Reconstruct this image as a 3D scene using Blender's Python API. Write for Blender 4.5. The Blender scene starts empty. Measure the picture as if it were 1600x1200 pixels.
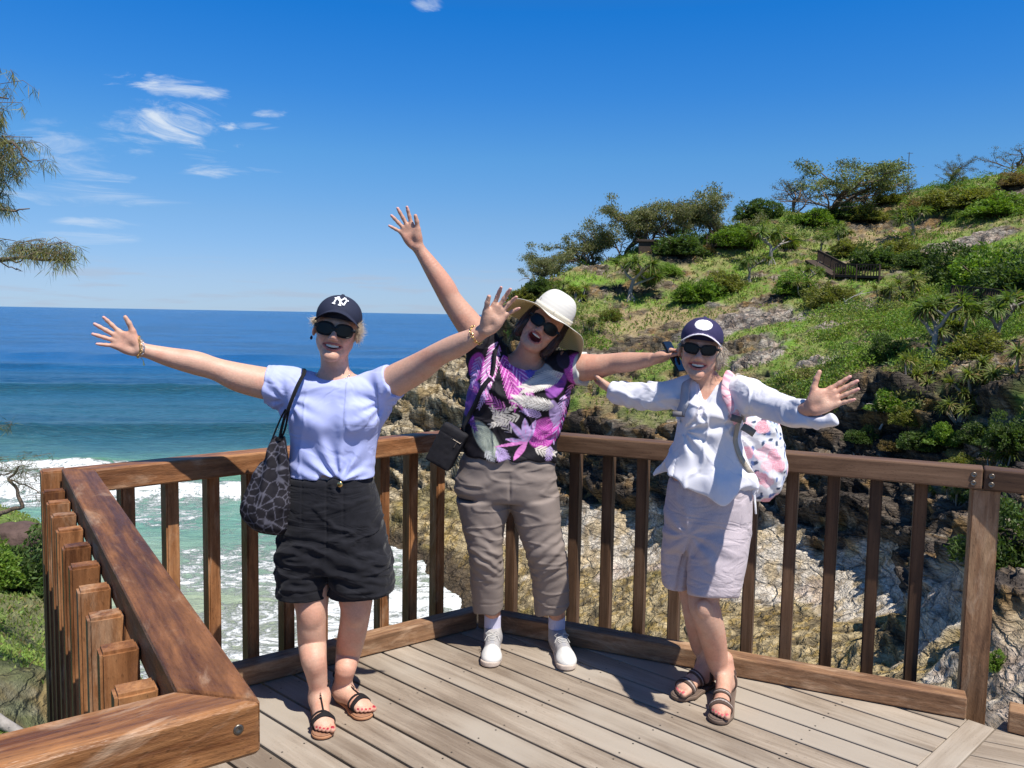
import bpy, bmesh, math, random, os
import numpy as np
from mathutils import Vector, Matrix

SC = bpy.context.scene
COL = SC.collection
rng = np.random.default_rng(7)
random.seed(7)
ONLY = os.environ.get('ONLY', '')          # '' = everything

# ------------------------------------------------------------------ camera, sky, sun, exposure
FPX, PITCH, ROLL, HC = 1280.0, math.radians(4.82), math.radians(1.0), 1.6
F_ = np.array([0, math.cos(PITCH), -math.sin(PITCH)])
R0 = np.array([1.0, 0, 0]); U0 = np.array([0, math.sin(PITCH), math.cos(PITCH)])
R_ = math.cos(ROLL)*R0 + math.sin(ROLL)*U0
U_ = -math.sin(ROLL)*R0 + math.cos(ROLL)*U0
CAM = np.array([0, 0, HC])
cam = bpy.data.cameras.new('camera'); co = bpy.data.objects.new('camera', cam); COL.objects.link(co)
cam.sensor_width = 36.0; cam.lens = FPX/1600*36; cam.clip_start = 0.05; cam.clip_end = 60000
co.matrix_world = Matrix(((R_[0], U_[0], -F_[0], 0), (R_[1], U_[1], -F_[1], 0), (R_[2], U_[2], -F_[2], HC), (0, 0, 0, 1)))
SC.camera = co
SC.view_settings.view_transform = 'Standard'; SC.view_settings.look = 'None'
SC.view_settings.exposure = 0.36; SC.view_settings.gamma = 1.0

SUN_EL = math.radians(62.0); SUN_H = np.array([0.66, -0.75]); SUN_H /= np.linalg.norm(SUN_H)
TO_SUN = np.array([SUN_H[0]*math.cos(SUN_EL), SUN_H[1]*math.cos(SUN_EL), math.sin(SUN_EL)])
sl = bpy.data.lights.new('sun', 'SUN'); so = bpy.data.objects.new('sun', sl); COL.objects.link(so)
sl.energy = 5.0; sl.angle = math.radians(0.53); sl.color = (1.0, 0.955, 0.88)
so.rotation_euler = Vector(TO_SUN).to_track_quat('Z', 'Y').to_euler(); so.location = (3, -3, 12)

W = bpy.data.worlds.new('World'); SC.world = W; W.use_nodes = True
nt = W.node_tree; nt.nodes.clear()
def N(nt, t, **kw):
    n = nt.nodes.new(t)
    for k, v in kw.items():
        if k == 'inp':
            for a, b in v.items(): n.inputs[a].default_value = b
        else: setattr(n, k, v)
    return n
def L(nt, a, b): nt.links.new(a, b)
sky = N(nt, 'ShaderNodeTexSky', sky_type='NISHITA', sun_disc=False, sun_elevation=SUN_EL,
        sun_rotation=math.atan2(SUN_H[0], SUN_H[1]), altitude=0, air_density=1.0, dust_density=0.0, ozone_density=1.5)
tc = N(nt, 'ShaderNodeTexCoord')
nrm = tc.outputs['Generated']
sep = N(nt, 'ShaderNodeSeparateXYZ'); L(nt, nrm, sep.inputs[0])
def mth(nt, op, a, b=None, c=None, clamp=False):
    m = N(nt, 'ShaderNodeMath', operation=op, use_clamp=clamp)
    for i, v in enumerate((a, b, c)):
        if v is None: continue
        if isinstance(v, (int, float)): m.inputs[i].default_value = v
        else: L(nt, v, m.inputs[i])
    return m.outputs[0]
def maprange(nt, v, a, b, c=0.0, d=1.0, smooth=True):
    m = N(nt, 'ShaderNodeMapRange', interpolation_type='SMOOTHSTEP' if smooth else 'LINEAR', inp={1: a, 2: b, 3: c, 4: d})
    L(nt, v, m.inputs[0]); return m.outputs[0]
# cirrus: noise on azimuth / elevation, streaks lying nearly level
azim = mth(nt, 'ARCTAN2', sep.outputs[0], sep.outputs[1])
elev = mth(nt, 'ARCSINE', sep.outputs[2])
# the clear air of the day: paler and bluer-white towards the horizon, deep blue above; unseen top stop shaped for a more neutral ambient light
ramp = N(nt, 'ShaderNodeValToRGB'); L(nt, mth(nt, 'MULTIPLY', elev, 2.0), ramp.inputs[0])
_st = [(0.0, (.40, .62, 1.2)), (.03, (.43, .63, 1.16)), (.08, (.48, .65, 1.09)), (.22, (.48, .73, 1.08)), (.366, (.38, .80, 1.20)), (.51, (.21, .75, 1.34)), (.684, (.08, .72, 1.46)), (1.0, (.40, .66, 1.02))]
_e = ramp.color_ramp.elements
_e[0].position = _st[0][0]; _e[0].color = (*[v/1.5 for v in _st[0][1]], 1); _e[1].position = 1.0; _e[1].color = (*[v/1.5 for v in _st[-1][1]], 1)
for p_, c_ in _st[1:-1]: k_ = _e.new(p_); k_.color = (*[v/1.5 for v in c_], 1)
tint = N(nt, 'ShaderNodeVectorMath', operation='MULTIPLY'); L(nt, sky.outputs[0], tint.inputs[0]); L(nt, ramp.outputs[0], tint.inputs[1])
hsv = N(nt, 'ShaderNodeVectorMath', operation='SCALE'); L(nt, tint.outputs[0], hsv.inputs[0]); hsv.inputs['Scale'].default_value = 1.5
def cloudlayer(cx, cy, wx, wy, sx, sy, lo, hi, seed, amount, detail=9.0, tilt=0.0):
    cmb = N(nt, 'ShaderNodeCombineXYZ')
    L(nt, mth(nt, 'MULTIPLY', azim, sx), cmb.inputs[0])
    L(nt, mth(nt, 'MULTIPLY_ADD', azim, tilt*sy, mth(nt, 'MULTIPLY', elev, sy)), cmb.inputs[1])
    cmb.inputs[2].default_value = seed
    nz = N(nt, 'ShaderNodeTexNoise', inp={'Scale': 1.0, 'Detail': detail, 'Roughness': 0.66, 'Distortion': 1.1})
    L(nt, cmb.outputs[0], nz.inputs['Vector'])
    dx = mth(nt, 'DIVIDE', mth(nt, 'SUBTRACT', azim, cx), wx); dy = mth(nt, 'DIVIDE', mth(nt, 'SUBTRACT', elev, cy), wy)
    r2 = mth(nt, 'ADD', mth(nt, 'MULTIPLY', dx, dx), mth(nt, 'MULTIPLY', dy, dy))
    env = mth(nt, 'EXPONENT', mth(nt, 'MULTIPLY', mth(nt, 'POWER', r2, 1.6), -.8))
    v = mth(nt, 'MULTIPLY_ADD', env, 0.34, mth(nt, 'SUBTRACT', nz.outputs[0], 0.265))
    v = mth(nt, 'MINIMUM', v, mth(nt, 'MULTIPLY', env, 3.0))
    return mth(nt, 'MULTIPLY', maprange(nt, v, lo, hi), amount)
def sky_dir(px, py):
    d = F_*FPX + R_*(px-800) + U_*(600-py); d /= np.linalg.norm(d)
    return math.atan2(d[0], d[1]), math.asin(d[2])
def cl(px, py, wpx, hpx, sx, sy, lo, hi, seed, amt, tilt=0.0):
    a, e = sky_dir(px, py); return cloudlayer(a, e, wpx/1280, hpx/1280, sx, sy, lo, hi, seed, amt, tilt=tilt)
layers = [cl(262, 136, 92, 15, 15, 48, 0.425, 0.820, 3.1, 0.88, tilt=-.1), cl(282, 192, 78, 40, 13, 36, 0.415, 0.780, 7.7, 0.94, tilt=.2), cl(210, 205, 60, 40, 14, 50, 0.465, 0.860, 12.3, 0.50),
          cl(95, 235, 70, 42, 10, 34, 0.425, 0.840, 1.9, 0.55), cl(150, 272, 75, 10, 8, 60, 0.405, 0.760, 4.4, 0.61), cl(120, 305, 130, 18, 7, 60, 0.445, 0.820, 4.9, 0.50),
          cl(330, 268, 62, 11, 9, 60, 0.405, 0.760, 9.3, 0.66), cl(320, 240, 50, 12, 9, 50, 0.465, 0.800, 8.3, 0.44), cl(150, 350, 60, 9, 8, 60, 0.405, 0.780, 2.2, 0.50), cl(140, 372, 75, 12, 7, 60, 0.385, 0.780, 6.2, 0.44),
          cl(418, 176, 32, 9, 14, 50, 0.405, 0.740, 5.5, 0.72), cl(395, 196, 40, 7, 12, 60, 0.465, 0.800, 5.9, 0.39), cl(400, 265, 45, 6, 10, 60, 0.465, 0.800, 5.1, 0.33), cl(668, 6, 24, 12, 14, 40, 0.405, 0.760, 6.1, 0.55), cl(235, 118, 10, 6, 14, 40, 0.365, 0.660, 6.7, 0.44)]
clv = layers[0]
for x in layers[1:]: clv = mth(nt, 'MAXIMUM', clv, x)
low = N(nt, 'ShaderNodeCombineXYZ'); L(nt, mth(nt, 'MULTIPLY', azim, 9.0), low.inputs[0]); L(nt, mth(nt, 'MULTIPLY', elev, 90.0), low.inputs[1])
nzl = N(nt, 'ShaderNodeTexNoise', inp={'Scale': 1.0, 'Detail': 6.0, 'Roughness': 0.55}); L(nt, low.outputs[0], nzl.inputs['Vector'])
band = mth(nt, 'MULTIPLY', maprange(nt, elev, 0.075, 0.03), maprange(nt, nzl.outputs[0], .50, .66))
mixc = N(nt, 'ShaderNodeMix', data_type='RGBA'); L(nt, clv, mixc.inputs[0]); L(nt, hsv.outputs[0], mixc.inputs[6]); mixc.inputs[7].default_value = (7.0, 7.8, 8.8, 1)
mixb = N(nt, 'ShaderNodeMix', data_type='RGBA'); L(nt, mth(nt, 'MULTIPLY', band, .55), mixb.inputs[0]); L(nt, mixc.outputs[2], mixb.inputs[6]); mixb.inputs[7].default_value = (4.2, 5.0, 6.3, 1)
bg = N(nt, 'ShaderNodeBackground', inp={'Strength': 0.082}); wo = N(nt, 'ShaderNodeOutputWorld')
L(nt, mixb.outputs[2], bg.inputs[0]); L(nt, bg.outputs[0], wo.inputs[0])
SC.cycles.max_bounces = 8; SC.cycles.transparent_max_bounces = 8; SC.cycles.use_denoising = True

# ------------------------------------------------------------------ placing helpers
def ray(px, py): return F_*FPX + R_*(px-800) + U_*(600-py)
def AZ(px, py, z): d = ray(px, py); return CAM + d*((z-HC)/d[2])
def AD(px, py, D): d = ray(px, py); return CAM + d*(D/d[1])
def norm(v): v = np.asarray(v, float); return v/(np.linalg.norm(v)+1e-12)

def tag(o, label=None, cat=None, group=None, kind=None):
    if label: o['label'] = label
    if cat: o['category'] = cat
    if group: o['group'] = group
    if kind: o['kind'] = kind
    return o
BASE = {}
def empty(name, loc, label=None, cat=None, group=None):
    o = bpy.data.objects.new(name, None); COL.objects.link(o); o.location = loc; o.empty_display_size = .1
    BASE[o.name] = Matrix.Translation(Vector(loc)); tag(o, label, cat, group); return o
def link(name, me, parent=None, M=None):
    """M = world matrix of the mesh"""
    o = bpy.data.objects.new(name, me); COL.objects.link(o)
    M = M or Matrix.Identity(4)
    if parent is not None:
        o.parent = parent; o.matrix_basis = BASE[parent.name].inverted() @ M
    else: o.matrix_basis = M
    BASE[o.name] = M
    return o
def mesh_np(name, V, Fc, mat=None, col=None, smooth=True, extra=None):
    """Fc: (n,3) or (n,4) int array or list of such arrays"""
    me = bpy.data.meshes.new(name)
    Fs = Fc if isinstance(Fc, list) else [Fc]
    Fs = [np.asarray(f, np.int32) for f in Fs if len(f)]
    me.vertices.add(len(V)); me.vertices.foreach_set('co', np.asarray(V, np.float32).ravel())
    loops = np.concatenate([f.ravel() for f in Fs]); tot = np.concatenate([np.full(len(f), f.shape[1], np.int32) for f in Fs])
    start = np.concatenate([[0], np.cumsum(tot)[:-1]]).astype(np.int32)
    me.loops.add(len(loops)); me.loops.foreach_set('vertex_index', loops)
    me.polygons.add(len(tot)); me.polygons.foreach_set('loop_start', start); me.polygons.foreach_set('loop_total', tot)
    me.polygons.foreach_set('use_smooth', np.full(len(tot), smooth, bool))
    if col is not None:
        a = me.color_attributes.new('Col', 'FLOAT_COLOR', 'POINT')
        c = np.ones((len(V), 4), np.float32); c[:, :3] = col; a.data.foreach_set('color', c.ravel())
    for k, v in (extra or {}).items():
        a = me.attributes.new(k, 'FLOAT', 'POINT'); a.data.foreach_set('value', np.asarray(v, np.float32))
    if mat is not None: me.materials.append(mat)
    me.update(calc_edges=True); me.validate(); return me

# numpy noise -------------------------------------------------------
_T = rng.random((64, 64, 64)).astype(np.float32)
def vn(x, y, z):
    x, y, z = np.broadcast_arrays(x, y, z)
    xi = np.floor(x); yi = np.floor(y); zi = np.floor(z)
    fx = x-xi; fy = y-yi; fz = z-zi
    fx = fx*fx*(3-2*fx); fy = fy*fy*(3-2*fy); fz = fz*fz*(3-2*fz)
    xi = xi.astype(np.int64) & 63; yi = yi.astype(np.int64) & 63; zi = zi.astype(np.int64) & 63
    x1 = (xi+1) & 63; y1 = (yi+1) & 63; z1 = (zi+1) & 63
    a = _T[xi, yi, zi]*(1-fx)+_T[x1, yi, zi]*fx; b = _T[xi, y1, zi]*(1-fx)+_T[x1, y1, zi]*fx
    c = _T[xi, yi, z1]*(1-fx)+_T[x1, yi, z1]*fx; d = _T[xi, y1, z1]*(1-fx)+_T[x1, y1, z1]*fx
    return (a*(1-fy)+b*fy)*(1-fz)+(c*(1-fy)+d*fy)*fz
def fbm(x, y, z, oct=4, gain=.5):
    s = 0; a = 1; t = 0
    for i in range(oct):
        s = s+a*vn(x*2**i+17.3*i, y*2**i+5.1*i, z*2**i+9.7*i); t += a; a *= gain
    return s/t
def mix(a, b, t): return a*(1-t[..., None])+np.asarray(b, float)*t[..., None]
def ss(a, b, x): t = np.clip((x-a)/(b-a), 0, 1); return t*t*(3-2*t)

# ------------------------------------------------------------------ materials
def pmat(name, base=(.5, .5, .5), rough=.6, metal=0.0, spec=.5, attr=None, bump2=None, bump=None, noise=None, sss=0.0, sheen=0.0, coat=0.0):
    m = bpy.data.materials.new(name); m.use_nodes = True; nt = m.node_tree; b = nt.nodes['Principled BSDF']
    b.inputs['Base Color'].default_value = (*base, 1); b.inputs['Roughness'].default_value = rough; b.inputs['Metallic'].default_value = metal
    b.inputs['Specular IOR Level'].default_value = spec
    if sss: b.inputs['Subsurface Weight'].default_value = sss; b.inputs['Subsurface Radius'].default_value = (.012, .005, .003); b.inputs['Subsurface Scale'].default_value = 1.0
    if sheen: b.inputs['Sheen Weight'].default_value = sheen
    if coat: b.inputs['Coat Weight'].default_value = coat
    tcn = N(nt, 'ShaderNodeTexCoord'); cout = None
    if attr: a = N(nt, 'ShaderNodeAttribute', attribute_name=attr); cout = a.outputs['Color']
    if noise:                                    # (scale, amount, (stretch))
        mp = N(nt, 'ShaderNodeMapping'); L(nt, tcn.outputs['Object'], mp.inputs[0]); mp.inputs['Scale'].default_value = noise[2] if len(noise) > 2 else (1, 1, 1)
        nz = N(nt, 'ShaderNodeTexNoise', inp={'Scale': noise[0], 'Detail': 6.0, 'Roughness': .6}); L(nt, mp.outputs[0], nz.inputs['Vector'])
        fac = maprange(nt, nz.outputs[0], .25, .75, 1-noise[1], 1+noise[1], False)
        mx = N(nt, 'ShaderNodeVectorMath', operation='SCALE'); L(nt, fac, mx.inputs['Scale'])
        if cout is not None: L(nt, cout, mx.inputs[0])
        else: mx.inputs[0].default_value = base
        cout = mx.outputs[0]
    if cout is not None: L(nt, cout, b.inputs['Base Color'])
    if bump:                                     # (scale, strength, distance, stretch)
        mp = N(nt, 'ShaderNodeMapping'); L(nt, tcn.outputs['Object'], mp.inputs[0]); mp.inputs['Scale'].default_value = bump[3] if len(bump) > 3 else (1, 1, 1)
        nz = N(nt, 'ShaderNodeTexNoise', inp={'Scale': bump[0], 'Detail': 5.0, 'Roughness': .6}); L(nt, mp.outputs[0], nz.inputs['Vector'])
        bp = N(nt, 'ShaderNodeBump', inp={'Strength': bump[1], 'Distance': bump[2]}); L(nt, nz.outputs[0], bp.inputs['Height']); L(nt, bp.outputs[0], b.inputs['Normal'])
        if bump2:                                # sharp wrinkles: ridged noise
            mp2 = N(nt, 'ShaderNodeMapping'); L(nt, tcn.outputs['Object'], mp2.inputs[0]); mp2.inputs['Scale'].default_value = bump2[3]; n2 = N(nt, 'ShaderNodeTexNoise', inp={'Scale': bump2[0], 'Detail': 3.0, 'Roughness': .5, 'Distortion': .8}); L(nt, mp2.outputs[0], n2.inputs['Vector'])
            rg = mth(nt, 'ABSOLUTE', mth(nt, 'SUBTRACT', n2.outputs[0], .5)); rg = maprange(nt, rg, 0.0, .09, 0, 1); b2 = N(nt, 'ShaderNodeBump', inp={'Strength': bump2[1], 'Distance': bump2[2]}); L(nt, rg, b2.inputs['Height']); L(nt, b2.outputs[0], bp.inputs['Normal'])
    return m

def wood_mat(name, dark, mid, light, rough=.5, grey=None, attr=False, spec=.5, worn=0.0):
    """boards: the grain runs along local X"""
    m = bpy.data.materials.new(name); m.use_nodes = True; nt = m.node_tree; b = nt.nodes['Principled BSDF']
    tcn = N(nt, 'ShaderNodeTexCoord'); oi = N(nt, 'ShaderNodeObjectInfo')
    off = N(nt, 'ShaderNodeVectorMath', operation='SCALE'); off.inputs[0].default_value = (37, 21, 13)
    if attr: at = N(nt, 'ShaderNodeAttribute', attribute_name='rnd'); rnd = at.outputs['Fac']
    else: rnd = oi.outputs['Random']
    L(nt, rnd, off.inputs['Scale'])
    ad = N(nt, 'ShaderNodeVectorMath', operation='ADD'); L(nt, tcn.outputs['Object'], ad.inputs[0]); L(nt, off.outputs[0], ad.inputs[1])
    def nz(scale, stretch, detail=5.0, dist=0.0, rough=.6):
        mp = N(nt, 'ShaderNodeMapping'); L(nt, ad.outputs[0], mp.inputs[0]); mp.inputs['Scale'].default_value = stretch
        n = N(nt, 'ShaderNodeTexNoise', inp={'Scale': scale, 'Detail': detail, 'Roughness': rough, 'Distortion': dist}); L(nt, mp.outputs[0], n.inputs['Vector']); return n.outputs[0]
    g1 = nz(14, (.12, 1, 1), 6, .8); g2 = nz(90, (.04, 1, 1), 4); g3 = nz(2.2, (.6, 1, 1), 3)
    sp = nz(260, (.25, 1, 1), 2)
    v = mth(nt, 'ADD', mth(nt, 'MULTIPLY', g1, .55), mth(nt, 'ADD', mth(nt, 'MULTIPLY', g2, .25), mth(nt, 'MULTIPLY', g3, .30)))
    v = mth(nt, 'ADD', v, mth(nt, 'MULTIPLY_ADD', rnd, .14, -.12))
    cr = N(nt, 'ShaderNodeValToRGB'); L(nt, v, cr.inputs[0])
    e = cr.color_ramp.elements; e[0].position = .36; e[0].color = (*dark, 1); e[1].position = .70; e[1].color = (*light, 1)
    k = e.new(.52); k.color = (*mid, 1)
    out = cr.outputs[0]
    # fine dark pores along the grain
    pores = maprange(nt, sp, .60, .72, 1.0, .62)
    mx = N(nt, 'ShaderNodeVectorMath', operation='SCALE'); L(nt, out, mx.inputs[0]); L(nt, pores, mx.inputs['Scale']); out = mx.outputs[0]
    if worn:
        w1 = nz(9, (.28, 1, 1), 7, 1.2, .68); w2 = nz(34, (.30, 1, 1), 5, .6, .65); mw = N(nt, 'ShaderNodeMix', data_type='RGBA'); L(nt, mth(nt, 'MULTIPLY', maprange(nt, w1, .52, .68), worn), mw.inputs[0]); L(nt, out, mw.inputs[6]); mw.inputs[7].default_value = (.62, .44, .29, 1)
        md = N(nt, 'ShaderNodeMix', data_type='RGBA'); L(nt, mth(nt, 'MULTIPLY', maprange(nt, w1, .44, .34), worn*.8), md.inputs[0]); L(nt, mw.outputs[2], md.inputs[6]); md.inputs[7].default_value = (.09, .045, .035, 1)
        sp2 = N(nt, 'ShaderNodeVectorMath', operation='SCALE'); L(nt, md.outputs[2], sp2.inputs[0]); L(nt, maprange(nt, w2, .3, .7, .72, 1.25, False), sp2.inputs['Scale']); out = sp2.outputs[0]
    if grey:
        mm = N(nt, 'ShaderNodeMix', data_type='RGBA'); L(nt, maprange(nt, g3, .42, .72), mm.inputs[0]); L(nt, out, mm.inputs[6]); mm.inputs[7].default_value = (*grey, 1)
        out = mm.outputs[2]
    L(nt, out, b.inputs['Base Color'])
    L(nt, maprange(nt, g1, .3, .7, rough-.1, rough+.12), b.inputs['Roughness']); b.inputs['Specular IOR Level'].default_value = spec
    bp = N(nt, 'ShaderNodeBump', inp={'Strength': .5 if not worn else .9, 'Distance': .002 if not worn else .0035}); L(nt, mth(nt, 'ADD', mth(nt, 'MULTIPLY', w2 if worn else g2, .5), mth(nt, 'ADD', mth(nt, 'MULTIPLY', sp, .35), g1)), bp.inputs['Height']); L(nt, bp.outputs[0], b.inputs['Normal'])
    return m
M_WOOD = wood_mat('oiled hardwood', (.085, .032, .012), (.25, .105, .040), (.46, .23, .10), .5, spec=.3, worn=.3)
M_WOODD = wood_mat('dark oiled hardwood', (.04, .017, .009), (.12, .05, .021), (.24, .105, .045), .55, spec=.3)
M_KERB = wood_mat('kerb hardwood', (.10, .048, .024), (.26, .14, .072), (.42, .27, .15), .6, spec=.3, worn=.35)
M_RAILB = wood_mat('weathered hardwood rail', (.045, .023, .013), (.115, .062, .034), (.22, .13, .078), .6, spec=.3)
M_NEAR = wood_mat('worn oiled hardwood', (.12, .042, .013), (.38, .17, .06), (.62, .38, .19), .42, spec=.45, worn=.65)
M_DECK = wood_mat('weathered deck board', (.19, .145, .105), (.31, .25, .19), (.44, .37, .295), .7, grey=(.36, .31, .25), attr=True, spec=.3)
M_METAL = pmat('dull steel', (.20, .17, .14), .4, .9)
M_DARK = pmat('black gap', (.01, .01, .01), .8)

def prism(name, poly, z0, z1, mat, parent, bevel=.006, along=None, seg=2):
    """vertical prism over a floor polygon; local X along `along`"""
    c = np.mean(np.array(poly), 0); a = norm(along if along is not None else np.array(poly[1])-np.array(poly[0]))
    M = Matrix(((a[0], -a[1], 0, c[0]), (a[1], a[0], 0, c[1]), (0, 0, 1, z0), (0, 0, 0, 1)))
    Mi = M.inverted(); bm = bmesh.new()
    lo = [bm.verts.new(Mi @ Vector((p[0], p[1], z0))) for p in poly]; hi = [bm.verts.new(Mi @ Vector((p[0], p[1], z1))) for p in poly]
    n = len(poly); bm.faces.new(lo[::-1]); bm.faces.new(hi)
    for i in range(n): bm.faces.new((lo[i], lo[(i+1) % n], hi[(i+1) % n], hi[i]))
    bmesh.ops.recalc_face_normals(bm, faces=bm.faces)
    if bevel: bmesh.ops.bevel(bm, geom=bm.edges[:], offset=bevel, segments=seg, affect='EDGES', profile=.5)
    me = bpy.data.meshes.new(name); bm.to_mesh(me); bm.free(); me.materials.append(mat)
    return link(name, me, parent, M)
def bar(name, A, B, w, h, mat, parent, up=(0, 0, 1), bevel=.004, seg=1):
    """box from A to B, w wide (sideways), h high (along up); local X along AB"""
    A = np.asarray(A, float); B = np.asarray(B, float); x = norm(B-A); y = norm(np.cross(up, x)); z = np.cross(x, y); Ln = np.linalg.norm(B-A)
    bm = bmesh.new(); bmesh.ops.create_cube(bm, size=1); 
    for v in bm.verts: v.co = Vector((v.co.x*Ln, v.co.y*w, v.co.z*h))
    if bevel: bmesh.ops.bevel(bm, geom=bm.edges[:], offset=bevel, segments=seg, affect='EDGES')
    me = bpy.data.meshes.new(name); bm.to_mesh(me); bm.free(); me.materials.append(mat)
    c = (A+B)/2
    return link(name, me, parent, Matrix(((x[0], y[0], z[0], c[0]), (x[1], y[1], z[1], c[1]), (x[2], y[2], z[2], c[2]), (0, 0, 0, 1))))
def tube_geo(P, r, n=8, cap=True):
    """returns V,F(quads) of a tube along points P with radii r"""
    P = np.asarray(P, float); r = np.broadcast_to(np.asarray(r, float), (len(P),)); T = np.gradient(P, axis=0); T /= np.linalg.norm(T, axis=1)[:, None]+1e-9
    u = np.cross(T[0], (0.3, 0.2, 1)); u /= np.linalg.norm(u)+1e-9; V = []
    for i in range(len(P)):
        u = u-T[i]*np.dot(u, T[i]); u /= np.linalg.norm(u)+1e-9; w = np.cross(T[i], u)
        a = np.arange(n)*2*math.pi/n
        V.append(P[i]+r[i]*(np.cos(a)[:, None]*u+np.sin(a)[:, None]*w))
    V = np.concatenate(V); k = len(P); Fq = []
    i = np.arange(k-1)[:, None]*n; j = np.arange(n)[None]; jn = (j+1) % n
    Fq = np.stack([i+j, i+jn, i+n+jn, i+n+j], -1).reshape(-1, 4)
    return V, Fq
class Geo:
    def __init__(s): s.V = []; s.F3 = []; s.F4 = []; s.C = []; s.n = 0
    def add(s, V, Fq, col=(1, 1, 1)):
        Fq = np.asarray(Fq)+s.n; (s.F4 if Fq.shape[1] == 4 else s.F3).append(Fq)
        s.V.append(V); s.C.append(np.broadcast_to(np.asarray(col, float), (len(V), 3))); s.n += len(V)
    def tube(s, P, r, n=8, col=(1, 1, 1)): s.add(*tube_geo(P, r, n), col)
    def mesh(s, name, mat, smooth=True):
        Fl = []
        if s.F4: Fl.append(np.concatenate(s.F4))
        if s.F3: Fl.append(np.concatenate(s.F3))
        return mesh_np(name, np.concatenate(s.V), Fl, mat, np.concatenate(s.C), smooth)
# ------------------------------------------------------------------ deck and railings
def v2(x, y): return np.array([x, y], float)
P1 = v2(-.38, 1.222); P2 = v2(-1.545, 3.01); P3 = v2(-.13, 4.27); P4 = v2(1.955, 3.345); P5 = v2(3.13, 2.58); P0 = v2(-1.75, .24)
PTS = [P0, P1, P2, P3, P4, P5]
def outn(a, b): d = norm(b-a); return np.array([-d[1], d[0]])     # left of the travel direction = outward
def offset_pt(i, w):
    if i == 0: return PTS[0]+outn(PTS[0], PTS[1])*w
    if i == len(PTS)-1: return PTS[-1]+outn(PTS[-2], PTS[-1])*w
    a, b, c = PTS[i-1], PTS[i], PTS[i+1]; n1 = outn(a, b); n2 = outn(b, c); m = norm(n1+n2)
    return b+m*(w/np.dot(m, n1))
RW = .105
GAPB = .0015
rail_names = [
    ('front run of timber railing whose thick top rail crosses the bottom left corner', M_NEAR, M_WOODD),
    ('left run of timber railing with stepping picket tops beside its receding rail', M_WOOD, M_WOODD),
    ('back left run of timber railing against the sea behind the woman in lavender', M_WOOD, M_WOODD),
    ('long right run of timber railing behind the woman in white, ending at a post', M_RAILB, M_WOODD),
    ('short end of the timber railing beyond the thick post at the right edge', M_RAILB, M_WOODD)]
rails = []
for i in range(5):
    a, b = PTS[i], PTS[i+1]; d = norm(b-a); n = outn(a, b); Ln = np.linalg.norm(b-a)
    r = empty('timber_railing', (*((a+b)/2), 0), rail_names[i][0], 'railing', 'timber railing runs around the lookout deck'); rails.append(r)
    ia, ib = offset_pt(i, 0)+d*GAPB, offset_pt(i+1, 0)-d*GAPB; oa, ob = offset_pt(i, RW)+d*GAPB, offset_pt(i+1, RW)-d*GAPB
    m = rail_names[i][1]
    prism('handrail', [ia, ib, ob, oa], .912, 1.0, m, r, .007, along=d)
    # pickets, fixed to the outside
    off = .142; k0 = {0: .06, 1: .20, 2: .145, 3: .097, 4: .22}[i]; PS = {1: .2, 2: .171, 3: .1785}.get(i, .18); cnt = int((Ln-k0-.05)/PS)+1
    first = None
    for k in range(cnt):
        s = k0+k*PS
        if i == 1: s = Ln-(.075+k*PS); 
        if i == 1 and s < .08: continue
        if i == 3 and s > Ln-.14: continue
        c = a+d*s+n*off
        z1 = .952 if i in (0, 1) else .935
        if first is None:
            hx, hy = .0225, .035
            poly = [(c+d*sx*hx+n*sy*hy) for sx, sy in ((-1, -1), (1, -1), (1, 1), (-1, 1))]
            # local X must run up the picket so that the grain does too
            x = np.array([0, 0, 1.]); y = np.array([*d, 0]); z = np.cross(x, y)
            bm = bmesh.new(); bmesh.ops.create_cube(bm, size=1); H = 1.25
            for v in bm.verts: v.co = Vector((v.co.x*H, v.co.y*.053, v.co.z*.07))
            bmesh.ops.bevel(bm, geom=[e for e in bm.edges], offset=.006, segments=2, affect='EDGES')
            me = bpy.data.meshes.new('picket'); bm.to_mesh(me); bm.free(); me.materials.append(M_WOOD if i < 3 else M_RAILB); first = me
            Rm = Matrix(((x[0], y[0], z[0], 0), (x[1], y[1], z[1], 0), (x[2], y[2], z[2], 0), (0, 0, 0, 1)))
        link('picket', first, r, Matrix.Translation((c[0], c[1], z1-.625)) @ Rm)
# kerbs (sit on the deck)
def kerb(parent, A, B, w, h, e0=0, e1=0, mat=M_KERB):
    A = np.array(A); B = np.array(B); d = norm(B-A); n = np.array([-d[1], d[0]])
    return prism('kerb_board', [A, B, B+n*w+d*e1, A+n*w+d*e0], .004, .092, mat, parent, .006, along=d)
KA0, KA1, KB1 = v2(-1.50, 3.075), v2(-.157, 4.06), v2(1.855, 3.182)
kerb(rails[2], KA0, KA1, .085, 0, e1=.025)
kerb(rails[3], KA1+v2(.004, 0), KB1, .085, 0, e0=.04)
kerb(rails[4], v2(1.965, 3.09), v2(3.05, 2.38), .10, 0)
kerb(rails[1], v2(-.30, 1.33), v2(-1.45, 3.05), .075, 0)
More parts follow.
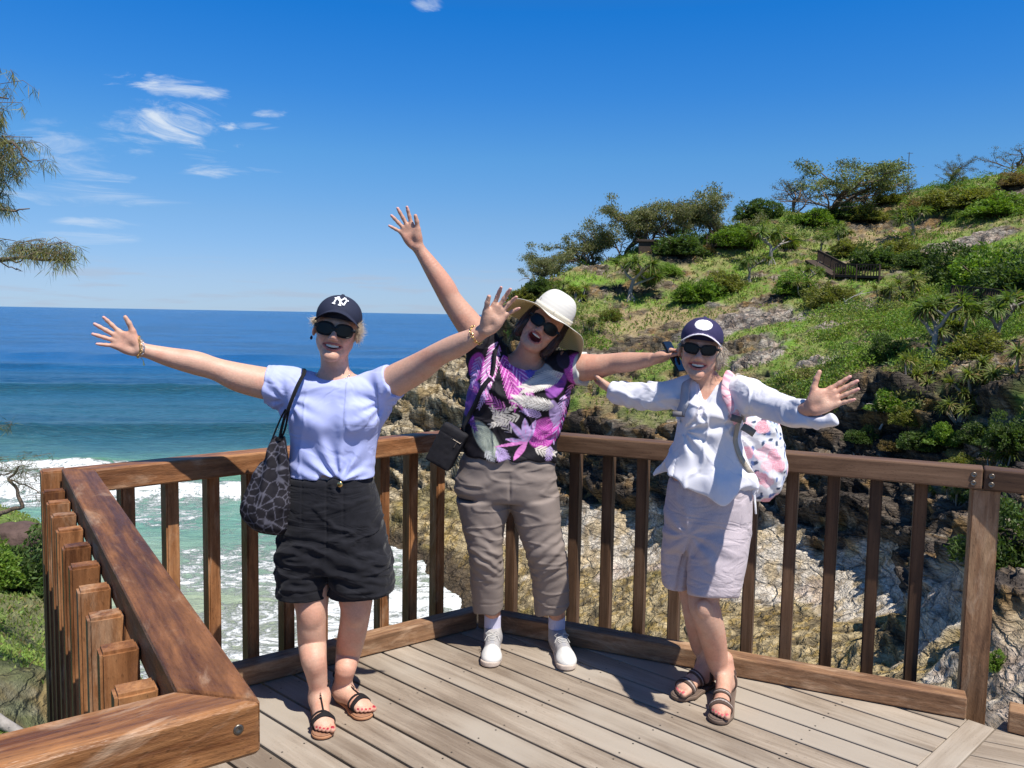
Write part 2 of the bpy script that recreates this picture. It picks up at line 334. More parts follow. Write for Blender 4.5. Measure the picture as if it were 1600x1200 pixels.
# posts
def post(parent, c, d, w, z0, z1, mat=M_WOOD, name='post'):
    d = norm(d); n = np.array([-d[1], d[0]]); x = np.array([0, 0, 1.]); y = np.array([*d, 0]); z = np.cross(x, y)
    bm = bmesh.new(); bmesh.ops.create_cube(bm, size=1)
    for v in bm.verts: v.co = Vector((v.co.x*(z1-z0), v.co.y*w, v.co.z*w))
    bmesh.ops.bevel(bm, geom=bm.edges[:], offset=.006, segments=2, affect='EDGES')
    me = bpy.data.meshes.new(name); bm.to_mesh(me); bm.free(); me.materials.append(mat)
    return link(name, me, parent, Matrix(((x[0], y[0], z[0], c[0]), (x[1], y[1], z[1], c[1]), (x[2], y[2], z[2], (z0+z1)/2), (0, 0, 0, 1))))
post(rails[3], v2(2.000, 3.405), P4-P3, .104, -.4, .9115, M_KERB)
post(rails[1], v2(-1.735, 3.07), P2-P1, .088, -.4, .985, M_WOOD)
post(rails[3], v2(-.10, 4.37), P4-P3, .09, -.4, .9115, M_WOODD)
# bolt heads on the right-hand joint and the near corner
def bolt(parent, c, n, r=.012, d=.005):
    n = norm(n); u = norm(np.cross(n, (0, 0, 1))); w = np.cross(n, u); V = []; a = np.arange(16)*2*math.pi/16; prof = [(r, -.003), (r, d*.4), (r*.75, d), (r*.45, d*.5), (0.0001, d*.3)]
    for rr, hh in prof: V.append(np.asarray(c)+n*hh+rr*(np.cos(a)[:, None]*u+np.sin(a)[:, None]*w))
    V = np.concatenate(V); i = np.arange(4)[:, None]*16; j = np.arange(16)[None]; Fq = np.stack([i+j, i+(j+1) % 16, i+16+(j+1) % 16, i+16+j], -1).reshape(-1, 4)
    b = BASE[parent.name].translation
    link('bolt_head', mesh_np('bolt_head', V-np.array(b), Fq, M_METAL), parent, BASE[parent.name])
dB = norm(P4-P3); nB = -outn(P3, P4); dE = norm(P5-P4); nE = -outn(P4, P5)
for zz in (.937, .972):
    bolt(rails[3], (*(P4-dB*.035), zz), (*nB, 0)); bolt(rails[4], (*(P4+dE*.03), zz), (*nE, 0))
bolt(rails[0], (*(P1-norm(P1-P0)*.035-outn(P0, P1)*0.0), .962), (*(-outn(P0, P1)), 0), .008, .002)

# deck boards: one sheet of planks, each a bevelled board with its own tint
def deck_field(name, poly, ang, pitch, gap, z1, phase=0.0, thick=.03):
    """planks across a polygon (world xy); clipped to it in bmesh"""
    d = v2(math.cos(ang), math.sin(ang)); n = v2(-d[1], d[0]); poly = [np.array(p) for p in poly]
    s = [np.dot(p, n) for p in poly]; t = [np.dot(p, d) for p in poly]
    allV = []; allF = []; rnd = []; nv = 0
    k0 = int(math.floor((min(s)-phase)/pitch)); k1 = int(math.ceil((max(s)-phase)/pitch))
    cen = sum(poly)/len(poly)
    for k in range(k0, k1+1):
        lo = phase+k*pitch+gap/2; hi = phase+(k+1)*pitch-gap/2
        # clip rectangle by polygon half planes (convex)
        rect = [d*min(t)+n*lo, d*max(t)+n*lo, d*max(t)+n*hi, d*min(t)+n*hi]
        for i in range(len(poly)):
            a, b = poly[i], poly[(i+1) % len(poly)]; e = b-a; side = lambda p: (e[0]*(p[1]-a[1])-e[1]*(p[0]-a[0]))
            sg = 1 if side(cen) > 0 else -1; out = []
            for j in range(len(rect)):
                p, q = rect[j], rect[(j+1) % len(rect)]; sp, sq = side(p)*sg, side(q)*sg
                if sp >= 0: out.append(p)
                if (sp >= 0) != (sq >= 0): out.append(p+(q-p)*(sp/(sp-sq)))
            rect = out
            if len(rect) < 3: break
        if len(rect) < 3: continue
        rect = [p for j, p in enumerate(rect) if np.linalg.norm(p-rect[j-1]) > 1e-4]
        if len(rect) < 3: continue
        bm = bmesh.new(); lov = [bm.verts.new((np.dot(p, d), np.dot(p, n), -thick)) for p in rect]; hiv = [bm.verts.new((np.dot(p, d), np.dot(p, n), 0)) for p in rect]
        m = len(rect); bm.faces.new(lov[::-1]); bm.faces.new(hiv)
        for i in range(m): bm.faces.new((lov[i], lov[(i+1) % m], hiv[(i+1) % m], hiv[i]))
        bmesh.ops.recalc_face_normals(bm, faces=bm.faces)
        bmesh.ops.bevel(bm, geom=[e for e in bm.edges if e.verts[0].co.z > -.001 and e.verts[1].co.z > -.001], offset=.0025, segments=1, affect='EDGES')
        bm.verts.index_update(); r = random.random()
        allV += [v.co[:] for v in bm.verts]; allF += [[v.index+nv for v in f.verts] for f in bm.faces]; rnd += [r]*len(bm.verts); nv += len(bm.verts); bm.free()
    me = bpy.data.meshes.new(name); me.from_pydata(allV, [], allF); a = me.attributes.new('rnd', 'FLOAT', 'POINT'); a.data.foreach_set('value', rnd); me.materials.append(M_DECK)
    o = link(name, me, None, Matrix(((d[0], n[0], 0, 0), (d[1], n[1], 0, 0), (0, 0, 1, z1), (0, 0, 0, 1)))); o['kind'] = 'structure'; return o
ang = math.radians(-41.5)
bj = v2(1.90, 3.155); bdir = norm(v2(-.73, -.685)); bperp = v2(bdir[1], -bdir[0])
if bperp[0] < 0: bperp = -bperp
far = bj+bdir*2.86
A_ = bj-bperp*.052; Af = far-bperp*.052; B_ = bj+bperp*.052; Bf = far+bperp*.052
# (the outline is split so that each piece is convex)
far2 = v2(-.36, .52)
deck_field('deck', [v2(-.38, 1.23), v2(-1.52, 3.075), v2(-.19, 4.155), v2(1.88, 3.25), A_, Af], ang, .1405, .0125, 0.0, phase=.030)
deck_field('deck', [v2(-.38, 1.22), Af, v2(.2, -1.0), v2(-1.8, -1.0), v2(-1.8, .23)], ang, .1405, .0125, 0.0, phase=.030)
deck_field('deck', [B_-bdir*.10, v2(3.3, 2.3), v2(3.3, -1), Bf], math.radians(-24.0), .1405, .009, 0.0)
bb = bar('deck', (*(bj-bdir*.0), -.011), (*far, -.011), .098, .03, M_DECK, None); bb['kind'] = 'structure'
a_ = bb.data.attributes.new('rnd', 'FLOAT', 'POINT'); a_.data.foreach_set('value', [.8]*len(bb.data.vertices))
# screw heads in pairs where the boards cross the joists
_G = []; _d = v2(math.cos(ang), math.sin(ang)); _n = v2(-_d[1], _d[0])
for js in np.arange(-3.4, 1.4, .45):
    for k_ in range(0, 40):
        for o_ in (.025, .115):
            p_ = _d*(js+random.uniform(-.006, .006))+_n*(.030+(k_)*.1405+o_)
            if p_[1] < 1.6+abs(p_[0])*.2 or p_[1] > 4.05 or (p_[1] > 3.0 and (p_[0] < -1.0 or p_[1] > 3.95-.43*p_[0] or p_[1] > 4.10+.71*p_[0])): continue
            _G.append(p_)
_a = np.arange(8)*math.pi/4; _V = np.concatenate([np.stack([p_[0]+.0038*np.cos(_a), p_[1]+.0038*np.sin(_a), np.full(8, .0012)], 1) for p_ in _G]); _F = np.arange(len(_V)).reshape(-1, 8)
_o = link('deck_screws', mesh_np('deck_screws', _V, _F, pmat('screw head', (.10, .085, .07), .5, .7), smooth=False)); tag(_o, 'small screw heads in pairs across the deck boards', 'screws', kind='stuff')
for k, (x0, y0, x1, y1) in enumerate([(-1.45, 2.7, -.2, 3.85), (-.9, 1.95, .9, 3.45), (-.3, .9, 1.6, 2.95), (-.2, 3.9, 1.9, 2.95)]):
    j = bar('deck_joist', (x0, y0, -.115), (x1, y1, -.115), .05, .15, M_WOODD, None, bevel=0); tag(j, ['timber joist under the boards near the left corner', 'timber joist under the boards at the middle', 'timber joist under the front boards', 'timber joist under the boards along the long railing'][k], 'joist')
# ------------------------------------------------------------------ terrain
SEA = -18.0
_px = [ # pixel, pixel, distance of points read off the photograph
 (820,445,85),(900,418,88),(1000,385,92),(1100,372,97),(1200,330,100),(1300,330,103),(1420,302,102),(1500,285,98),(1600,272,92),
 (740,500,84),(700,560,82),(640,575,81),(598,588,80),(800,520,80),(900,500,76),(1000,470,80),(1000,540,70),(900,570,68),(1100,440,84),(1100,520,68),
 (1200,440,76),(1200,520,60),(1200,565,54),(1300,470,68),(1300,540,54),(1300,590,47),(1400,440,70),(1400,520,54),(1400,600,42),(1500,460,60),(1500,540,46),(1500,620,38),
 (1440,985,27),(1600,480,52),(1600,560,40),(1600,640,31),(1600,720,26),(1600,820,22),(1600,930,17.5),(1590,1060,13),(1500,350,86),(1600,360,76),(1400,360,92),(1300,390,88),
 (700,610,79),(640,620,78),(800,610,72),(900,625,64),(1000,635,58),(1100,625,53.5),(1200,612,49),(1300,640,44),(1400,690,39),(1480,740,34),
 (605,845,68),(640,760,72),(612,700,76),(660,860,64),(730,925,56),(760,860,60),(720,720,72),(800,760,66),
 (900,800,60),(1000,805,55),(1100,820,48),(1200,845,41.5),(1300,860,39),(1380,880,36),(1450,905,32),(1500,900,29),
 (830,930,50),(950,945,44),(1100,965,36),(1250,990,29),(1400,1035,22),(1500,1090,16),(1180,880,41),(1000,870,51),
 (40,1080,8),(0,1130,7.2),(75,1040,8.6),(0,930,11),(75,930,11),(40,850,13),(0,800,15),(70,815,14.5),(-200,850,12),(-200,1000,8.5),(-300,780,15)]
_xyz = [(-16,70,-23),(-20,90,-24),(-10,60,-21.5),(-9,50,-21),(-5,46,-20.5),(-12,110,-23),(-3,38,-21),(0,30,-18.5),(5,30,-12.8),(5,22,-11),(9,22,-8.8),(8.5,15,-6.6),(6,15,-8),(7,9,-5.5),(3,36,-16),(9,30,-10.6),(7,38,-13.5),(11,9,-5),
 (-6,100,-21),(8,125,-22),(30,145,-20),(60,160,-5),(90,150,8),(20,112,2),(45,125,10),(70,118,16),(85,80,20),(70,50,10),(45,26,4),(30,10,0),(20,5,-1),(0,100,-6),
 (-3.5,10,-6.5),(-4.6,14,-9.5),(-5,20,-15),(-3,6,-4.5),(-9,22,-10),(-12,30,-18),(-20,42,-23),(-10,18,-4.5),(-18,26,-10),(-26,34,-20),(-30,60,-25),(-40,90,-26),
 (0,4,-4.5),(2,8,-7),(-1,14,-13),(2,18,-13),(0,0,-3.2),(-3,1,-3),(4,2,-3),(-5,6,-2.4),(-6,3,-2),(-15,10,-1.4),(-20,2,-.5),(10,2,-2.5),(0,-8,-1.5),(-10,-8,-1),(12,-8,-1.5),(50,-8,2),(100,0,8),(130,60,22),(120,120,20),(-45,20,-18),(-40,0,-6),(0,170,-24),(60,190,-20),(130,180,0),(-60,150,-27)]
CP = np.array([AD(x, y, D) for x, y, D in _px]+[np.array(p, float) for p in _xyz])
_r = np.linalg.norm(CP[:, None, :2]-CP[None, :, :2], axis=2)
_A = np.zeros((len(CP)+3,)*2); n_ = len(CP); _A[:n_, :n_] = _r; _A[np.arange(n_), np.arange(n_)] -= .02
_A[:n_, n_:] = np.c_[np.ones(n_), CP[:, :2]]; _A[n_:, :n_] = _A[:n_, n_:].T
_w = np.linalg.solve(_A, np.r_[CP[:, 2], 0, 0, 0])
GX = np.arange(-62, 152, .5); GY = np.arange(-12, 192, .5); gx, gy = np.meshgrid(GX, GY, indexing='ij')
_P = np.c_[gx.ravel(), gy.ravel()]; GZ = np.empty(len(_P))
for s_ in range(0, len(_P), 20000):
    q_ = _P[s_:s_+20000]; rr_ = np.sqrt((q_[:, None, 0]-CP[None, :, 0])**2+(q_[:, None, 1]-CP[None, :, 1])**2); GZ[s_:s_+20000] = rr_ @ _w[:n_]+_w[n_]+q_ @ _w[n_+1:]
GZ = GZ.reshape(gx.shape)
def ground(x, y):
    u = np.clip((np.asarray(x, float)-GX[0])/.5, 0, len(GX)-1.001); v = np.clip((np.asarray(y, float)-GY[0])/.5, 0, len(GY)-1.001)
    i = u.astype(int); j = v.astype(int); fu = u-i; fv = v-j
    return (GZ[i, j]*(1-fu)+GZ[i+1, j]*fu)*(1-fv)+(GZ[i, j+1]*(1-fu)+GZ[i+1, j+1]*fu)*fv
def hit(px, py):
    """where the line of sight through a pixel meets the terrain"""
    d = ray(px, py); d = d/d[1]; t = np.arange(6.5, 150, .1); P = CAM+t[:, None]*d; g = ground(P[:, 0], P[:, 1]); k = np.nonzero(P[:, 2] < g)[0]
    if len(k) == 0: return None
    t = t[k[0]]; p = CAM+t*d; return np.array([p[0], p[1], ground(p[0], p[1])])
NA, NR = 1250, 820
az_ = np.radians(np.linspace(-60, 66, NA)); rf = np.concatenate([np.linspace(1.5, 20, 500), np.linspace(20, 168, 2200)[1:]])
XX = np.sin(az_)[:, None]*rf; YY = np.cos(az_)[:, None]*rf; ZZ = ground(XX, YY)
dz = np.gradient(ZZ, axis=1); dr = np.gradient(rf)[None]; wgt = np.sqrt(dr**2+(1.8*dz)**2)/np.maximum(rf[None], 6)**.9*np.where((ZZ < SEA-1.5) | (rf[None] > 125), .25, 1)
cum = np.cumsum(wgt, 1); k9 = np.ones(31)/31
cum /= cum[:, -1:]
# neighbouring columns share a smoothed spacing so that the sheet has no sawteeth
for _ in range(2):
    pad = np.concatenate([cum[:15], cum, cum[-15:]]); cs_ = np.cumsum(np.concatenate([np.zeros((1, cum.shape[1])), pad]), 0); cum = (cs_[31:]-cs_[:-31])/31
    cum = cum[:NA]
uu = np.linspace(cum[0, 0], 1, NR); RR = np.stack([np.interp(uu, cum[i], rf) for i in range(NA)])
TX = np.sin(az_)[:, None]*RR; TY = np.cos(az_)[:, None]*RR; TZ = ground(TX, TY)
e_ = .6; gxn = (ground(TX+e_, TY)-ground(TX-e_, TY))/(2*e_); gyn = (ground(TX, TY+e_)-ground(TX, TY-e_))/(2*e_)
slope = np.hypot(gxn, gyn); nl = np.sqrt(1+slope**2); NX, NY, NZ = -gxn/nl, -gyn/nl, 1/nl
n1 = fbm(TX*.12, TY*.12, TZ*.12+9, 4); n2 = fbm(TX*.5+40, TY*.5, TZ*.5, 4)
far_ = ss(14, 24, TY)
# where rock shows: steep faces, the gorge floor, the outcrop at the point, plus patches on the slope
rock = np.clip(ss(.75, 1.15, slope+(n2-.5)*1.0)+ss(-5.0, -7.2, TZ+(n1-.5)*5), 0, 1)
patch = ss(.575, .64, n1*.5+fbm(TX*.33+3, TY*.33+8, TZ*.33, 4)*.5+.035)*ss(-6, -3, TZ)
rock = np.maximum(rock, patch*.9); rock = np.where((TX < -2) & (TY < 30), np.maximum(ss(.8, 1.2, slope), ss(.53, .6, n2)*.8), rock)
# which ground is where: landmarks on the ground with a kind, the nearest one wins, borders broken up by noise
_lab = {'c': [(760,650,72),(900,680,63),(900,740,61),(1000,700,57),(1000,765,56),(1100,690,52),(1100,770,49),(1200,680,47),(1200,780,43),(1300,720,39),(1300,810,36),(1400,760,31),(1400,830,30),(1480,800,23),(1460,860,25.5),(840,640,70),(840,700,68),(1350,690,37),(1560,800,17),(1560,880,20),(1550,960,14)],
 's': [(880,850,58),(950,850,54),(1050,865,48),(1150,890,41),(1250,905,35),(1330,920,30),(1400,935,25.5),(1460,960,21),(1500,1010,17.5),(1560,1060,12.5),(830,830,62),(1000,830,53),(1200,870,40),(1100,850,47)],
 'o': [(760,900,56),(850,920,50),(950,940,44),(1050,950,39),(1150,975,33),(1250,1000,26),(1350,1030,20),(700,880,61),(1420,1050,17),(640,800,68),(680,790,68),(740,820,64),(1060,985,33)],
 'h': [(600,592,80),(620,620,79),(660,620,78.5),(640,680,75),(700,640,77),(620,720,71),(740,610,76),(700,700,73),(670,740,70),(760,600,75),(606,780,69),(720,760,68)]}
_LP = []; _LK = []
for k_, pts_ in _lab.items():
    for p_ in pts_:
        h_ = hit(p_[0], p_[1]); _LP.append(h_ if h_ is not None and abs(h_[1]-p_[2]) < 14 else AD(*p_)); _LK.append('csoh'.index(k_))
for x_, y_ in [(c[0], c[1]) for c, q in zip(CP, _px) if q[1] < 640 and q[0] > 790 and q[2] > 36]+[(24, 27), (28, 22), (30, 33), (22, 21), (50, 60)]: _LP.append(np.array([x_, y_, ground(x_, y_)])); _LK.append(4)
_LP = np.array(_LP); _LK = np.array(_LK)
wx_ = TX+(fbm(TX*.22, TY*.22, TZ*.3+3, 4)-.5)*7; wy_ = TY+(fbm(TX*.22+31, TY*.22, TZ*.3, 4)-.5)*7; wz_ = TZ+(fbm(TX*.3+11, TY*.3, TZ*.4, 4)-.5)*3
LW = np.zeros(TX.shape+(5,), np.float32)
for p_, k_ in zip(_LP, _LK): LW[..., k_] += 1/((wx_-p_[0])**2+(wy_-p_[1])**2+2.5*(wz_-p_[2])**2+.4)**3.2
LW /= LW.sum(-1, keepdims=True); near_ = (TX < -2) & (TY < 30)
vegL = np.where(near_, 1, LW[..., 4])
rock = np.clip(ss(.62, .38, vegL), 0, 1); spots = np.zeros_like(TX)
for x_, y_, r_ in [(1165, 500, 4.2), (1215, 500, 3.2), (1190, 470, 2.5), (1490, 385, 4.0), (1530, 372, 3.0), (1345, 310, 3), (1420, 330, 3.5), (1560, 312, 4), (1060, 400, 3), (1290, 560, 2.0), (1360, 352, 2.5), (1100, 560, 2.5), (940, 560, 3), (1180, 560, 2.2), (1250, 330, 2.5), (1450, 352, 3.0)]:
    h_ = hit(x_, y_)
    if h_ is not None: spots = np.maximum(spots, 1-np.sqrt(((TX-h_[0])/1.5)**2+(TY-h_[1])**2)/(r_*.8))
spots = ss(.0, .25, spots+(n2-.5)*1.2-.05)*(spots > -.2)
rock = np.maximum(rock, np.maximum(patch, spots)*.95); rock = np.where(near_, np.maximum(ss(1.7, 2.2, slope), ss(.58, .64, n2)*.6), rock)
rock = np.maximum(rock, ss(-4, -8, TZ)*(~near_))
# strata: layers dip to the left, broken by steep joints
wrp = (fbm(TX*.2, TY*.2, TZ*.2+5, 3)-.5)*3
bed = TZ+TX*.22+TY*.06+wrp*.6
def stepn(v, f, soft=.25):
    u_ = v*f; k_ = np.floor(u_); t_ = ss(0.5-soft, .5+soft, u_-k_); h0 = vn(k_*.731+.37, k_*0+3.3, k_*0+8.1); h1 = vn((k_+1)*.731+.37, k_*0+3.3, k_*0+8.1); return h0*(1-t_)+h1*t_
ca, sa_ = math.cos(.6), math.sin(.6); RX = TX*ca+TY*sa_; RY = -TX*sa_+TY*ca
st1 = stepn(bed+(fbm(RX*.3, RY*.3, TZ*.3, 3)-.5)*1.6, .75); st2 = stepn(bed+(fbm(RX*.5+7, RY*.5, TZ*.5, 3)-.5)*1.4, 2.1)
jn = stepn(RX+(fbm(RX*.2, RY*.2, TZ*.5, 3)-.5)*5, .42, .2); jn2 = stepn(RX*.8+RY*.5+(fbm(RX*.4, RY*.4+3, TZ*.8, 3)-.5)*3, 1.1, .2)
rid = 1-np.abs(2*fbm(RX*.16, RY*.16, bed*.34, 5, .52)-1); rid2 = 1-np.abs(2*fbm(RX*.8+5, RY*.8, bed*1.9, 5, .6)-1)
steep = ss(.55, 1.1, slope)
amp = rock*np.where(near_, .25, 1)
disp = amp*((rid-.80)*3.4*(.35+.65*steep)+(st1-.5)*2.6*steep+(st2-.5)*1.1*(.3+.7*steep)+(jn-.5)*2.2*steep+(jn2-.5)*.9*(.15+.85*steep)+(rid2-.8)*1.15)
disp += (1-rock)*(n2-.5)*.7*far_+(fbm(TX*2.2, TY*2.2, TZ*2.2, 3)-.5)*.20
disp = disp*np.clip(RR/22, .15, 1)
disp = disp*(1-.84*ss(.2, .7, LW[..., 1])-.6*ss(.2, .7, LW[..., 2]))
VX = TX+NX*disp; VY = TY+NY*disp; VZ = TZ+NZ*disp
# colours of the ground, with the hollows of the rock relief darkened
c1 = fbm(TX*.3+50, TY*.3, TZ*.3, 4); c2 = fbm(TX*1.3+9, TY*1.3, TZ*1.3, 4); c3 = fbm(TX*3.1, TY*3.1+5, TZ*3.1, 3)
one = np.ones(TX.shape+(3,))
rockc = one*np.array([.17, .13, .095]); rockc = mix(rockc, (.055, .047, .042), ss(.46, .60, c1)*.85); rockc = mix(rockc, (.33, .20, .075), ss(.52, .62, c2)*.75)
rockc = mix(rockc, (.46, .40, .31), ss(.55, .64, c3)*ss(.4, .6, 1-c1)*.8); rockc = mix(rockc, (.05, .042, .038), ss(.53, .66, st2)*.5)
slab = one*np.array([.66, .58, .47]); slab = mix(slab, (.54, .41, .23), ss(.51, .64, c2+.02)*.8); slab = mix(slab, (.26, .19, .12), ss(.58, .68, c3)*.7); slab = mix(slab, (.58, .44, .36), ss(.52, .6, c1)*.5)
ochre = one*np.array([.46, .36, .20]); ochre = mix(ochre, (.15, .11, .06), ss(.50, .62, c2)*.8); ochre = mix(ochre, (.40, .27, .08), ss(.54, .62, c3)*.7); ochre = mix(ochre, (.13, .13, .04), ss(.55, .66, c1)*.4)
head = one*np.array([.56, .47, .32]); head = mix(head, (.30, .21, .09), ss(.48, .60, c2)*.8); head = mix(head, (.14, .12, .10), ss(.56, .66, c3)*.8)
backness = (TY*1.0-TX*-1.0)   # the slab strip runs along the foot of the cliff
low = ss(-6.0, -7.5, TZ)
def sharpen(a): return ss(.25, .6, a)
rc = rockc; wr = 1-vegL
for k_, cc_ in ((1, slab), (2, ochre), (3, head)):
    t_ = sharpen(LW[..., k_]/np.maximum(1-LW[..., 4], .05)); t_ = np.where(near_, 0, t_); rc = rc*(1-t_[..., None])+cc_*t_[..., None]
pale = np.zeros_like(TX)
for x_, y_, r_ in [(1165, 500, 4.4), (1215, 505, 3.4), (1260, 520, 2.6), (1490, 385, 4.0), (1290, 560, 2.4), (1180, 560, 2.4), (1120, 470, 2.4)]:
    h_ = hit(x_, y_)
    if h_ is not None: pale = np.maximum(pale, 1-np.sqrt(((TX-h_[0])/1.5)**2+(TY-h_[1])**2)/r_)
pale = ss(0, .3, pale); pc = mix(one*np.array([.40, .35, .30]), (.17, .15, .14), ss(.46, .56, c2)); pc = mix(pc, (.46, .34, .26), ss(.52, .6, c3)*.6); rc = rc*(1-pale[..., None])+pc*pale[..., None]
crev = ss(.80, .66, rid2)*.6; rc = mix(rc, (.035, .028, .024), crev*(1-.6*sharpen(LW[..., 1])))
wet = ss(SEA+1.6, SEA+.5, TZ+(c2-.5)*1.5); rc = mix(rc, (.05, .035, .028), wet*.85)
veg = one*np.array([.195, .235, .065]); veg = mix(veg, (.145, .245, .036), ss(.48, .58, c1)); veg = mix(veg, (.27, .225, .11), ss(.53, .63, c2)*.5); veg = mix(veg, (.16, .10, .05), ss(.58, .68, c3)*.5)
veg = mix(veg, (.36, .25, .155), ss(.62, .68, fbm(TX*.16+70, TY*.16, TZ*.16, 4)+.04)*.7); veg = np.where(((TX < -2) & (TY < 30))[..., None], mix(one*np.array([.16, .22, .06]), (.20, .17, .11), ss(.5, .62, c2)*.6), veg)
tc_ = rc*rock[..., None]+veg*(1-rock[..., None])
tc_ *= (.82+.36*fbm(TX*6, TY*6, TZ*6, 2))[..., None]
i = (np.arange(NA-1)*NR)[:, None]; j = np.arange(NR-1)[None]; TF = np.stack([i+j, i+NR+j, i+NR+j+1, i+j+1], -1).reshape(-1, 4)
def terrain_mat():
    m = bpy.data.materials.new('headland ground'); m.use_nodes = True; nt = m.node_tree; b = nt.nodes['Principled BSDF']; b.inputs['Roughness'].default_value = .9; b.inputs['Specular IOR Level'].default_value = .15
    tcn = N(nt, 'ShaderNodeTexCoord'); at = N(nt, 'ShaderNodeAttribute', attribute_name='Col'); rk = N(nt, 'ShaderNodeAttribute', attribute_name='rockmask')
    def mp(st, rot=(0, .22, .3)): q = N(nt, 'ShaderNodeMapping'); L(nt, tcn.outputs['Object'], q.inputs[0]); q.inputs['Scale'].default_value = st; q.inputs['Rotation'].default_value = rot; return q.outputs[0]
    def nz(scale, st, d=8, r=.65, dist=0): n = N(nt, 'ShaderNodeTexNoise', inp={'Scale': scale, 'Detail': d, 'Roughness': r, 'Distortion': dist}); L(nt, mp(st), n.inputs['Vector']); return n.outputs[0]
    def crack(scale, st): v = N(nt, 'ShaderNodeTexVoronoi', feature='DISTANCE_TO_EDGE', inp={'Scale': scale}); w = N(nt, 'ShaderNodeVectorMath', operation='MULTIPLY_ADD'); n = N(nt, 'ShaderNodeTexNoise', inp={'Scale': 1.2, 'Detail': 5.0}); L(nt, mp(st), n.inputs['Vector']); L(nt, n.outputs['Color'], w.inputs[0]); w.inputs[1].default_value = (1.1, 1.1, 1.1); L(nt, mp(st), w.inputs[2]); L(nt, w.outputs[0], v.inputs['Vector']); return v.outputs['Distance']
    c1 = crack(.55, (1, 1, 2.6)); c2 = crack(1.9, (1, 1, 3.2)); g1 = nz(1.3, (1, 1, 2.2)); g2 = nz(6, (1, 1, 2.0)); lay = nz(1.0, (.5, .5, 7.0), 6, .6, .6)
    dk = mth(nt, 'MULTIPLY', maprange(nt, c1, 0, .04, .62, 1.0), maprange(nt, c2, 0, .05, .80, 1.0)); tone = mth(nt, 'MULTIPLY', maprange(nt, g2, .3, .7, .60, 1.40, False), maprange(nt, lay, .35, .65, .72, 1.25, False)); tone = mth(nt, 'MULTIPLY', tone, dk)
    tone = mth(nt, 'ADD', mth(nt, 'MULTIPLY', tone, rk.outputs['Fac']), mth(nt, 'MULTIPLY', maprange(nt, g2, .3, .7, .7, 1.3, False), mth(nt, 'SUBTRACT', 1.0, rk.outputs['Fac'])))
    sc = N(nt, 'ShaderNodeVectorMath', operation='SCALE'); L(nt, at.outputs['Color'], sc.inputs[0]); L(nt, tone, sc.inputs['Scale']); L(nt, sc.outputs[0], b.inputs['Base Color'])
    h = mth(nt, 'ADD', mth(nt, 'MULTIPLY', g1, .5), mth(nt, 'ADD', mth(nt, 'MULTIPLY', g2, .22), mth(nt, 'MULTIPLY', lay, .35))); h = mth(nt, 'ADD', h, mth(nt, 'MULTIPLY', mth(nt, 'ADD', maprange(nt, c1, 0, .08, 0, .35), maprange(nt, c2, 0, .08, 0, .14)), rk.outputs['Fac']))
    bp = N(nt, 'ShaderNodeBump', inp={'Strength': 1.0, 'Distance': .45}); L(nt, h, bp.inputs['Height']); L(nt, bp.outputs[0], b.inputs['Normal']); return m
M_TERR = terrain_mat()
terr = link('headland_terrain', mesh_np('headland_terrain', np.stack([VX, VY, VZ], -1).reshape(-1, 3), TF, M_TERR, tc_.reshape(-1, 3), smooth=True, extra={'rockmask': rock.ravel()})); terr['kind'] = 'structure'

# ------------------------------------------------------------------ sea
NA2, NR2 = 700, 900
azs = np.radians(np.linspace(-62, 40, NA2)); rs = np.concatenate([np.geomspace(24, 320, NR2-120), np.geomspace(320, 42000, 121)[1:]])
SX = np.sin(azs)[:, None]*rs; SY = np.cos(azs)[:, None]*rs
def gauss(x, w): return np.exp(-(x/w)**2)
wob = (fbm(SX*.02, SX*0+3.3, SY*0+1.1, 3)-.5)*26; wob2 = (fbm(SX*.035, SX*0+8.3, SY*0+4.1, 3)-.5)*18
fade = ss(420, 120, SY)
Z = np.zeros_like(SX)
def crest(D, amp, wf, wb, x0, x1, tilt=0.0, wb_=wob):
    q = SY-(D+tilt*(SX)+wb_*.5); env = ss(x0-12, x0+8, SX)*ss(x1+12, x1-8, SX)
    prof = np.where(q < 0, gauss(q, wf), gauss(q, wb)); return amp*prof*env, q, env
c205, q205, _ = crest(196, 2.0, 5, 10, -160, 200, .06); c142, q142, e142 = crest(138, 1.9, 4, 9, -120, 20, .16, wob2); c116, q116, e116 = crest(101, 1.7, 3.2, 8, -62, -18, .10, wob2*.5)
c88, q88, e88 = crest(88, 1.0, 2.5, 6, -70, 0, .0, wob); c265, _, _ = crest(255, 1.6, 7, 14, -200, 220, -.04); c330, _, _ = crest(335, 1.5, 8, 16, -300, 300, .05, wob2)
Z += c205+c142+c116+c88+c265+c330
ripl = (fbm(SX*.10, SY*.22, SX*0, 4)-.5)*1.1+(fbm(SX*.45+9, SY*.9, SX*0+4, 3)-.5)*.35
Z += ripl*fade*.8+(fbm(SX*.018, SY*.06, SX*0+2, 3)-.5)*1.2*ss(900, 300, SY)
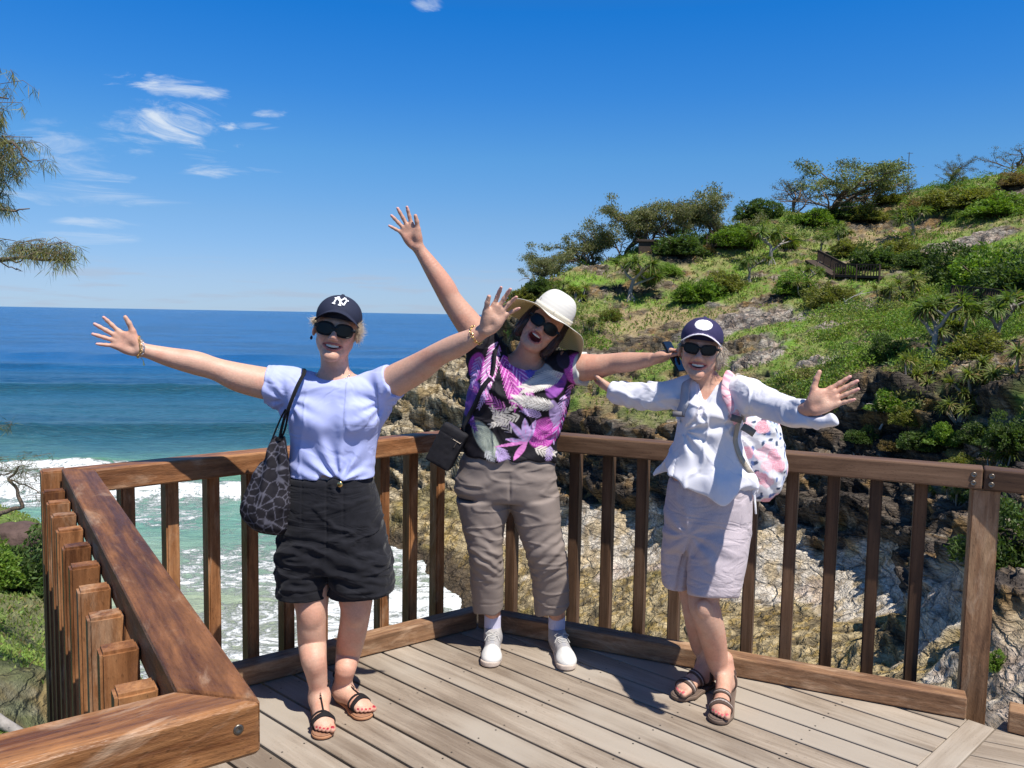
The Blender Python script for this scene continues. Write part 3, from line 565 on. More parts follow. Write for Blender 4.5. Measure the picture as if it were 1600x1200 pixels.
# foam: how much of the surface is white
fn1 = fbm(SX*.10+4, SY*.20, SX*0+1, 5, .6); fn2 = fbm(SX*.05+14, SY*.11, SX*0+6, 4, .55)
surf = ss(108, 74, SY+(fn2-.5)*26)*(.30+.42*ss(.44, .58, fn2))
left_break = gauss(q116+2.0, 1.7)*e116*ss(-34, -44, SX+(fn2-.5)*8)*.85+gauss(q116+9, 6)*e116*.55*ss(-36, -50, SX)
mid_break = gauss(q142+1.5, 2.0)*ss(-36, -30, SX)*ss(-20, -26, SX)*.75
rdist = ss(6, 0, (SEA-ground(SX, SY)))*ss(30, 45, SY)*ss(110, 95, SY); shore = rdist*.5
foam = np.clip(surf+left_break+mid_break+shore+gauss(q88+1, 3)*e88*.55, 0, 1)
Z -= .25*surf*fn1
t1 = ss(330, 120, SY); t2 = ss(128, 84, SY+(fn2-.5)*26); t3 = ss(75, 48, SY+(fn2-.5)*16)
o3 = np.ones(SX.shape+(3,)); sc_ = o3*np.array([.006, .085, .24]); sc_ = mix(sc_, (.030, .108, .150), t1); sc_ = mix(sc_, (.155, .31, .235), t2); sc_ = mix(sc_, (.36, .41, .27), t3)
sc_ = mix(sc_, (.006, .040, .095), ss(.50, .62, fbm(SX*.010, SY*.05, SX*0+3, 4))*ss(110, 160, SY)*.45)
sc_ = mix(sc_, (.10, .27, .14), np.clip((c116+c88)/1.6, 0, 1)*.6)
for c_, q_, w_ in ((c205, q205, 5), (c142, q142, 4)): sc_ = mix(sc_, (.012, .062, .085), np.clip(c_*1.0, 0, 1)*ss(3, -1, q_)*.75)  # shading of the swell fronts put into the water colour
_q3 = SY-(166+.03*SX+wob2*.6); sc_ = mix(sc_, (.014, .065, .095), gauss(_q3, 3.0)*.5*ss(.40, .55, fn2)); _q4 = SY-(236-.02*SX+wob*.6); sc_ = mix(sc_, (.010, .055, .105), gauss(_q4, 4.5)*.5)  # two more swells painted as dark bands, without relief of their own
i = (np.arange(NA2-1)*NR2)[:, None]; j = np.arange(NR2-1)[None]; SF = np.stack([i+j, i+NR2+j, i+NR2+j+1, i+j+1], -1).reshape(-1, 4)
def sea_mat():
    m = bpy.data.materials.new('sea water'); m.use_nodes = True; nt = m.node_tree; b = nt.nodes['Principled BSDF']
    tcn = N(nt, 'ShaderNodeTexCoord'); at = N(nt, 'ShaderNodeAttribute', attribute_name='Col'); fo = N(nt, 'ShaderNodeAttribute', attribute_name='foam')
    def nz(scale, st, d=8.0, dist=0.0, r=.6, typ=None):
        mp = N(nt, 'ShaderNodeMapping'); L(nt, tcn.outputs['Object'], mp.inputs[0]); mp.inputs['Scale'].default_value = st
        n = N(nt, 'ShaderNodeTexNoise', inp={'Scale': scale, 'Detail': d, 'Roughness': r, 'Distortion': dist})
        if typ: n.noise_type = typ
        L(nt, mp.outputs[0], n.inputs['Vector']); return n.outputs[0]
    a = nz(.42, (1, 1.5, 1), 9, 1.4, .68); web = nz(1.1, (1, 1.4, 1), 5, 2.0, .6)
    ridge = mth(nt, 'SUBTRACT', 1.0, mth(nt, 'MULTIPLY', mth(nt, 'ABSOLUTE', mth(nt, 'SUBTRACT', web, .5)), 7.0), clamp=True)
    v = mth(nt, 'ADD', a, mth(nt, 'ADD', mth(nt, 'MULTIPLY', ridge, .14), mth(nt, 'MULTIPLY_ADD', fo.outputs['Fac'], .52, -.40)))
    fm = maprange(nt, v, .44, .66)
    fm = mth(nt, 'MULTIPLY', fm, maprange(nt, fo.outputs['Fac'], .03, .12))
    cap = mth(nt, 'MULTIPLY', maprange(nt, nz(.22, (1, 3.2, 1), 10, .6, .72), .735, .775), .55)
    fm = mth(nt, 'MAXIMUM', fm, cap)
    mx = N(nt, 'ShaderNodeMix', data_type='RGBA'); L(nt, fm, mx.inputs[0])
    sp = nz(.8, (.5, 2.2, 1), 7, 0, .7); tone = maprange(nt, sp, .3, .7, .72, 1.28, False)
    sc = N(nt, 'ShaderNodeVectorMath', operation='SCALE'); L(nt, at.outputs['Color'], sc.inputs[0]); L(nt, tone, sc.inputs['Scale']); L(nt, sc.outputs[0], mx.inputs[6]); mx.inputs[7].default_value = (.80, .82, .80, 1)
    L(nt, mx.outputs[2], b.inputs['Base Color']); L(nt, maprange(nt, fm, 0, 1, .22, .85), b.inputs['Roughness']); b.inputs['IOR'].default_value = 1.33
    b.inputs['Specular IOR Level'].default_value = .42
    w1 = nz(.9, (.55, 1.5, 1), 8, .2, .66); w2 = nz(.13, (.6, 1.8, 1), 5, .3, .6)
    h = mth(nt, 'ADD', mth(nt, 'MULTIPLY', w1, .55), mth(nt, 'ADD', mth(nt, 'MULTIPLY', w2, 1.6), mth(nt, 'MULTIPLY', fm, .22)))
    bp = N(nt, 'ShaderNodeBump', inp={'Strength': 1.0, 'Distance': .9}); L(nt, h, bp.inputs['Height']); L(nt, bp.outputs[0], b.inputs['Normal'])
    return m
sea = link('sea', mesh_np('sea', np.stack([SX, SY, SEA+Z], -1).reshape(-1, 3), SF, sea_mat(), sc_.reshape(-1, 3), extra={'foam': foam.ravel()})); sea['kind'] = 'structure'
# ------------------------------------------------------------------ plants
def leaf_mat(name, trans=.35, rough=.55, spec=.3, tint=(1.5, 1.6, .6)):
    m = bpy.data.materials.new(name); m.use_nodes = True; nt = m.node_tree; b = nt.nodes['Principled BSDF']; out = nt.nodes['Material Output']
    at = N(nt, 'ShaderNodeAttribute', attribute_name='Col'); L(nt, at.outputs['Color'], b.inputs['Base Color']); b.inputs['Roughness'].default_value = rough; b.inputs['Specular IOR Level'].default_value = spec
    tr = N(nt, 'ShaderNodeBsdfTranslucent'); mu = N(nt, 'ShaderNodeVectorMath', operation='MULTIPLY'); L(nt, at.outputs['Color'], mu.inputs[0]); mu.inputs[1].default_value = tint; L(nt, mu.outputs[0], tr.inputs[0])
    mx = N(nt, 'ShaderNodeMixShader'); mx.inputs[0].default_value = trans; L(nt, b.outputs[0], mx.inputs[1]); L(nt, tr.outputs[0], mx.inputs[2]); L(nt, mx.outputs[0], out.inputs[0]); return m
M_LEAF = leaf_mat('leaves'); M_BARK = pmat('bark', (.16, .12, .09), .9, spec=.1, noise=(8, .4), bump=(14, .8, .02)); M_GREYBARK = pmat('grey bark', (.30, .27, .24), .9, spec=.1, noise=(8, .4), bump=(14, .8, .02))

def leaves_geo(C, D, Ln, Wd, colr, up=None, r=rng):
    """rhombus leaves: centres C, directions D, lengths, widths, colours -> V,F,C"""
    n = len(C); D = D/(np.linalg.norm(D, axis=1)[:, None]+1e-9); u = r.normal(size=(n, 3)) if up is None else up
    S = np.cross(D, u); S /= np.linalg.norm(S, axis=1)[:, None]+1e-9; Ln = np.broadcast_to(Ln, n)[:, None]; Wd = np.broadcast_to(Wd, n)[:, None]
    V = np.stack([C-D*Ln*.5, C+S*Wd*.5-D*Ln*.05, C+D*Ln*.5, C-S*Wd*.5-D*Ln*.05], 1).reshape(-1, 3)
    return V, np.arange(4*n).reshape(n, 4), np.repeat(colr, 4, 0)
def varcol(base, n, r, dv=.35, hue=.15):
    b = np.array(base, float)[None]*(1+(r.random((n, 1))-.5)*2*dv); b[:, 0] *= 1+(r.random(n)-.5)*2*hue; return np.clip(b, .003, 1)
def branch_tree(r, h, spread, lean=(0, 0), levels=3, trunk_r=.12, first=.35, nb=4, up=.6):
    """returns tube geo and twig tips"""
    g = Geo(); tips = []
    def grow(p, d, ln, rad, lv):
        k = 6; P = [np.array(p)]; d = np.array(d, float)
        for i in range(k):
            d = norm(d+r.normal(size=3)*.16+np.array([0, 0, .05*up])); P.append(P[-1]+d*ln/k)
        P = np.array(P); R = np.linspace(rad, rad*.5, k+1); g.tube(P, R, 6 if lv < 2 else 4)
        if lv >= levels: tips.append((P[-1], d)); tips.append((P[-3], d)); return
        m = nb if lv else nb+1
        for b in range(m):
            t = first+(1-first)*(b+.6*r.random())/m; q = P[min(k, int(t*k))]; a = r.random()*2*math.pi
            nd = norm(d*.55+np.array([math.cos(a), math.sin(a), .25*up])*spread); grow(q, nd, ln*(.62+.25*r.random()), rad*.55, lv+1)
        tips.append((P[-1], d))
    grow((0, 0, -.3), norm((lean[0], lean[1], 1)), h*.55, trunk_r, 0); return g, tips
PROTO = {}
def make_tree(kind, seed):
    """unit-ish tree meshes (height about 1): dict part -> mesh"""
    r = np.random.default_rng(seed); out = {}
    if kind in ('she_oak', 'banksia', 'round_tree', 'sparse'):
        lean = {'she_oak': (-.25, 0), 'banksia': (-.2, 0), 'round_tree': (0, 0), 'sparse': (.1, 0)}[kind]
        g, tips = branch_tree(r, 1.0, {'she_oak': 1.0, 'banksia': 1.2, 'round_tree': .9, 'sparse': .9}[kind], lean, 3, .028, .3, 3, .5)
        g_v = np.concatenate(g.V); zmax = g_v[:, 2].max(); k = .88/zmax
        for i in range(len(g.V)): g.V[i] = g.V[i]*k
        out['trunk'] = g.mesh('trunk', M_BARK)
        L_ = Geo(); nt_ = len(tips); per = {'she_oak': 120, 'banksia': 115, 'round_tree': 90, 'sparse': 50}[kind]
        base = {'she_oak': (.16, .165, .075), 'banksia': (.15, .175, .075), 'round_tree': (.08, .13, .035), 'sparse': (.095, .10, .055)}[kind]
        for p, d in tips:
            p = p*k
            if p[2] < .30: continue
            n = int(per*(.6+.8*r.random())); c = p+r.normal(size=(n, 3))*np.array([.062, .062, .040])*(1 if kind != 'sparse' else .7); cc = varcol(base, n, r, .35)*(.75+.5*r.random())
            D = r.normal(size=(n, 3))+np.array([0, 0, {'she_oak': -.5}.get(kind, .4)]); ln = {'she_oak': .046, 'banksia': .044, 'round_tree': .032, 'sparse': .03}[kind]
            L_.add(*(lambda a: (a[0], a[1], a[2]))(leaves_geo(c, D, ln*(.7+.6*r.random(n)), ln*.38, cc, r=r)))
        out['crown'] = L_.mesh('crown', M_LEAF, False)
    elif kind in ('shrub', 'bright_shrub', 'dry_shrub', 'olive_shrub'):
        base = {'shrub': (.075, .120, .030), 'bright_shrub': (.135, .220, .030), 'dry_shrub': (.20, .145, .06), 'olive_shrub': (.175, .185, .040)}[kind]
        n = 5200; v = r.normal(size=(n, 3)); v /= np.linalg.norm(v, axis=1)[:, None]; v[:, 2] = np.abs(v[:, 2])
        bump = .35+1.15*fbm(v[:, 0]*2.1+seed, v[:, 1]*2.1, v[:, 2]*2.1, 4); rad = bump*(.72+.30*r.random(n)**.6)
        c = v*rad[:, None]*np.array([.5, .5, .62]); gap = fbm(v[:, 0]*3.2+seed+9, v[:, 1]*3.2, v[:, 2]*3.2, 2); keep = gap > .40; c = c[keep]; v = v[keep]; n = len(c)
        cl_ = .7+.6*vn(v[:, 0]*4+seed, v[:, 1]*4, v[:, 2]*4); cc = varcol(base, n, r, .3)*cl_[:, None]
        L_ = Geo(); L_.add(*leaves_geo(c, v+r.normal(size=(n, 3))*.7, .05+.03*r.random(n), .022, cc, r=r))
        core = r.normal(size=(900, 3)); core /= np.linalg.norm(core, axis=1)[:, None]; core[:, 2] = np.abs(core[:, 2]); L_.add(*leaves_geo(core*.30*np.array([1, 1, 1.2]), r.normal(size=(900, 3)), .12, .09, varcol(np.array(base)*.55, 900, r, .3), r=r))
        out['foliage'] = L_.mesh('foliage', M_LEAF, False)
        g = Geo()
        for b in range(7):
            a = r.random()*6.28; q = np.array([math.cos(a), math.sin(a), 0])*.32; g.tube([(0, 0, -.12), q*.4+np.array([0, 0, .15]), q+np.array([0, 0, .38])], [.016, .010, .005], 5)
        out['stem'] = g.mesh('stem', M_BARK)
    elif kind == 'pandanus':
        g = Geo(); heads = []
        def grow(p, d, ln, rad, lv):
            P = [np.array(p)]; d = np.array(d, float)
            for i in range(4): d = norm(d+r.normal(size=3)*.12+np.array([0, 0, .10])); P.append(P[-1]+d*ln/4)
            g.tube(P, np.linspace(rad, rad*.75, 5), 6)
            if lv == 2: heads.append((P[-1], d)); return
            for b in range(3 if lv == 0 else 3):
                a = b*2.1+r.random()*1.4; grow(P[-1] if b else P[-2], norm(d*.45+np.array([math.cos(a), math.sin(a), .18])), ln*(.55+.25*r.random()), rad*.72, lv+1)
        grow((0, 0, -.05), (0.05, 0, 1), .42, .035, 0)
        for a in np.arange(5)*1.257: g.tube([(0, 0, .14), (.06*math.cos(a), .06*math.sin(a), .05), (.11*math.cos(a), .11*math.sin(a), -.12)], [.009, .008, .008], 4)
        out['trunk'] = g.mesh('trunk', M_GREYBARK)
        L_ = Geo()
        for p, d in heads: strap_head(L_, p, d, .20, 46, r, (.12, .17, .036), dead=.12)
        out['crown'] = L_.mesh('crown', M_LEAF, False)
    elif kind == 'pandanus_clump':
        L_ = Geo(); g = Geo()
        for b in range(9):
            a = r.random()*6.28; q = np.array([math.cos(a), math.sin(a), 0])*.40*r.random()**.5; p = q+np.array([0, 0, .10+.50*r.random()]); g.tube([q*.3+np.array([0, 0, -.1]), q*.8+np.array([0, 0, .1]), p], [.03, .022, .018], 5)
            strap_head(L_, p, norm(q+np.array([0, 0, .6])), .24, 50, r, (.15, .18, .040), dead=.25)
        out['crown'] = L_.mesh('crown', M_LEAF, False); out['stem'] = g.mesh('stem', M_GREYBARK)
    elif kind == 'dead_branch':
        g, t = branch_tree(r, 1.6, 1.0, (.5, 0), 2, .03, .3, 2, .2); out['trunk'] = g.mesh('trunk', M_PALE)
    return out
M_PALE = pmat('bleached wood', (.52, .47, .42), .8, spec=.2, noise=(20, .25))
def strap_head(L_, p, d, R, n, r, base, dead=.1):
    """a rosette of long arching strap leaves"""
    d = norm(d); u = norm(np.cross(d, (.31, .2, 1))); w = np.cross(d, u)
    for i in range(n):
        a = i*2.399+r.random()*.3; t = (i+.5)/n; el = 1.35-1.7*t; o = (math.cos(a)*u+math.sin(a)*w); dirn = norm(o*math.cos(el)+d*math.sin(el)); ln = R*(.75+.5*r.random())
        side = norm(np.cross(dirn, d)+1e-4); P = [np.array(p, float)]; q = dirn.copy()
        for k in range(4): P.append(P[-1]+q*ln/4); q = norm(q+np.array([0, 0, -.30-.25*k*.5]))
        P = np.array(P); wd = np.array([.055, .06, .045, .028, .004])*R*1.15
        V = np.concatenate([P-side*wd[:, None], P+side*wd[:, None]]); Fq = np.array([[k, k+1, k+6, k+5] for k in range(4)])
        col = varcol((.26, .19, .09) if r.random() < dead and t > .5 else base, 1, r, .35)[0]; L_.add(V, Fq, col)
VAR = {'she_oak': 4, 'banksia': 3, 'round_tree': 3, 'sparse': 3, 'shrub': 3, 'bright_shrub': 3, 'dry_shrub': 2, 'olive_shrub': 3, 'pandanus': 4, 'pandanus_clump': 3, 'dead_branch': 3}
_cnt = {}
def plant(kind, p, h, label, name=None, cat='shrub', group=None, wide=1.0, rz=None, tilt=(0, 0)):
    i = _cnt.get(kind, 0); _cnt[kind] = i+1; key = (kind, i % VAR[kind])
    if key not in PROTO: PROTO[key] = make_tree(kind, 100+17*len(PROTO))
    nm = name or {'she_oak': 'she_oak_tree', 'banksia': 'banksia_tree', 'round_tree': 'round_tree', 'sparse': 'sparse_tree', 'pandanus': 'pandanus_tree', 'pandanus_clump': 'pandanus_clump', 'dead_branch': 'dead_tree'}.get(kind, 'shrub')
    e = empty(nm, p, label, cat, group); rz = random.random()*6.28 if rz is None else rz
    M = Matrix.Translation(Vector(p)) @ Matrix.Rotation(tilt[0], 4, 'X') @ Matrix.Rotation(tilt[1], 4, 'Y') @ Matrix.Rotation(rz, 4, 'Z') @ Matrix.Diagonal((h*wide, h*wide, h, 1))
    for part, me in PROTO[key].items(): link(part, me, e, M)
    return e
def plant_px(kind, px, py, hpx, label, wide=1.0, D=None, sink=.0, **kw):
    """root on the terrain under a photo pixel; hpx = height in photo pixels"""
    h = hit(px, py)
    if h is None: h = AD(px, py, D or 90); h[2] = ground(h[0], h[1])
    return plant(kind, h-np.array([0, 0, sink]), hpx/1280*h[1]*(1.3 if kind in ('shrub', 'bright_shrub', 'olive_shrub') else 1.15 if 'pandanus' in kind else 1.0), label, wide=wide*(.92 if 'shrub' in kind else 1), **kw)
GR = {'t': 'she-oaks along the skyline of the headland', 'p': 'pandanus trees on the headland slope', 's': 'shrubs on the headland slope', 'b': 'trees on the headland ridge'}
if not ONLY or 'veg' in ONLY:
    # skyline she-oaks, left to right, stepping up the ridge
    for x, y, h, lab in [(838, 445, 50, 'lowest wind-bent tree at the seaward foot of the skyline row'), (882, 425, 72, 'grey-green she-oak second from the seaward end of the skyline row'),
        (915, 412, 76, 'she-oak with forked stems left of the hilltop row middle'), (948, 402, 76, 'rounded she-oak in the skyline row above the small grassy knoll'), (982, 394, 84, 'she-oak with thin dark stems just left of the dark lookout roof'),
        (1018, 386, 84, 'olive she-oak standing right behind the dark lookout roof'), (1052, 384, 82, 'she-oak between the roof and the tallest skyline tree'), (1085, 380, 102, 'tallest she-oak of the skyline row, rising over its neighbours'), (1118, 378, 72, 'small she-oak at the inland end of the skyline row')]:
        plant_px('she_oak', x, y, h, lab, wide=.98, cat='tree', group=GR['t'], D=92)
    for x, y, h, k, w, lab in [(1240, 322, 72, 'sparse', 1.1, 'leaning thin tree with a bare trunk, left of the big ridge-top crown'), (1282, 332, 84, 'banksia', 1.35, 'broad grey-green tree with the widest crown on the ridge top'),
        (1318, 326, 62, 'banksia', 1.0, 'lower rounded tree on the right flank of the widest ridge crown'), (1356, 318, 38, 'sparse', 1.0, 'small sparse tree right of the widest ridge crown'), (1412, 302, 28, 'sparse', 1.3, 'bare wispy tree at the foot of the thin mast'),
        (1482, 290, 48, 'sparse', .9, 'spindly upright tree alone on the right part of the ridge'), (1505, 288, 26, 'banksia', 1.2, 'low bushy tree right of the spindly upright one'), (1596, 268, 56, 'sparse', 1.3, 'sparse tree cut by the right edge of the picture on the ridge')]:
        plant_px(k, x, y, h, lab, wide=w, cat='tree', group=GR['b'], D=100)
    for x, y, h, w, lab in [(985, 470, 78, 1.25, 'pandanus with spreading crown and thin stilts above the woman in the sun hat'), (1205, 412, 64, 1.3, 'tall pandanus on the slope below the big ridge tree'), (1308, 398, 46, 1.0, 'small upright pandanus near the upper boardwalk stairs'),
        (1282, 394, 30, 1.0, 'young pandanus just left of the small upright pandanus'), (1425, 372, 56, 1.2, 'pandanus above the upper boardwalk fence'), (1260, 450, 40, 1.2, 'pandanus-like green clump left of the upper boardwalk fence'), (1455, 560, 110, 1.1, 'large pandanus leaning over the dark gully in the right half'),
        (1552, 545, 95, 1.15, 'large pandanus in front of the lower boardwalk fence'), (875, 470, 36, 1.2, 'low pandanus on the seaward slope left of the sun hat'), (1170, 440, 46, 1.1, 'pandanus on the middle slope left of the rounded bush')]:
        plant_px('pandanus', x, y, h, lab, wide=w, cat='tree', group=GR['p'])
    for x, y, h, w, lab in [(900, 470, 34, 1.3, 'strap-leaved clump above the sun hat'), (860, 480, 30, 1.4, 'strap-leaved clump at the seaward edge left of the sun hat'), (1425, 465, 52, 1.5, 'wide strap-leaved clump right of the upper boardwalk fence'),
        (1392, 478, 44, 1.3, 'strap-leaved clump under the upper boardwalk fence'), (1480, 530, 70, 1.2, 'strap-leaved clump at the middle of the dense right thicket'), (1530, 620, 78, 1.2, 'strap-leaved clump hanging at the right thicket foot'), (1585, 600, 80, 1.3, 'strap-leaved clump by the right picture edge'),
        (1430, 610, 70, 1.0, 'strap-leaved clump on the dark gully edge'), (1500, 655, 60, 1.1, 'strap-leaved clump in the gully above the bright bush'), (1550, 740, 56, 1.1, 'strap-leaved clump above the rail near the right edge'), (1495, 790, 40, 1.1, 'tufted strap plant seen under the right top rail'), (1450, 775, 26, 1.2, 'small tufted strap plant beside the bigger one under the rail'), (925, 520, 34, 1.2, 'strap-leaved clump just right of the sun hat'), (1255, 462, 30, 1.3, 'strap-leaved clump left of the yellowish dome bush')]:
        plant_px('pandanus_clump', x, y, h, lab, wide=w, name='pandanus_clump', cat='plant', group='strap-leaved clumps on the headland')
    for x, y, h, w, k, lab in [(1060, 398, 46, 1.6, 'shrub', 'dark rounded bush right of the lookout roof on the ridge'), (1092, 470, 44, 1.7, 'bright_shrub', 'bright green bush on the middle slope above the white cap'), (1135, 455, 42, 1.5, 'olive_shrub', 'olive dome bush beside the bright green one'),
        (1042, 428, 20, 2.0, 'bright_shrub', 'low bright bush on the seaward grassy slope'), (1150, 352, 44, 1.8, 'bright_shrub', 'yellow-green bush at the right end of the she-oak row'), (1185, 342, 38, 1.8, 'shrub', 'dark bush on the ridge below the leaning tree'), (1130, 375, 30, 1.6, 'olive_shrub', 'olive bush under the inland end of the tree row'),
        (1243, 458, 42, 1.5, 'bright_shrub', 'bright leafy bush left of the yellowish dome bush'), (1296, 478, 46, 1.4, 'olive_shrub', 'yellowish dome-shaped bush below the upper boardwalk fence'), (1330, 400, 34, 1.6, 'olive_shrub', 'olive bush above the upper boardwalk stairs'),
        (1365, 418, 46, 1.6, 'shrub', 'dark bush at the right end of the upper boardwalk fence'), (1390, 318, 22, 2.2, 'olive_shrub', 'low olive bush on the ridge left of the mast'), (1440, 330, 36, 1.5, 'dry_shrub', 'brown dark-sided bush on the upper right slope'), (1475, 326, 40, 1.7, 'olive_shrub', 'olive bush right of the brown one high on the slope'),
        (1530, 322, 40, 2.0, 'olive_shrub', 'wide low bush under the ridge at the right'), (1585, 290, 34, 1.6, 'dry_shrub', 'reddish brown bush on the ridge at the right edge'), (1560, 335, 40, 2.0, 'bright_shrub', 'bright low bush near the right edge high on the slope'), (1350, 345, 30, 2.0, 'olive_shrub', 'low olive bush in the middle of the upper slope'),
        (1270, 350, 30, 2.0, 'bright_shrub', 'bright low bush under the widest ridge tree'), (1310, 340, 26, 2.0, 'shrub', 'dark low bush under the right side of the widest ridge tree'), (1500, 440, 70, 1.4, 'shrub', 'dark green bush left above the lower boardwalk fence'), (1548, 452, 86, 1.4, 'bright_shrub', 'tall bright bush above the lower boardwalk fence'),
        (1598, 470, 96, 1.3, 'shrub', 'big dark bush at the right edge above the lower boardwalk fence'), (1405, 400, 36, 1.6, 'olive_shrub', 'olive bush below the upper pandanus'), (1440, 415, 38, 1.7, 'shrub', 'dark bush in a row right of the upper fence'), (1385, 560, 46, 1.3, 'shrub', 'dark low bush at the head of the dark gully'),
        (1520, 560, 60, 1.4, 'olive_shrub', 'olive bush inside the right thicket'), (1575, 700, 60, 1.2, 'shrub', 'dark shaded bush at the right edge just above the rail'), (1440, 700, 44, 1.4, 'shrub', 'shaded bush in the gully above the right rail'), (1575, 880, 120, 1.1, 'shrub', 'dark bush behind the thick right post'),
        (1560, 1040, 34, 1.0, 'bright_shrub', 'small lime green cushion plant beside the foot of the thick post'), (1015, 440, 24, 1.5, 'shrub', 'small dark bush right of the spreading pandanus'), (1395, 640, 40, 1.6, 'bright_shrub', 'bright low bush beyond the outstretched hand at the right'), (1100, 395, 22, 1.8, 'dry_shrub', 'dry brown bush under the dark rounded one'),
        (1230, 385, 30, 1.5, 'dry_shrub', 'dry bush right of the tall slope pandanus'), (1320, 430, 22, 1.6, 'bright_shrub', 'small bush growing through the upper boardwalk rail'), (955, 500, 24, 1.5, 'olive_shrub', 'olive bush below the spreading pandanus'), (1000, 690, 22, 1.6, 'bright_shrub', 'green tuft clinging to the cliff below the phone'),
        (1345, 690, 30, 1.5, 'shrub', 'shaded bush on the cliff top left of the forked bleached branch'), (1420, 660, 34, 1.5, 'olive_shrub', 'olive bush in the gully right of the forked bleached branch'), (1480, 690, 40, 1.4, 'bright_shrub', 'bright bush on the gully floor below the large pandanus'), (1530, 690, 38, 1.5, 'shrub', 'dark bush low in the gully left of the right edge'),
        (1505, 735, 34, 1.5, 'olive_shrub', 'olive bush just above the right top rail'), (1300, 640, 24, 1.6, 'shrub', 'low bush at the cliff edge behind the white sleeve'), (1560, 780, 60, 1.2, 'shrub', 'dark bush seen under the rail beside the thick post'), (1460, 640, 30, 1.6, 'dry_shrub', 'dry brown bush in the middle of the gully'), (1390, 700, 24, 1.7, 'dry_shrub', 'dry low bush above the rail near the bleached twigs'),
        (845, 455, 26, 1.8, 'shrub', 'dark low bush at the seaward foot of the ridge'), (815, 470, 26, 1.8, 'olive_shrub', 'olive bush lowest on the seaward edge')]:
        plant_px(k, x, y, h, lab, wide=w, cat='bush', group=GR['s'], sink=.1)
    for x, y, h, t, lab in [(1375, 655, 60, 1.0, 'bleached forked branch standing in the dark gully'), (1325, 480, 46, -.9, 'bleached fallen branch on the bare patch of the slope'), (1410, 735, 26, .4, 'thin bleached twigs just above the right top rail'), (1345, 728, 24, -.3, 'thin bleached twigs left of the others above the rail')]:
        plant_px('dead_branch', x, y, h, lab, wide=1.0, cat='dead branch', group='bleached dead branches', name='dead_branch')

    # low heath that nobody could count, over the green ground
    def scatter(n, seed, region, size, base, name, label, blades, flat=1.0):
        r = np.random.default_rng(seed); x, y = region(n, r); z = ground(x, y); G_ = Geo(); V = np.stack([x, y, z], 1); n = len(V)
        for b in range(blades):
            s = size(V)*(.6+.8*r.random(n)); c = V+r.normal(size=(n, 3))*np.array([1, 1, .25])*s[:, None]*.6+np.array([0, 0, 1])*s[:, None]*.3*flat
            cn = fbm(V[:, 0]*.3+50, V[:, 1]*.3, V[:, 2]*.3, 3)[:, None]; cc = varcol(base, n, r, .35)*(1+(cn-.5)*1.6); dry = (r.random(n) < .16)[:, None]; cc = np.where(dry, varcol((.26, .21, .10), n, r), cc)
            G_.add(*leaves_geo(c, r.normal(size=(n, 3))*.6+np.array([0, 0, 1.0*flat]), s, s*.35, cc, r=r))
        o = link(name, G_.mesh(name, M_LEAF, False)); tag(o, label, 'ground cover', kind='stuff'); return o
    from_grid = lambda A: A
    vmask = ((vegL > .55) & (rock < .35) & (~near_) & (TZ > -8)).ravel()
    _idx = np.nonzero(vmask)[0]
    def reg_hill(n, r):
        k = r.choice(_idx, n); jx = r.normal(size=n)*.15; return TX.ravel()[k]+jx, TY.ravel()[k]+r.normal(size=n)*.15
    scatter(40000, 5, reg_hill, lambda V: np.clip(V[:, 1]/65, .35, 1.4)*.26, (.175, .245, .048), 'heath', 'low green and straw coloured heath covering the headland slope', 3)
    # wind-pruned scrub that runs together into one uneven mass
    def scrub(n, seed):
        r = np.random.default_rng(seed); z_ = ground; x, y = reg_hill(n*2, r); m = fbm(x*.07+3, y*.07, x*0, 3)+.12*ss(20, 50, x)+.06*ss(75, 95, y)-.06*ss(0, -4, z_(x, y))+(r.random(len(x))-.5)*.12; k = np.argsort(-m)[:n]; x = x[k]; y = y[k]; z = ground(x, y); G_ = Geo()
        pal = [(.125, .205, .040), (.19, .295, .045), (.215, .26, .058), (.105, .17, .042), (.20, .20, .07), (.165, .28, .036)]
        for i in range(n):
            R_ = .35+1.15*r.random()**2.2; nl_ = int(60+110*R_); v = r.normal(size=(nl_, 3)); v /= np.linalg.norm(v, axis=1)[:, None]; v[:, 2] = np.abs(v[:, 2]); q = v*(R_*(.45+.75*fbm(v[:, 0]*2+i, v[:, 1]*2, v[:, 2]*2, 2)))[:, None]*np.array([1.2, 1.2, .95])
            tone = fbm(np.array([x[i]*.12]), np.array([y[i]*.12]), np.array([2.]), 2)[0]; pi_ = int(np.clip((tone-.25)*9+r.normal()*1.1, 0, 5)); G_.add(*leaves_geo(np.array([x[i], y[i], z[i]])+q, v+r.normal(size=(nl_, 3))*.8, .10+.09*r.random(nl_)+.03*R_, .07, varcol(pal[pi_], nl_, r, .4), r=r))
        o = link('scrub', G_.mesh('scrub', M_LEAF, False)); tag(o, 'wind-pruned scrub running together over the headland slope', 'scrub', kind='stuff')
    scrub(3900, 21)
    _idn = np.nonzero((near_ & (slope < 1.9) & (TX > -14) & (TY < 20) & (rock < .6)).ravel())[0]
    def reg_near(n, r):
        k = r.choice(_idn, n); return TX.ravel()[k]+r.normal(size=n)*.05, TY.ravel()[k]+r.normal(size=n)*.05
    scatter(60000, 6, reg_near, lambda V: np.full(len(V), .060), (.21, .29, .065), 'grass', 'short bright grass and creeper on the bank beside the platform', 3)
    # left bank
    plant('shrub', (*AD(26, 915, 11.5)[:2], ground(*AD(26, 915, 11.5)[:2])-.1), 1.45, 'dense dark green bush on the bank left of the platform', cat='bush', wide=1.15)
    plant('bright_shrub', (*AD(-30, 900, 11.0)[:2], ground(*AD(-30, 900, 11.0)[:2])), 1.0, 'second bush partly cut by the left edge of the picture', cat='bush', wide=1.2)
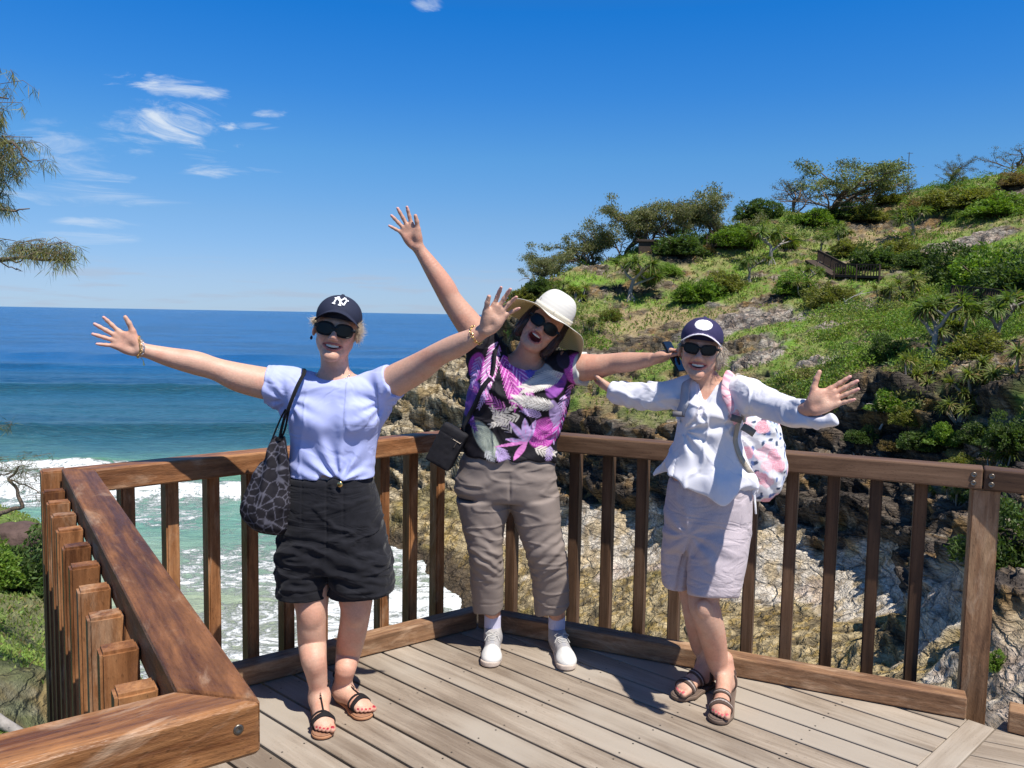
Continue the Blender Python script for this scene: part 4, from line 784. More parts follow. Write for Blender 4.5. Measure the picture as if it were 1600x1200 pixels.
    # young she-oak branch leaning in at the left, over the surf
    def needles(L_, P, n, r, ln=.16, base=(.16, .17, .06), down=1.0):
        P = np.asarray(P); k = r.integers(0, len(P)-1, n); t = r.random(n)[:, None]; c = P[k]*(1-t)+P[k+1]*t; D = r.normal(size=(n, 3))*.55+np.array([0, 0, -down]); D /= np.linalg.norm(D, axis=1)[:, None]
        l_ = ln*(.5+.8*r.random(n)); L_.add(*leaves_geo(c+D*l_[:, None]*.5+r.normal(size=(n, 3))*.012, D, l_, .0042+.002*r.random(n), varcol(base, n, r, .45, .2), r=r))
    def pxs(pts): return np.array([AD(x, y, d) for x, y, d in pts])
    def casuarina(name, label, stems, tufts, seed, n, ln, base, down=1.0):
        r = np.random.default_rng(seed); b0 = AD(*stems[0][0][0]); e = empty(name, (b0[0], b0[1], ground(b0[0], b0[1])), label, 'tree')
        g = Geo()
        for pts, r0, r1 in stems: 
            P = pxs(pts); t = np.linspace(0, 1, len(P)); tt = np.linspace(0, 1, len(P)*5); P = np.stack([np.interp(tt, t, P[:, q]) for q in range(3)], 1); P += (np.stack([vn(tt*9+seed+q*7, tt*0, tt*0) for q in range(3)], 1)-.5)*.04
            g.tube(P, np.linspace(r0, r1, len(P)), 7)
        Lf = Geo(); tw = g
        for cx, cy, d, rad, k in tufts:
            c = AD(cx-(0 if (d > 7.5 or cy > 370) else 30), cy, d)
            for q in range(k):
                v = r.normal(size=3)*rad*np.array([.8, .8, .55]); a = c+v; m = a+np.array([.10*r.normal(), .10*r.normal(), .03]); b = m+np.array([.07*r.normal(), .07*r.normal(), -.07]); needles(Lf, [a, m, b], n, r, ln, np.array(base)*(.7+.6*r.random()), down); tw.tube([a, m, b], [.003, .0025, .001], 4)
        me = Lf.mesh('foliage', M_LEAF, False); me.transform(Matrix.Translation(-Vector(e.location))); link('foliage', me, e, BASE[e.name])
        me = g.mesh('branch', M_BARK); me.transform(Matrix.Translation(-Vector(e.location))); link('branch', me, e, BASE[e.name])
        return e
    casuarina('she_oak_tree', 'tall she-oak at the left edge with drooping needle tufts against the sky',
        [([(-260, 1400, 7), (-240, 900, 7), (-190, 500, 7), (-120, 250, 7), (-100, 60, 7), (-110, -120, 7), (-95, -260, 7)], .11, .012), ([(-190, 480, 7), (-80, 430, 6.9), (0, 408, 6.8), (60, 405, 6.8), (118, 402, 6.8)], .03, .006), ([(-80, 430, 6.9), (10, 405, 6.9), (28, 415, 6.9), (42, 385, 6.8)], .009, .004), ([(-20, 396, 6.9), (25, 424, 6.9), (34, 420, 6.9)], .007, .002),
         ([(-150, 330, 7), (-60, 320, 6.9), (10, 332, 6.8), (45, 322, 6.8)], .025, .004), ([(-120, 260, 7), (-40, 235, 6.9), (20, 225, 6.8), (48, 250, 6.8)], .025, .005), ([(-100, 160, 7), (-30, 150, 6.9), (12, 150, 6.8)], .02, .005)],
        [(4, 150, 6.9, .09, 14), (16, 180, 6.8, .08, 12), (-6, 205, 6.9, .10, 12), (22, 222, 6.8, .09, 12), (38, 216, 6.8, .07, 8), (45, 252, 6.8, .09, 16), (28, 262, 6.8, .10, 16), (4, 262, 6.9, .11, 14), (10, 300, 6.9, .09, 12), (18, 322, 6.8, .06, 8), (-4, 320, 6.9, .08, 8), (38, 325, 6.8, .02, 3),
         (22, 380, 6.8, .05, 5), (42, 386, 6.8, .06, 8), (62, 390, 6.8, .06, 9), (80, 388, 6.8, .05, 7), (95, 394, 6.8, .05, 7), (112, 402, 6.8, .05, 7), (-60, 220, 6.9, .28, 24), (-50, 120, 6.9, .22, 14), (-140, 330, 7.1, .3, 26), (-190, 200, 7.1, .32, 28), (-150, 60, 7.1, .3, 28), (-100, -60, 7, .28, 26), (-100, -180, 7, .22, 20), (-60, -20, 7, .2, 14), (-230, 420, 7.1, .25, 14)], 11, 30, .125, (.19, .19, .075), 1.0)
    casuarina('she_oak_sapling', 'small crooked she-oak on the bank at the left edge, over the surf',
        [([(-40, 860, 9), (0, 800, 9), (35, 796, 9), (28, 770, 9), (15, 745, 9), (30, 730, 9)], .03, .012), ([(15, 748, 9), (50, 765, 9), (70, 770, 9)], .010, .004), ([(-30, 780, 9), (0, 745, 9), (20, 735, 9)], .012, .005)],
        [(20, 722, 9, .10, 8), (52, 752, 9, .10, 9), (65, 768, 9, .09, 7), (5, 735, 9, .10, 8), (38, 738, 9, .08, 5), (2, 660, 9, .06, 4)], 12, 22, .12, (.12, .125, .055), .3)
    # log and stone on the bank
    g = Geo(); P = pxs([(-60, 1135, 7.4), (0, 1132, 7.3), (40, 1122, 7.3), (70, 1130, 7.3), (84, 1150, 7.2)]); P[:, 2] = [ground(a, b)+.05 for a, b in P[:, :2]]+np.array([.0, .03, .10, .06, -.05]); g.tube(P, [.05, .055, .05, .045, .04], 9); o = link('fallen_log', g.mesh('fallen_log', M_GREYBARK)); tag(o, 'grey fallen branch lying on the grass at the bottom left', 'log')
def boulder(name, c, size, seed, mat, label):
    bm = bmesh.new(); bmesh.ops.create_icosphere(bm, subdivisions=4, radius=1); P = np.array([v.co[:] for v in bm.verts]); d = 1+.45*(fbm(P[:, 0]*1.2+seed, P[:, 1]*1.2, P[:, 2]*1.2, 4)-.5)*2
    P = np.sign(P)*np.abs(P)**.8*d[:, None]*np.array(size)
    for v, p in zip(bm.verts, P): v.co = p
    me = bpy.data.meshes.new(name); bm.to_mesh(me); bm.free(); me.materials.append(mat); me.polygons.foreach_set('use_smooth', [True]*len(me.polygons))
    return tag(link(name, me, None, Matrix.Translation(Vector(c))), label, 'rock')
M_STONE = pmat('dark stone', (.10, .065, .055), .85, spec=.2, noise=(3, .4), bump=(6, 1, .05)); M_STONEL = pmat('pale stone', (.46, .41, .36), .85, spec=.2, noise=(4, .4), bump=(8, 1, .03))
if not ONLY or 'veg' in ONLY:
    b_ = AD(28, 800, 13); boulder('boulder', (b_[0], b_[1], ground(b_[0], b_[1])+.1), (.35, .3, .22), 3, M_STONE, 'dark reddish boulder on the bank above the left bush')
    # boardwalk on the hill: fence runs with posts, rails, pickets
    M_FENCE = pmat('old boardwalk timber', (.060, .042, .032), .8, spec=.2, noise=(6, .3))
    def hill_fence(a, b, label, hgt=1.05, roof=False):
        A = hit(*a); B = hit(*b); e = empty('boardwalk_fence', (A+B)/2, label, 'fence', 'boardwalk fences on the headland'); up = np.array([0, 0, 1.])
        d = B-A; Ln = np.linalg.norm(d); A = A+up*.25; B = B+up*.25
        bar('deck_edge', A, B, 1.3, .22, M_FENCE, e, bevel=0); hd = norm(np.array([d[0], d[1], 0])); nn = np.cross(up, hd)*.62
        if nn[1] > 0: nn = -nn
        bar('top_rail', A+nn+up*hgt, B+nn+up*hgt, .10, .09, M_FENCE, e, bevel=0)
        n = int(Ln/.26)+1; first = None
        for k in range(n+1):
            q = A+(B-A)*k/n+nn
            if k % 8 == 0: bar('post', q-up*1.2, q+up*hgt, .14, .14, M_FENCE, e, up=(1, 0, 0), bevel=0)
            elif first is None: first = bar('picket', q+up*.05, q+up*hgt, .09, .06, M_FENCE, e, up=(1, 0, 0), bevel=0); q0 = q
            else:
                c = first.copy(); COL.objects.link(c); c.parent = e; c.matrix_basis = Matrix.Translation(Vector(q-q0)) @ first.matrix_basis; BASE[c.name] = c.matrix_basis
    hill_fence((1268, 412), (1310, 436), 'sloping stair fence of the upper boardwalk left of its level run')
    hill_fence((1308, 436), (1378, 438), 'level fence run of the upper boardwalk below the olive bushes')
    hill_fence((1500, 476), (1604, 490), 'lower boardwalk fence at the right edge under the tall bushes')
    hill_fence((1105, 388), (1180, 388), 'distant boardwalk fence below the inland end of the tree row')
    # lookout shelter roof on the ridge and the thin mast
    h_ = hit(1012, 392)
    e = empty('lookout_shelter', h_, 'dark low roof of a shelter among the skyline trees', 'shelter')
    prism('roof', [h_[:2]+np.array(q) for q in ((-1.4, -1), (1.0, -1), (1.3, 1), (-1.1, 1))], h_[2]+.9, h_[2]+1.15, M_FENCE, e, .03); prism('wall', [h_[:2]+np.array(q) for q in ((-1.1, -.8), (.8, -.8), (.9, .8), (-.9, .8))], h_[2]-.6, h_[2]+.9, M_FENCE, e, 0)
    h_ = AD(1417, 305, 101); h_[2] = ground(h_[0], h_[1]); t_ = AD(1419, 238, 101); e = empty('radio_mast', h_, 'thin tall mast standing on the ridge against the sky', 'mast')
    bar('mast_pole', h_, (h_[0], h_[1], t_[2]), .07, .07, M_METAL, e, up=(0, 1, 0), bevel=0); bar('antenna', (h_[0]-.25, h_[1], t_[2]-.1), (h_[0]+.45, h_[1], t_[2]-.1), .05, .05, M_METAL, e, bevel=0)
# ------------------------------------------------------------------ implicit surfaces: bodies and clothes are one continuous skin
def smin(a, b, k):
    h = np.clip(.5+.5*(b-a)/k, 0, 1); return b*(1-h)+a*h-k*h*(1-h)
def vadd(P, c): return P[0]-c[0], P[1]-c[1], P[2]-c[2]
def dot3(Q, n): return Q[0]*n[0]+Q[1]*n[1]+Q[2]*n[2]
def f_cone(a, b, ra, rb, flat=None):
    a = np.asarray(a, float); b = np.asarray(b, float); ab = b-a; L2 = ab@ab+1e-12
    def fn(P):
        Q = vadd(P, a); t = np.clip(dot3(Q, ab)/L2, 0, 1); r = ra+(rb-ra)*t
        q2 = (Q[0]-ab[0]*t)**2+(Q[1]-ab[1]*t)**2+(Q[2]-ab[2]*t)**2
        if flat is not None:
            n, s = flat; w = dot3(Q, n)-t*(ab@n); q2 = q2+(1/s**2-1)*w**2; return (np.sqrt(q2)-r)*min(1, .5+.5*s)
        return np.sqrt(q2)-r
    m = max(ra, rb); return fn, np.minimum(a, b)-m, np.maximum(a, b)+m
def f_ell(c, rad, Fr=None):
    c = np.asarray(c, float); rad = np.asarray(rad, float); Fr = np.eye(3) if Fr is None else np.asarray(Fr)     # rows are the axes
    def fn(P):
        Q = vadd(P, c); l = [dot3(Q, Fr[i]) for i in range(3)]
        k0 = np.sqrt(sum((l[i]/rad[i])**2 for i in range(3))); k1 = np.sqrt(sum((l[i]/rad[i]**2)**2 for i in range(3)))+1e-9; return k0*(k0-1)/k1
    e = np.sqrt(((Fr.T*rad)**2).sum(1)); return fn, c-e, c+e
def cat(T, m=8):
    T = np.asarray(T, float); n = len(T); out = []
    for i in range(n-1):
        p0, p1, p2, p3 = T[max(i-1, 0)], T[i], T[i+1], T[min(i+2, n-1)]
        for t in np.arange(m)/m: out.append(.5*((2*p1)+(-p0+p2)*t+(2*p0-5*p1+4*p2-p3)*t*t+(-p0+3*p1-3*p2+p3)*t**3))
    out.append(T[-1]); return np.array(out)
def f_loft(st, yaw=0.0, n=2.3, hem=None, inset=0.0, capk=.012):
    """st: (centre xyz, half width, front, back) from the top down; hem(u, w, s) moves the lower edge"""
    T = cat(np.array([[*c, wx, wf, wb] for c, wx, wf, wb in st])); C = T[:, :3]; a = norm(C[-1]-C[0]); s_ = (C-C[0])@a; s_ = np.maximum.accumulate(s_+np.arange(len(s_))*1e-7)
    r = np.array([math.cos(yaw), math.sin(yaw), 0]); up = -a if a[2] < 0 else a; r = norm(r-a*(r@a)); f = np.cross(r, up)
    wx, wf, wb = (np.maximum(T[:, i]-inset, .004) for i in (3, 4, 5)); cu = C@r; cw = C@f; c0 = C[0]
    def fn(P):
        s = dot3(vadd(P, c0), a); sh = s.shape; sf = np.broadcast_to(s, np.broadcast_shapes(*[np.shape(q) for q in P]))
        u = dot3(P, r)-np.interp(sf, s_, cu); w = dot3(P, f)-np.interp(sf, s_, cw); X = np.interp(sf, s_, wx); Y = np.where(w > 0, np.interp(sf, s_, wf), np.interp(sf, s_, wb))
        q = (np.abs(u/X)**n+np.abs(w/Y)**n)**(1/n)+1e-6; rr = np.sqrt(u*u+w*w); d = rr-rr/q; d = np.where(q < .3, -np.minimum(X, Y)*.6, d)
        e1 = sf-s_[-1]
        if hem is not None: e1 = e1-hem(u, w)
        cap = np.maximum(-sf, e1); return -smin(-d, -cap, capk)
    m = T[:, 3:].max()+.03; return fn, C.min(0)-m, C.max(0)+m
def surface_nets(d, ax):
    s = d < 0; c = np.zeros(tuple(np.array(d.shape)-1), np.uint8)
    for i in (0, 1):
        for j in (0, 1):
            for k in (0, 1): c += s[i:s.shape[0]-1+i, j:s.shape[1]-1+j, k:s.shape[2]-1+k]
    I, J, K = np.nonzero((c > 0) & (c < 8)); idm = np.full(c.shape, -1, np.int32); idm[I, J, K] = np.arange(len(I)); off = [(i, j, k) for i in (0, 1) for j in (0, 1) for k in (0, 1)]
    val = [d[I+o[0], J+o[1], K+o[2]] for o in off]; acc = np.zeros((len(I), 3), np.float32); cnt = np.zeros(len(I), np.float32)
    for x in range(8):
        for y in range(x+1, 8):
            if sum(abs(off[x][q]-off[y][q]) for q in range(3)) != 1: continue
            m = (val[x] < 0) != (val[y] < 0); t = np.where(m, val[x]/(val[x]-val[y]+1e-12), 0)
            for q in range(3): acc[:, q] += np.where(m, off[x][q]+(off[y][q]-off[x][q])*t, 0)
            cnt += m
    V = np.stack([I, J, K], 1)+acc/cnt[:, None]; V = np.stack([np.interp(V[:, q], np.arange(len(ax[q])), ax[q]) for q in range(3)], 1); Fs = []
    for axi in range(3):
        sl = [slice(None)]*3; sl2 = [slice(None)]*3; sl[axi] = slice(0, -1); sl2[axi] = slice(1, None); ch = s[tuple(sl)] != s[tuple(sl2)]
        i, j, k = np.nonzero(ch); b, c_ = [q for q in range(3) if q != axi]; ijk = [i, j, k]; ok = (ijk[b] > 0) & (ijk[c_] > 0) & (ijk[b] < idm.shape[b]) & (ijk[c_] < idm.shape[c_]); ijk = [q[ok] for q in ijk]
        def cell(db, dc): q = [v.copy() for v in ijk]; q[b] -= db; q[c_] -= dc; return idm[q[0], q[1], q[2]]
        Fq = np.stack([cell(1, 1), cell(0, 1), cell(0, 0), cell(1, 0)], 1); ins = s[ijk[0], ijk[1], ijk[2]]; flip = ins if axi != 1 else ~ins
        Fq[~flip] = Fq[~flip][:, ::-1]; Fs.append(Fq)
    Fa = np.concatenate(Fs); return V, Fa[(Fa >= 0).all(1)]
class Sdf:
    def __init__(s): s.it = []; s.paint = []
    def u(s, f, k=.01): s.it.append(('u', k, *f)); return s
    def c(s, f, k=.006): s.it.append(('c', k, *f)); return s
    def i(s, fn, k=.004): s.it.append(('i', k, fn, None, None)); return s
    def x(s, fn): s.it.append(('x', 0, fn, None, None)); return s
    def cone(s, a, b, ra, rb, k=.015, flat=None): return s.u(f_cone(a, b, ra, rb, flat), k)
    def chain(s, pts, k=.02, flat=None):
        T = cat(np.array([[*a, ra] for a, ra in pts]), 6); fs = [f_cone(T[i, :3], T[i+1, :3], T[i, 3], T[i+1, 3], flat) for i in range(len(T)-1)]
        lo = np.min([f[1] for f in fs], 0); hi = np.max([f[2] for f in fs], 0)
        def fn(P):
            d = fs[0][0](P)
            for f in fs[1:]: d = np.minimum(d, f[0](P))
            return d
        return s.u((fn, lo, hi), k)
    def field(s, P):
        d = None
        for op, k, fn, lo, hi in s.it:
            v = fn(P)
            if op == 'u': d = v if d is None else smin(d, v, k)
            elif op == 'c': d = -smin(-d, v, k)
            elif op == 'i': d = -smin(-d, -v, k)
        return d
    def build(s, h, lo=None, hi=None, pad=.02, fine=()):
        U = [q for q in s.it if q[0] == 'u']; lo = np.min([q[3] for q in U], 0)-pad if lo is None else np.array(lo); hi = np.max([q[4] for q in U], 0)+pad if hi is None else np.array(hi)
        ax = []
        for q in range(3):
            v = [lo[q]]
            while v[-1] < hi[q]:
                hh = h
                for (fl, fh, hf) in fine:
                    if fl[q]-h < v[-1] < fh[q]: hh = min(hh, hf)
                v.append(v[-1]+hh)
            ax.append(np.array(v))
        d = np.full([len(v) for v in ax], .05, np.float32)
        for op, k, fn, l, g in s.it:
            if op in 'uc':
                p = k+.015; i0 = np.array([np.searchsorted(ax[q], l[q]-p) for q in range(3)]); i1 = np.array([np.searchsorted(ax[q], g[q]+p) for q in range(3)])
                if (i1 <= i0).any(): continue
                S = tuple(slice(a, b) for a, b in zip(i0, i1)); P = (ax[0][S[0]][:, None, None], ax[1][S[1]][None, :, None], ax[2][S[2]][None, None]); v = fn(P)
                d[S] = smin(d[S], v, k) if op == 'u' else -smin(-d[S], v, k)
            elif op == 'i':
                v = fn((ax[0][:, None, None], ax[1][None, :, None], ax[2][None, None])); d = (-smin(-d, -v, k)).astype(np.float32)
            else:
                I = np.nonzero(np.abs(d) < .022); P = tuple(ax[q][I[q]] for q in range(3)); d[I] += fn(P)
        d[0] = d[-1] = .05; d[:, 0] = d[:, -1] = .05; d[:, :, 0] = d[:, :, -1] = .05
        return surface_nets(d, ax)
    def obj(s, name, parent, mat, colfn, h=.004, **kw):
        V, Fq = s.build(h, **kw)
        if len(V) == 0: raise RuntimeError('empty '+name)
        col = colfn(V) if callable(colfn) else np.broadcast_to(np.array(colfn, float), (len(V), 3)).copy()
        for c, r, cc, soft in s.paint:
            t = ss(r+soft, r-soft*.2, np.linalg.norm(V-c, axis=1)); col = col*(1-t[:, None])+np.array(cc)*t[:, None]
        o = BASE[parent.name].translation; return link(name, mesh_np(name, V-np.array(o), Fq, mat, col), parent, Matrix.Translation(o))

def add_hand(S, wrist, fd, pn, side, L_=.18, spread=(10, 2, -6, -15), curl=(6, 6, 8, 10), thumb=(.55, .75, .25), nail=None, rk=1.0, thumb_len=1.0):
    """fd to the middle finger, pn out of the palm, side towards the thumb"""
    fd = norm(fd); pn = norm(pn-fd*(pn@fd)); t = np.cross(fd, pn); t = t if t@side > 0 else -t; k = L_/.18; w = np.asarray(wrist, float)
    kn = [(.028, .086, .072), (.0095, .090, .080), (-.009, .086, .074), (-.0265, .078, .058)]; base = []
    for i, (lat, pl, fl) in enumerate(kn):
        B = w+(fd*pl+t*lat)*k; A = w+(fd*.008+t*lat*.62)*k; S.cone(A, B, .0135*k*rk, .0108*k*rk, .012); base.append(B)
    for i in range(3): S.cone((base[i]+w)/2+pn*.001, (base[i+1]+w)/2, .0125*k*rk, .0125*k*rk, .014)
    S.u(f_ell(w+(fd*.035-t*.022+pn*.006)*k, np.array([.032, .014, .012])*k, np.array([fd, t, pn])), .012)
    S.u(f_ell(w+(fd*.034+t*.024+pn*.009)*k, np.array([.034, .017, .015])*k, np.array([norm(fd+t*.35), norm(t-fd*.35), pn])), .014)
    for i, (lat, pl, fl) in enumerate(kn):
        a = math.radians(spread[i]); d = fd*math.cos(a)+t*math.sin(a); p = base[i]; c = math.radians(curl[i]); r0 = (.0086, .0088, .0083, .0073)[i]*k*rk; seg = (.46, .30, .24)
        for j in range(3):
            d = norm(d*math.cos(c*(.6+.5*j))+pn*math.sin(c*(.6+.5*j))); q = p+d*fl*k*seg[j]; S.cone(p, q, r0*(1-.10*j), r0*(1-.10*(j+1)), .005); p = q
        if nail is not None: S.paint.append((p-pn*.004*k+d*.003, .0065*k, nail, .003))
        S.paint.append((p+pn*.003, .010*k, SKIN['tip'], .008))
    a0, a1, a2 = thumb; d = norm(fd*a0+t*a1+pn*a2); p0 = w+(fd*.022+t*.022+pn*.004)*k; p1 = p0+d*.036*k; d2 = norm(d+fd*.25); p2 = p1+d2*.033*k*thumb_len; d3 = norm(d2+fd*.15-t*.05); p3 = p2+d3*.024*k*thumb_len
    S.cone(p0, p1, .0155*k*rk, .0115*k*rk, .012); S.cone(p1, p2, .0105*k*rk, .0092*k*rk, .006); S.cone(p2, p3, .0094*k*rk, .0078*k*rk, .005)
    if nail is not None: S.paint.append((p3-pn*.005*k, .008*k, nail, .003))
    return base, p3
def add_foot(S, H, T, ankle, width=.086, z0=.02, medial=1, nail=None, toes=True):
    """H heel and T toe tip on the ground (xy); medial=+1 when the big toe is on the left-hand side of heel->toe"""
    H = np.array([H[0], H[1], 0.]); T = np.array([T[0], T[1], 0.]); f = norm(T-H); s = np.array([-f[1], f[0], 0])*medial; up = np.array([0, 0, 1.]); Ln = np.linalg.norm(T-H); w = width/.086
    hc = H+f*.032+up*(z0+.030); S.u(f_ell(hc, [.035, .030*w, .031], np.array([f, s, up])), .02); S.cone(ankle, hc+up*.012, .034, .026, .03)
    S.cone(np.asarray(ankle)+f*.01-up*.01, T-f*.085+up*(z0+.028), .034, .024, .03); S.cone(hc-up*.006, T-f*.07+up*(z0+.020)-s*.012, .026, .021, .03)
    S.u(f_ell(T-f*.066+up*(z0+.019)-s*.002, [.040, .041*w, .019], np.array([norm(f-s*.15), norm(s+f*.15), up])), .02)
    if toes:
        for i in range(5):
            lat = (.026, .0085, -.005, -.0175, -.029)[i]*w; back = (0, .001, .008, .017, .028)[i]; r = (.0125, .0088, .0083, .0080, .0078)[i]
            a = T+f*(-.055-back*.6)+s*lat*.95+up*(z0+.014); b = T+f*(-.012-back)+s*lat+up*(z0+.0095+r*.15); S.cone(a, b, r*1.0, r, .005)
            if nail is not None: S.paint.append((b+up*r*.9+f*.004, r*.55, nail, .0015))
    return dict(f=f, s=s, H=H, T=T, z0=z0)
class HeadF:
    """local head frame: x image right, y out of the face, z up; origin at the middle of the head, eye level"""
    def __init__(s, o, yaw, pitch, roll, k=1.0):
        yaw, pitch, roll = map(math.radians, (yaw, pitch, roll)); R, Fw, Up = np.array([1., 0, 0]), np.array([0, -1., 0]), np.array([0, 0, 1.])
        F1 = Fw*math.cos(yaw)+R*math.sin(yaw); R1 = R*math.cos(yaw)-Fw*math.sin(yaw); F2 = F1*math.cos(pitch)+Up*math.sin(pitch); U1 = Up*math.cos(pitch)-F1*math.sin(pitch)
        s.U = U1*math.cos(roll)+R1*math.sin(roll); s.R = R1*math.cos(roll)-U1*math.sin(roll); s.F = F2; s.o = np.asarray(o, float); s.k = k; s.A = np.array([s.R, s.F, s.U])
    def p(s, x, y, z): return s.o+s.k*(s.R*x+s.F*y+s.U*z)
    def loc(s, P): Q = vadd(P, s.o); return tuple(dot3(Q, s.A[i])/s.k for i in range(3))
    def ell(s, c, r, rot=None): return f_ell(s.p(*c), np.array(r)*s.k, s.A if rot is None else rot@s.A)
    def cone(s, a, b, ra, rb): return f_cone(s.p(*a), s.p(*b), ra*s.k, rb*s.k)
def add_head(S, h, mouth='smile', slim=1.0, chin=0.0, neck=None, neck_r=(.052, .058), wrinkle=.0012):
    S.u(h.ell((0, -.018, .026), (.075, .093, .086)), .02); S.u(h.ell((0, .020, -.028), (.062*slim, .068, .082)), .03)
    for x in (-1, 1):
        S.u(h.cone((x*.047*slim, .004, -.052), (x*.011, .068, -.100-chin), .018, .016), .022); S.u(h.ell((x*.036*slim, .062, -.034), (.021, .020, .019)), .016)
        S.u(h.cone((x*.010, .083, .020), (x*.040, .068, .022), .010, .008), .012); S.u(h.ell((x*.0115, .096, -.040), (.0075, .0085, .0065)), .006)
        rot = np.array([[1, -.25*x, 0], [.25*x, 1, .2], [0, -.2, 1]]); S.u(h.ell((x*.079, -.006, -.010), (.0075, .017, .031), rot), .006); S.c(h.ell((x*.086, -.001, -.006), (.0045, .008, .016)), .004)
    S.u(h.ell((0, .070, -.103-chin), (.020, .017, .016)), .016)
    S.u(h.cone((0, .080, .006), (0, .103, -.030), .0075, .0105), .012); S.u(h.ell((0, .104, -.034), (.0115, .0105, .0095)), .008)
    if neck is not None: S.u(f_cone(h.p(0, -.020, -.070), neck, neck_r[0], neck_r[1]), .035)
    if mouth == 'open':
        
        def cut(P):
            x, y, z = h.loc(P); zz = z+.0715-6.0*x*x; q = np.sqrt((x/.0285)**2+((y-.093)/.036)**2+(zz/.0185)**2); return (q-1)*.0185*h.k
        S.c((cut, h.o-.12, h.o+.12), .003)
        up = [(-.0315, .066, -.0590), (-.023, .076, -.0540), (-.011, .085, -.0520), (0, .0875, -.0515), (.011, .085, -.0520), (.023, .076, -.0540), (.0315, .066, -.0590)]; dn = [(-.0315, .066, -.0610), (-.025, .073, -.0770), (-.013, .081, -.0885), (0, .084, -.0920), (.013, .081, -.0885), (.025, .073, -.0770), (.0315, .066, -.0610)]
    else:
        def cut(P):
            x, y, z = h.loc(P); zz = z+.0685-7.5*x*x; q = np.sqrt((x/.0330)**2+((y-.094)/.036)**2+(zz/(.0095-.0*x))**2); return (q-1)*.0095*h.k
        S.c((cut, h.o-.12, h.o+.12), .002)
        up = [(-.0345, .064, -.0575), (-.026, .073, -.0565), (-.014, .0825, -.0575), (0, .0865, -.0585), (.014, .0825, -.0575), (.026, .073, -.0565), (.0345, .064, -.0575)]; dn = [(-.0345, .064, -.0590), (-.027, .073, -.0690), (-.014, .0815, -.0765), (0, .085, -.0790), (.014, .0815, -.0765), (.027, .073, -.0690), (.0345, .064, -.0590)]
    for pts, r in ((up, .0028), (dn, .0038)):
        for a, b in zip(pts[:-1], pts[1:]): S.u(h.cone(a, b, r, r), .004)
    # smile lines
    for x in (-1, 1): S.c(h.cone((x*.0215, .0965, -.036), (x*.040, .0765, -.064), .0022, .0015), .003)
    def face_col(V, col):
        x, y, z = h.loc((V[:, 0], V[:, 1], V[:, 2])); f = (y > .02) & (np.abs(x) < .09) & (np.abs(z) < .14)
        def blob(cx, cy, cz, r): return np.exp(-(((x-cx)**2+(y-cy)**2+(z-cz)**2)/r**2))*f
        red = np.clip(blob(-.04, .07, -.036, .022)+blob(.04, .07, -.036, .022)+blob(0, .105, -.034, .016)*.9, 0, 1)
        col = mix(col, SKIN['red'], red*.5)
        ln = np.full(len(V), 9.)
        for pts in (up, dn):
            for a, b in zip(pts[:-1], pts[1:]):
                a_ = np.array(a); b_ = np.array(b); q = np.stack([x, y, z], 1)-a_; t = np.clip(q@(b_-a_)/((b_-a_)@(b_-a_)), 0, 1); ln = np.minimum(ln, np.linalg.norm(q-t[:, None]*(b_-a_), axis=1))
        col = mix(col, SKIN['lip'], ss(.0068, .0045, ln)*f*.85)
        if mouth == 'open': ins = (((x/.0285)**2+((z+.0715-6*x*x)/.0195)**2) < 1.0) & (y > .045) & (y < .0835-5*x*x)
        else: ins = (((x/.0325)**2+((z+.0685-7.5*x*x)/.0115)**2) < 1.0) & (y > .045) & (y < .0790-5*x*x)
        col = np.where((ins & f & (ln > .0042))[:, None], np.array([.16, .022, .02]), col)
        sm = np.exp(-((np.abs(x)-.032-(-.052-z)*.35)/.0035)**2)*f*(z < -.035)*(z > -.085)*(y > .05); col = col*(1-.22*sm[:, None])
        return col
    return face_col
SKIN = {'tip': (.68, .36, .30), 'red': (.60, .26, .20), 'lip': (.44, .125, .11)}
M_SKIN = pmat('skin', rough=.5, spec=.35, attr='Col', noise=(130, .10), bump=(420, .22, .0009), bump2=(38, .25, .0010, (1, 1, 1.6)), sss=.10)
M_CLOTH = pmat('cotton jersey', rough=.85, spec=.2, attr='Col', noise=(900, .06), bump=(700, .25, .0006), bump2=(5.0, .42, .0045, (1, 1, 1.3)), sheen=.1)
M_TROUS = pmat('smooth cotton twill', rough=.85, spec=.2, attr='Col', noise=(900, .05), bump=(700, .25, .0006), bump2=(5.0, .18, .003, (1, 1, 1.8)))
M_LINEN = pmat('linen', rough=.9, spec=.15, attr='Col', noise=(420, .16, (1, 1, .35)), bump=(420, .6, .0010), bump2=(6, .5, .0045, (.7, .7, 2.0)), sheen=.1)
M_HAIR = pmat('hair', rough=.45, spec=.5, attr='Col'); M_LENS = pmat('dark lens', (.010, .008, .007), .12, spec=.22); M_FRAME = pmat('sunglasses frame', (.010, .008, .008), .3, spec=.3)
M_TEETH = pmat('teeth', (.80, .76, .66), .3); M_EYE = pmat('eye', (.75, .74, .72), .2); M_GOLD = pmat('gold', (.80, .56, .22), .25, 1.0); M_SILVER = pmat('silver', (.75, .74, .72), .25, 1.0)
M_STRAW = leaf_mat('woven straw', .16, .7, .2, (1.0, .95, .75)); M_BLACKC = pmat('black cloth', rough=.8, spec=.25, attr='Col', bump=(300, .5, .0012)); M_LEATHER = pmat('shoe leather', rough=.5, spec=.4, attr='Col', bump=(120, .3, .001)); M_RUBBER = pmat('sole', rough=.8, attr='Col', noise=(60, .15))
M_PRINT = pmat('printed cloth', rough=.75, spec=.25, attr='Col', bump=(600, .2, .0006), bump2=(5.5, .5, .0045, (1, 1, 1.2)))
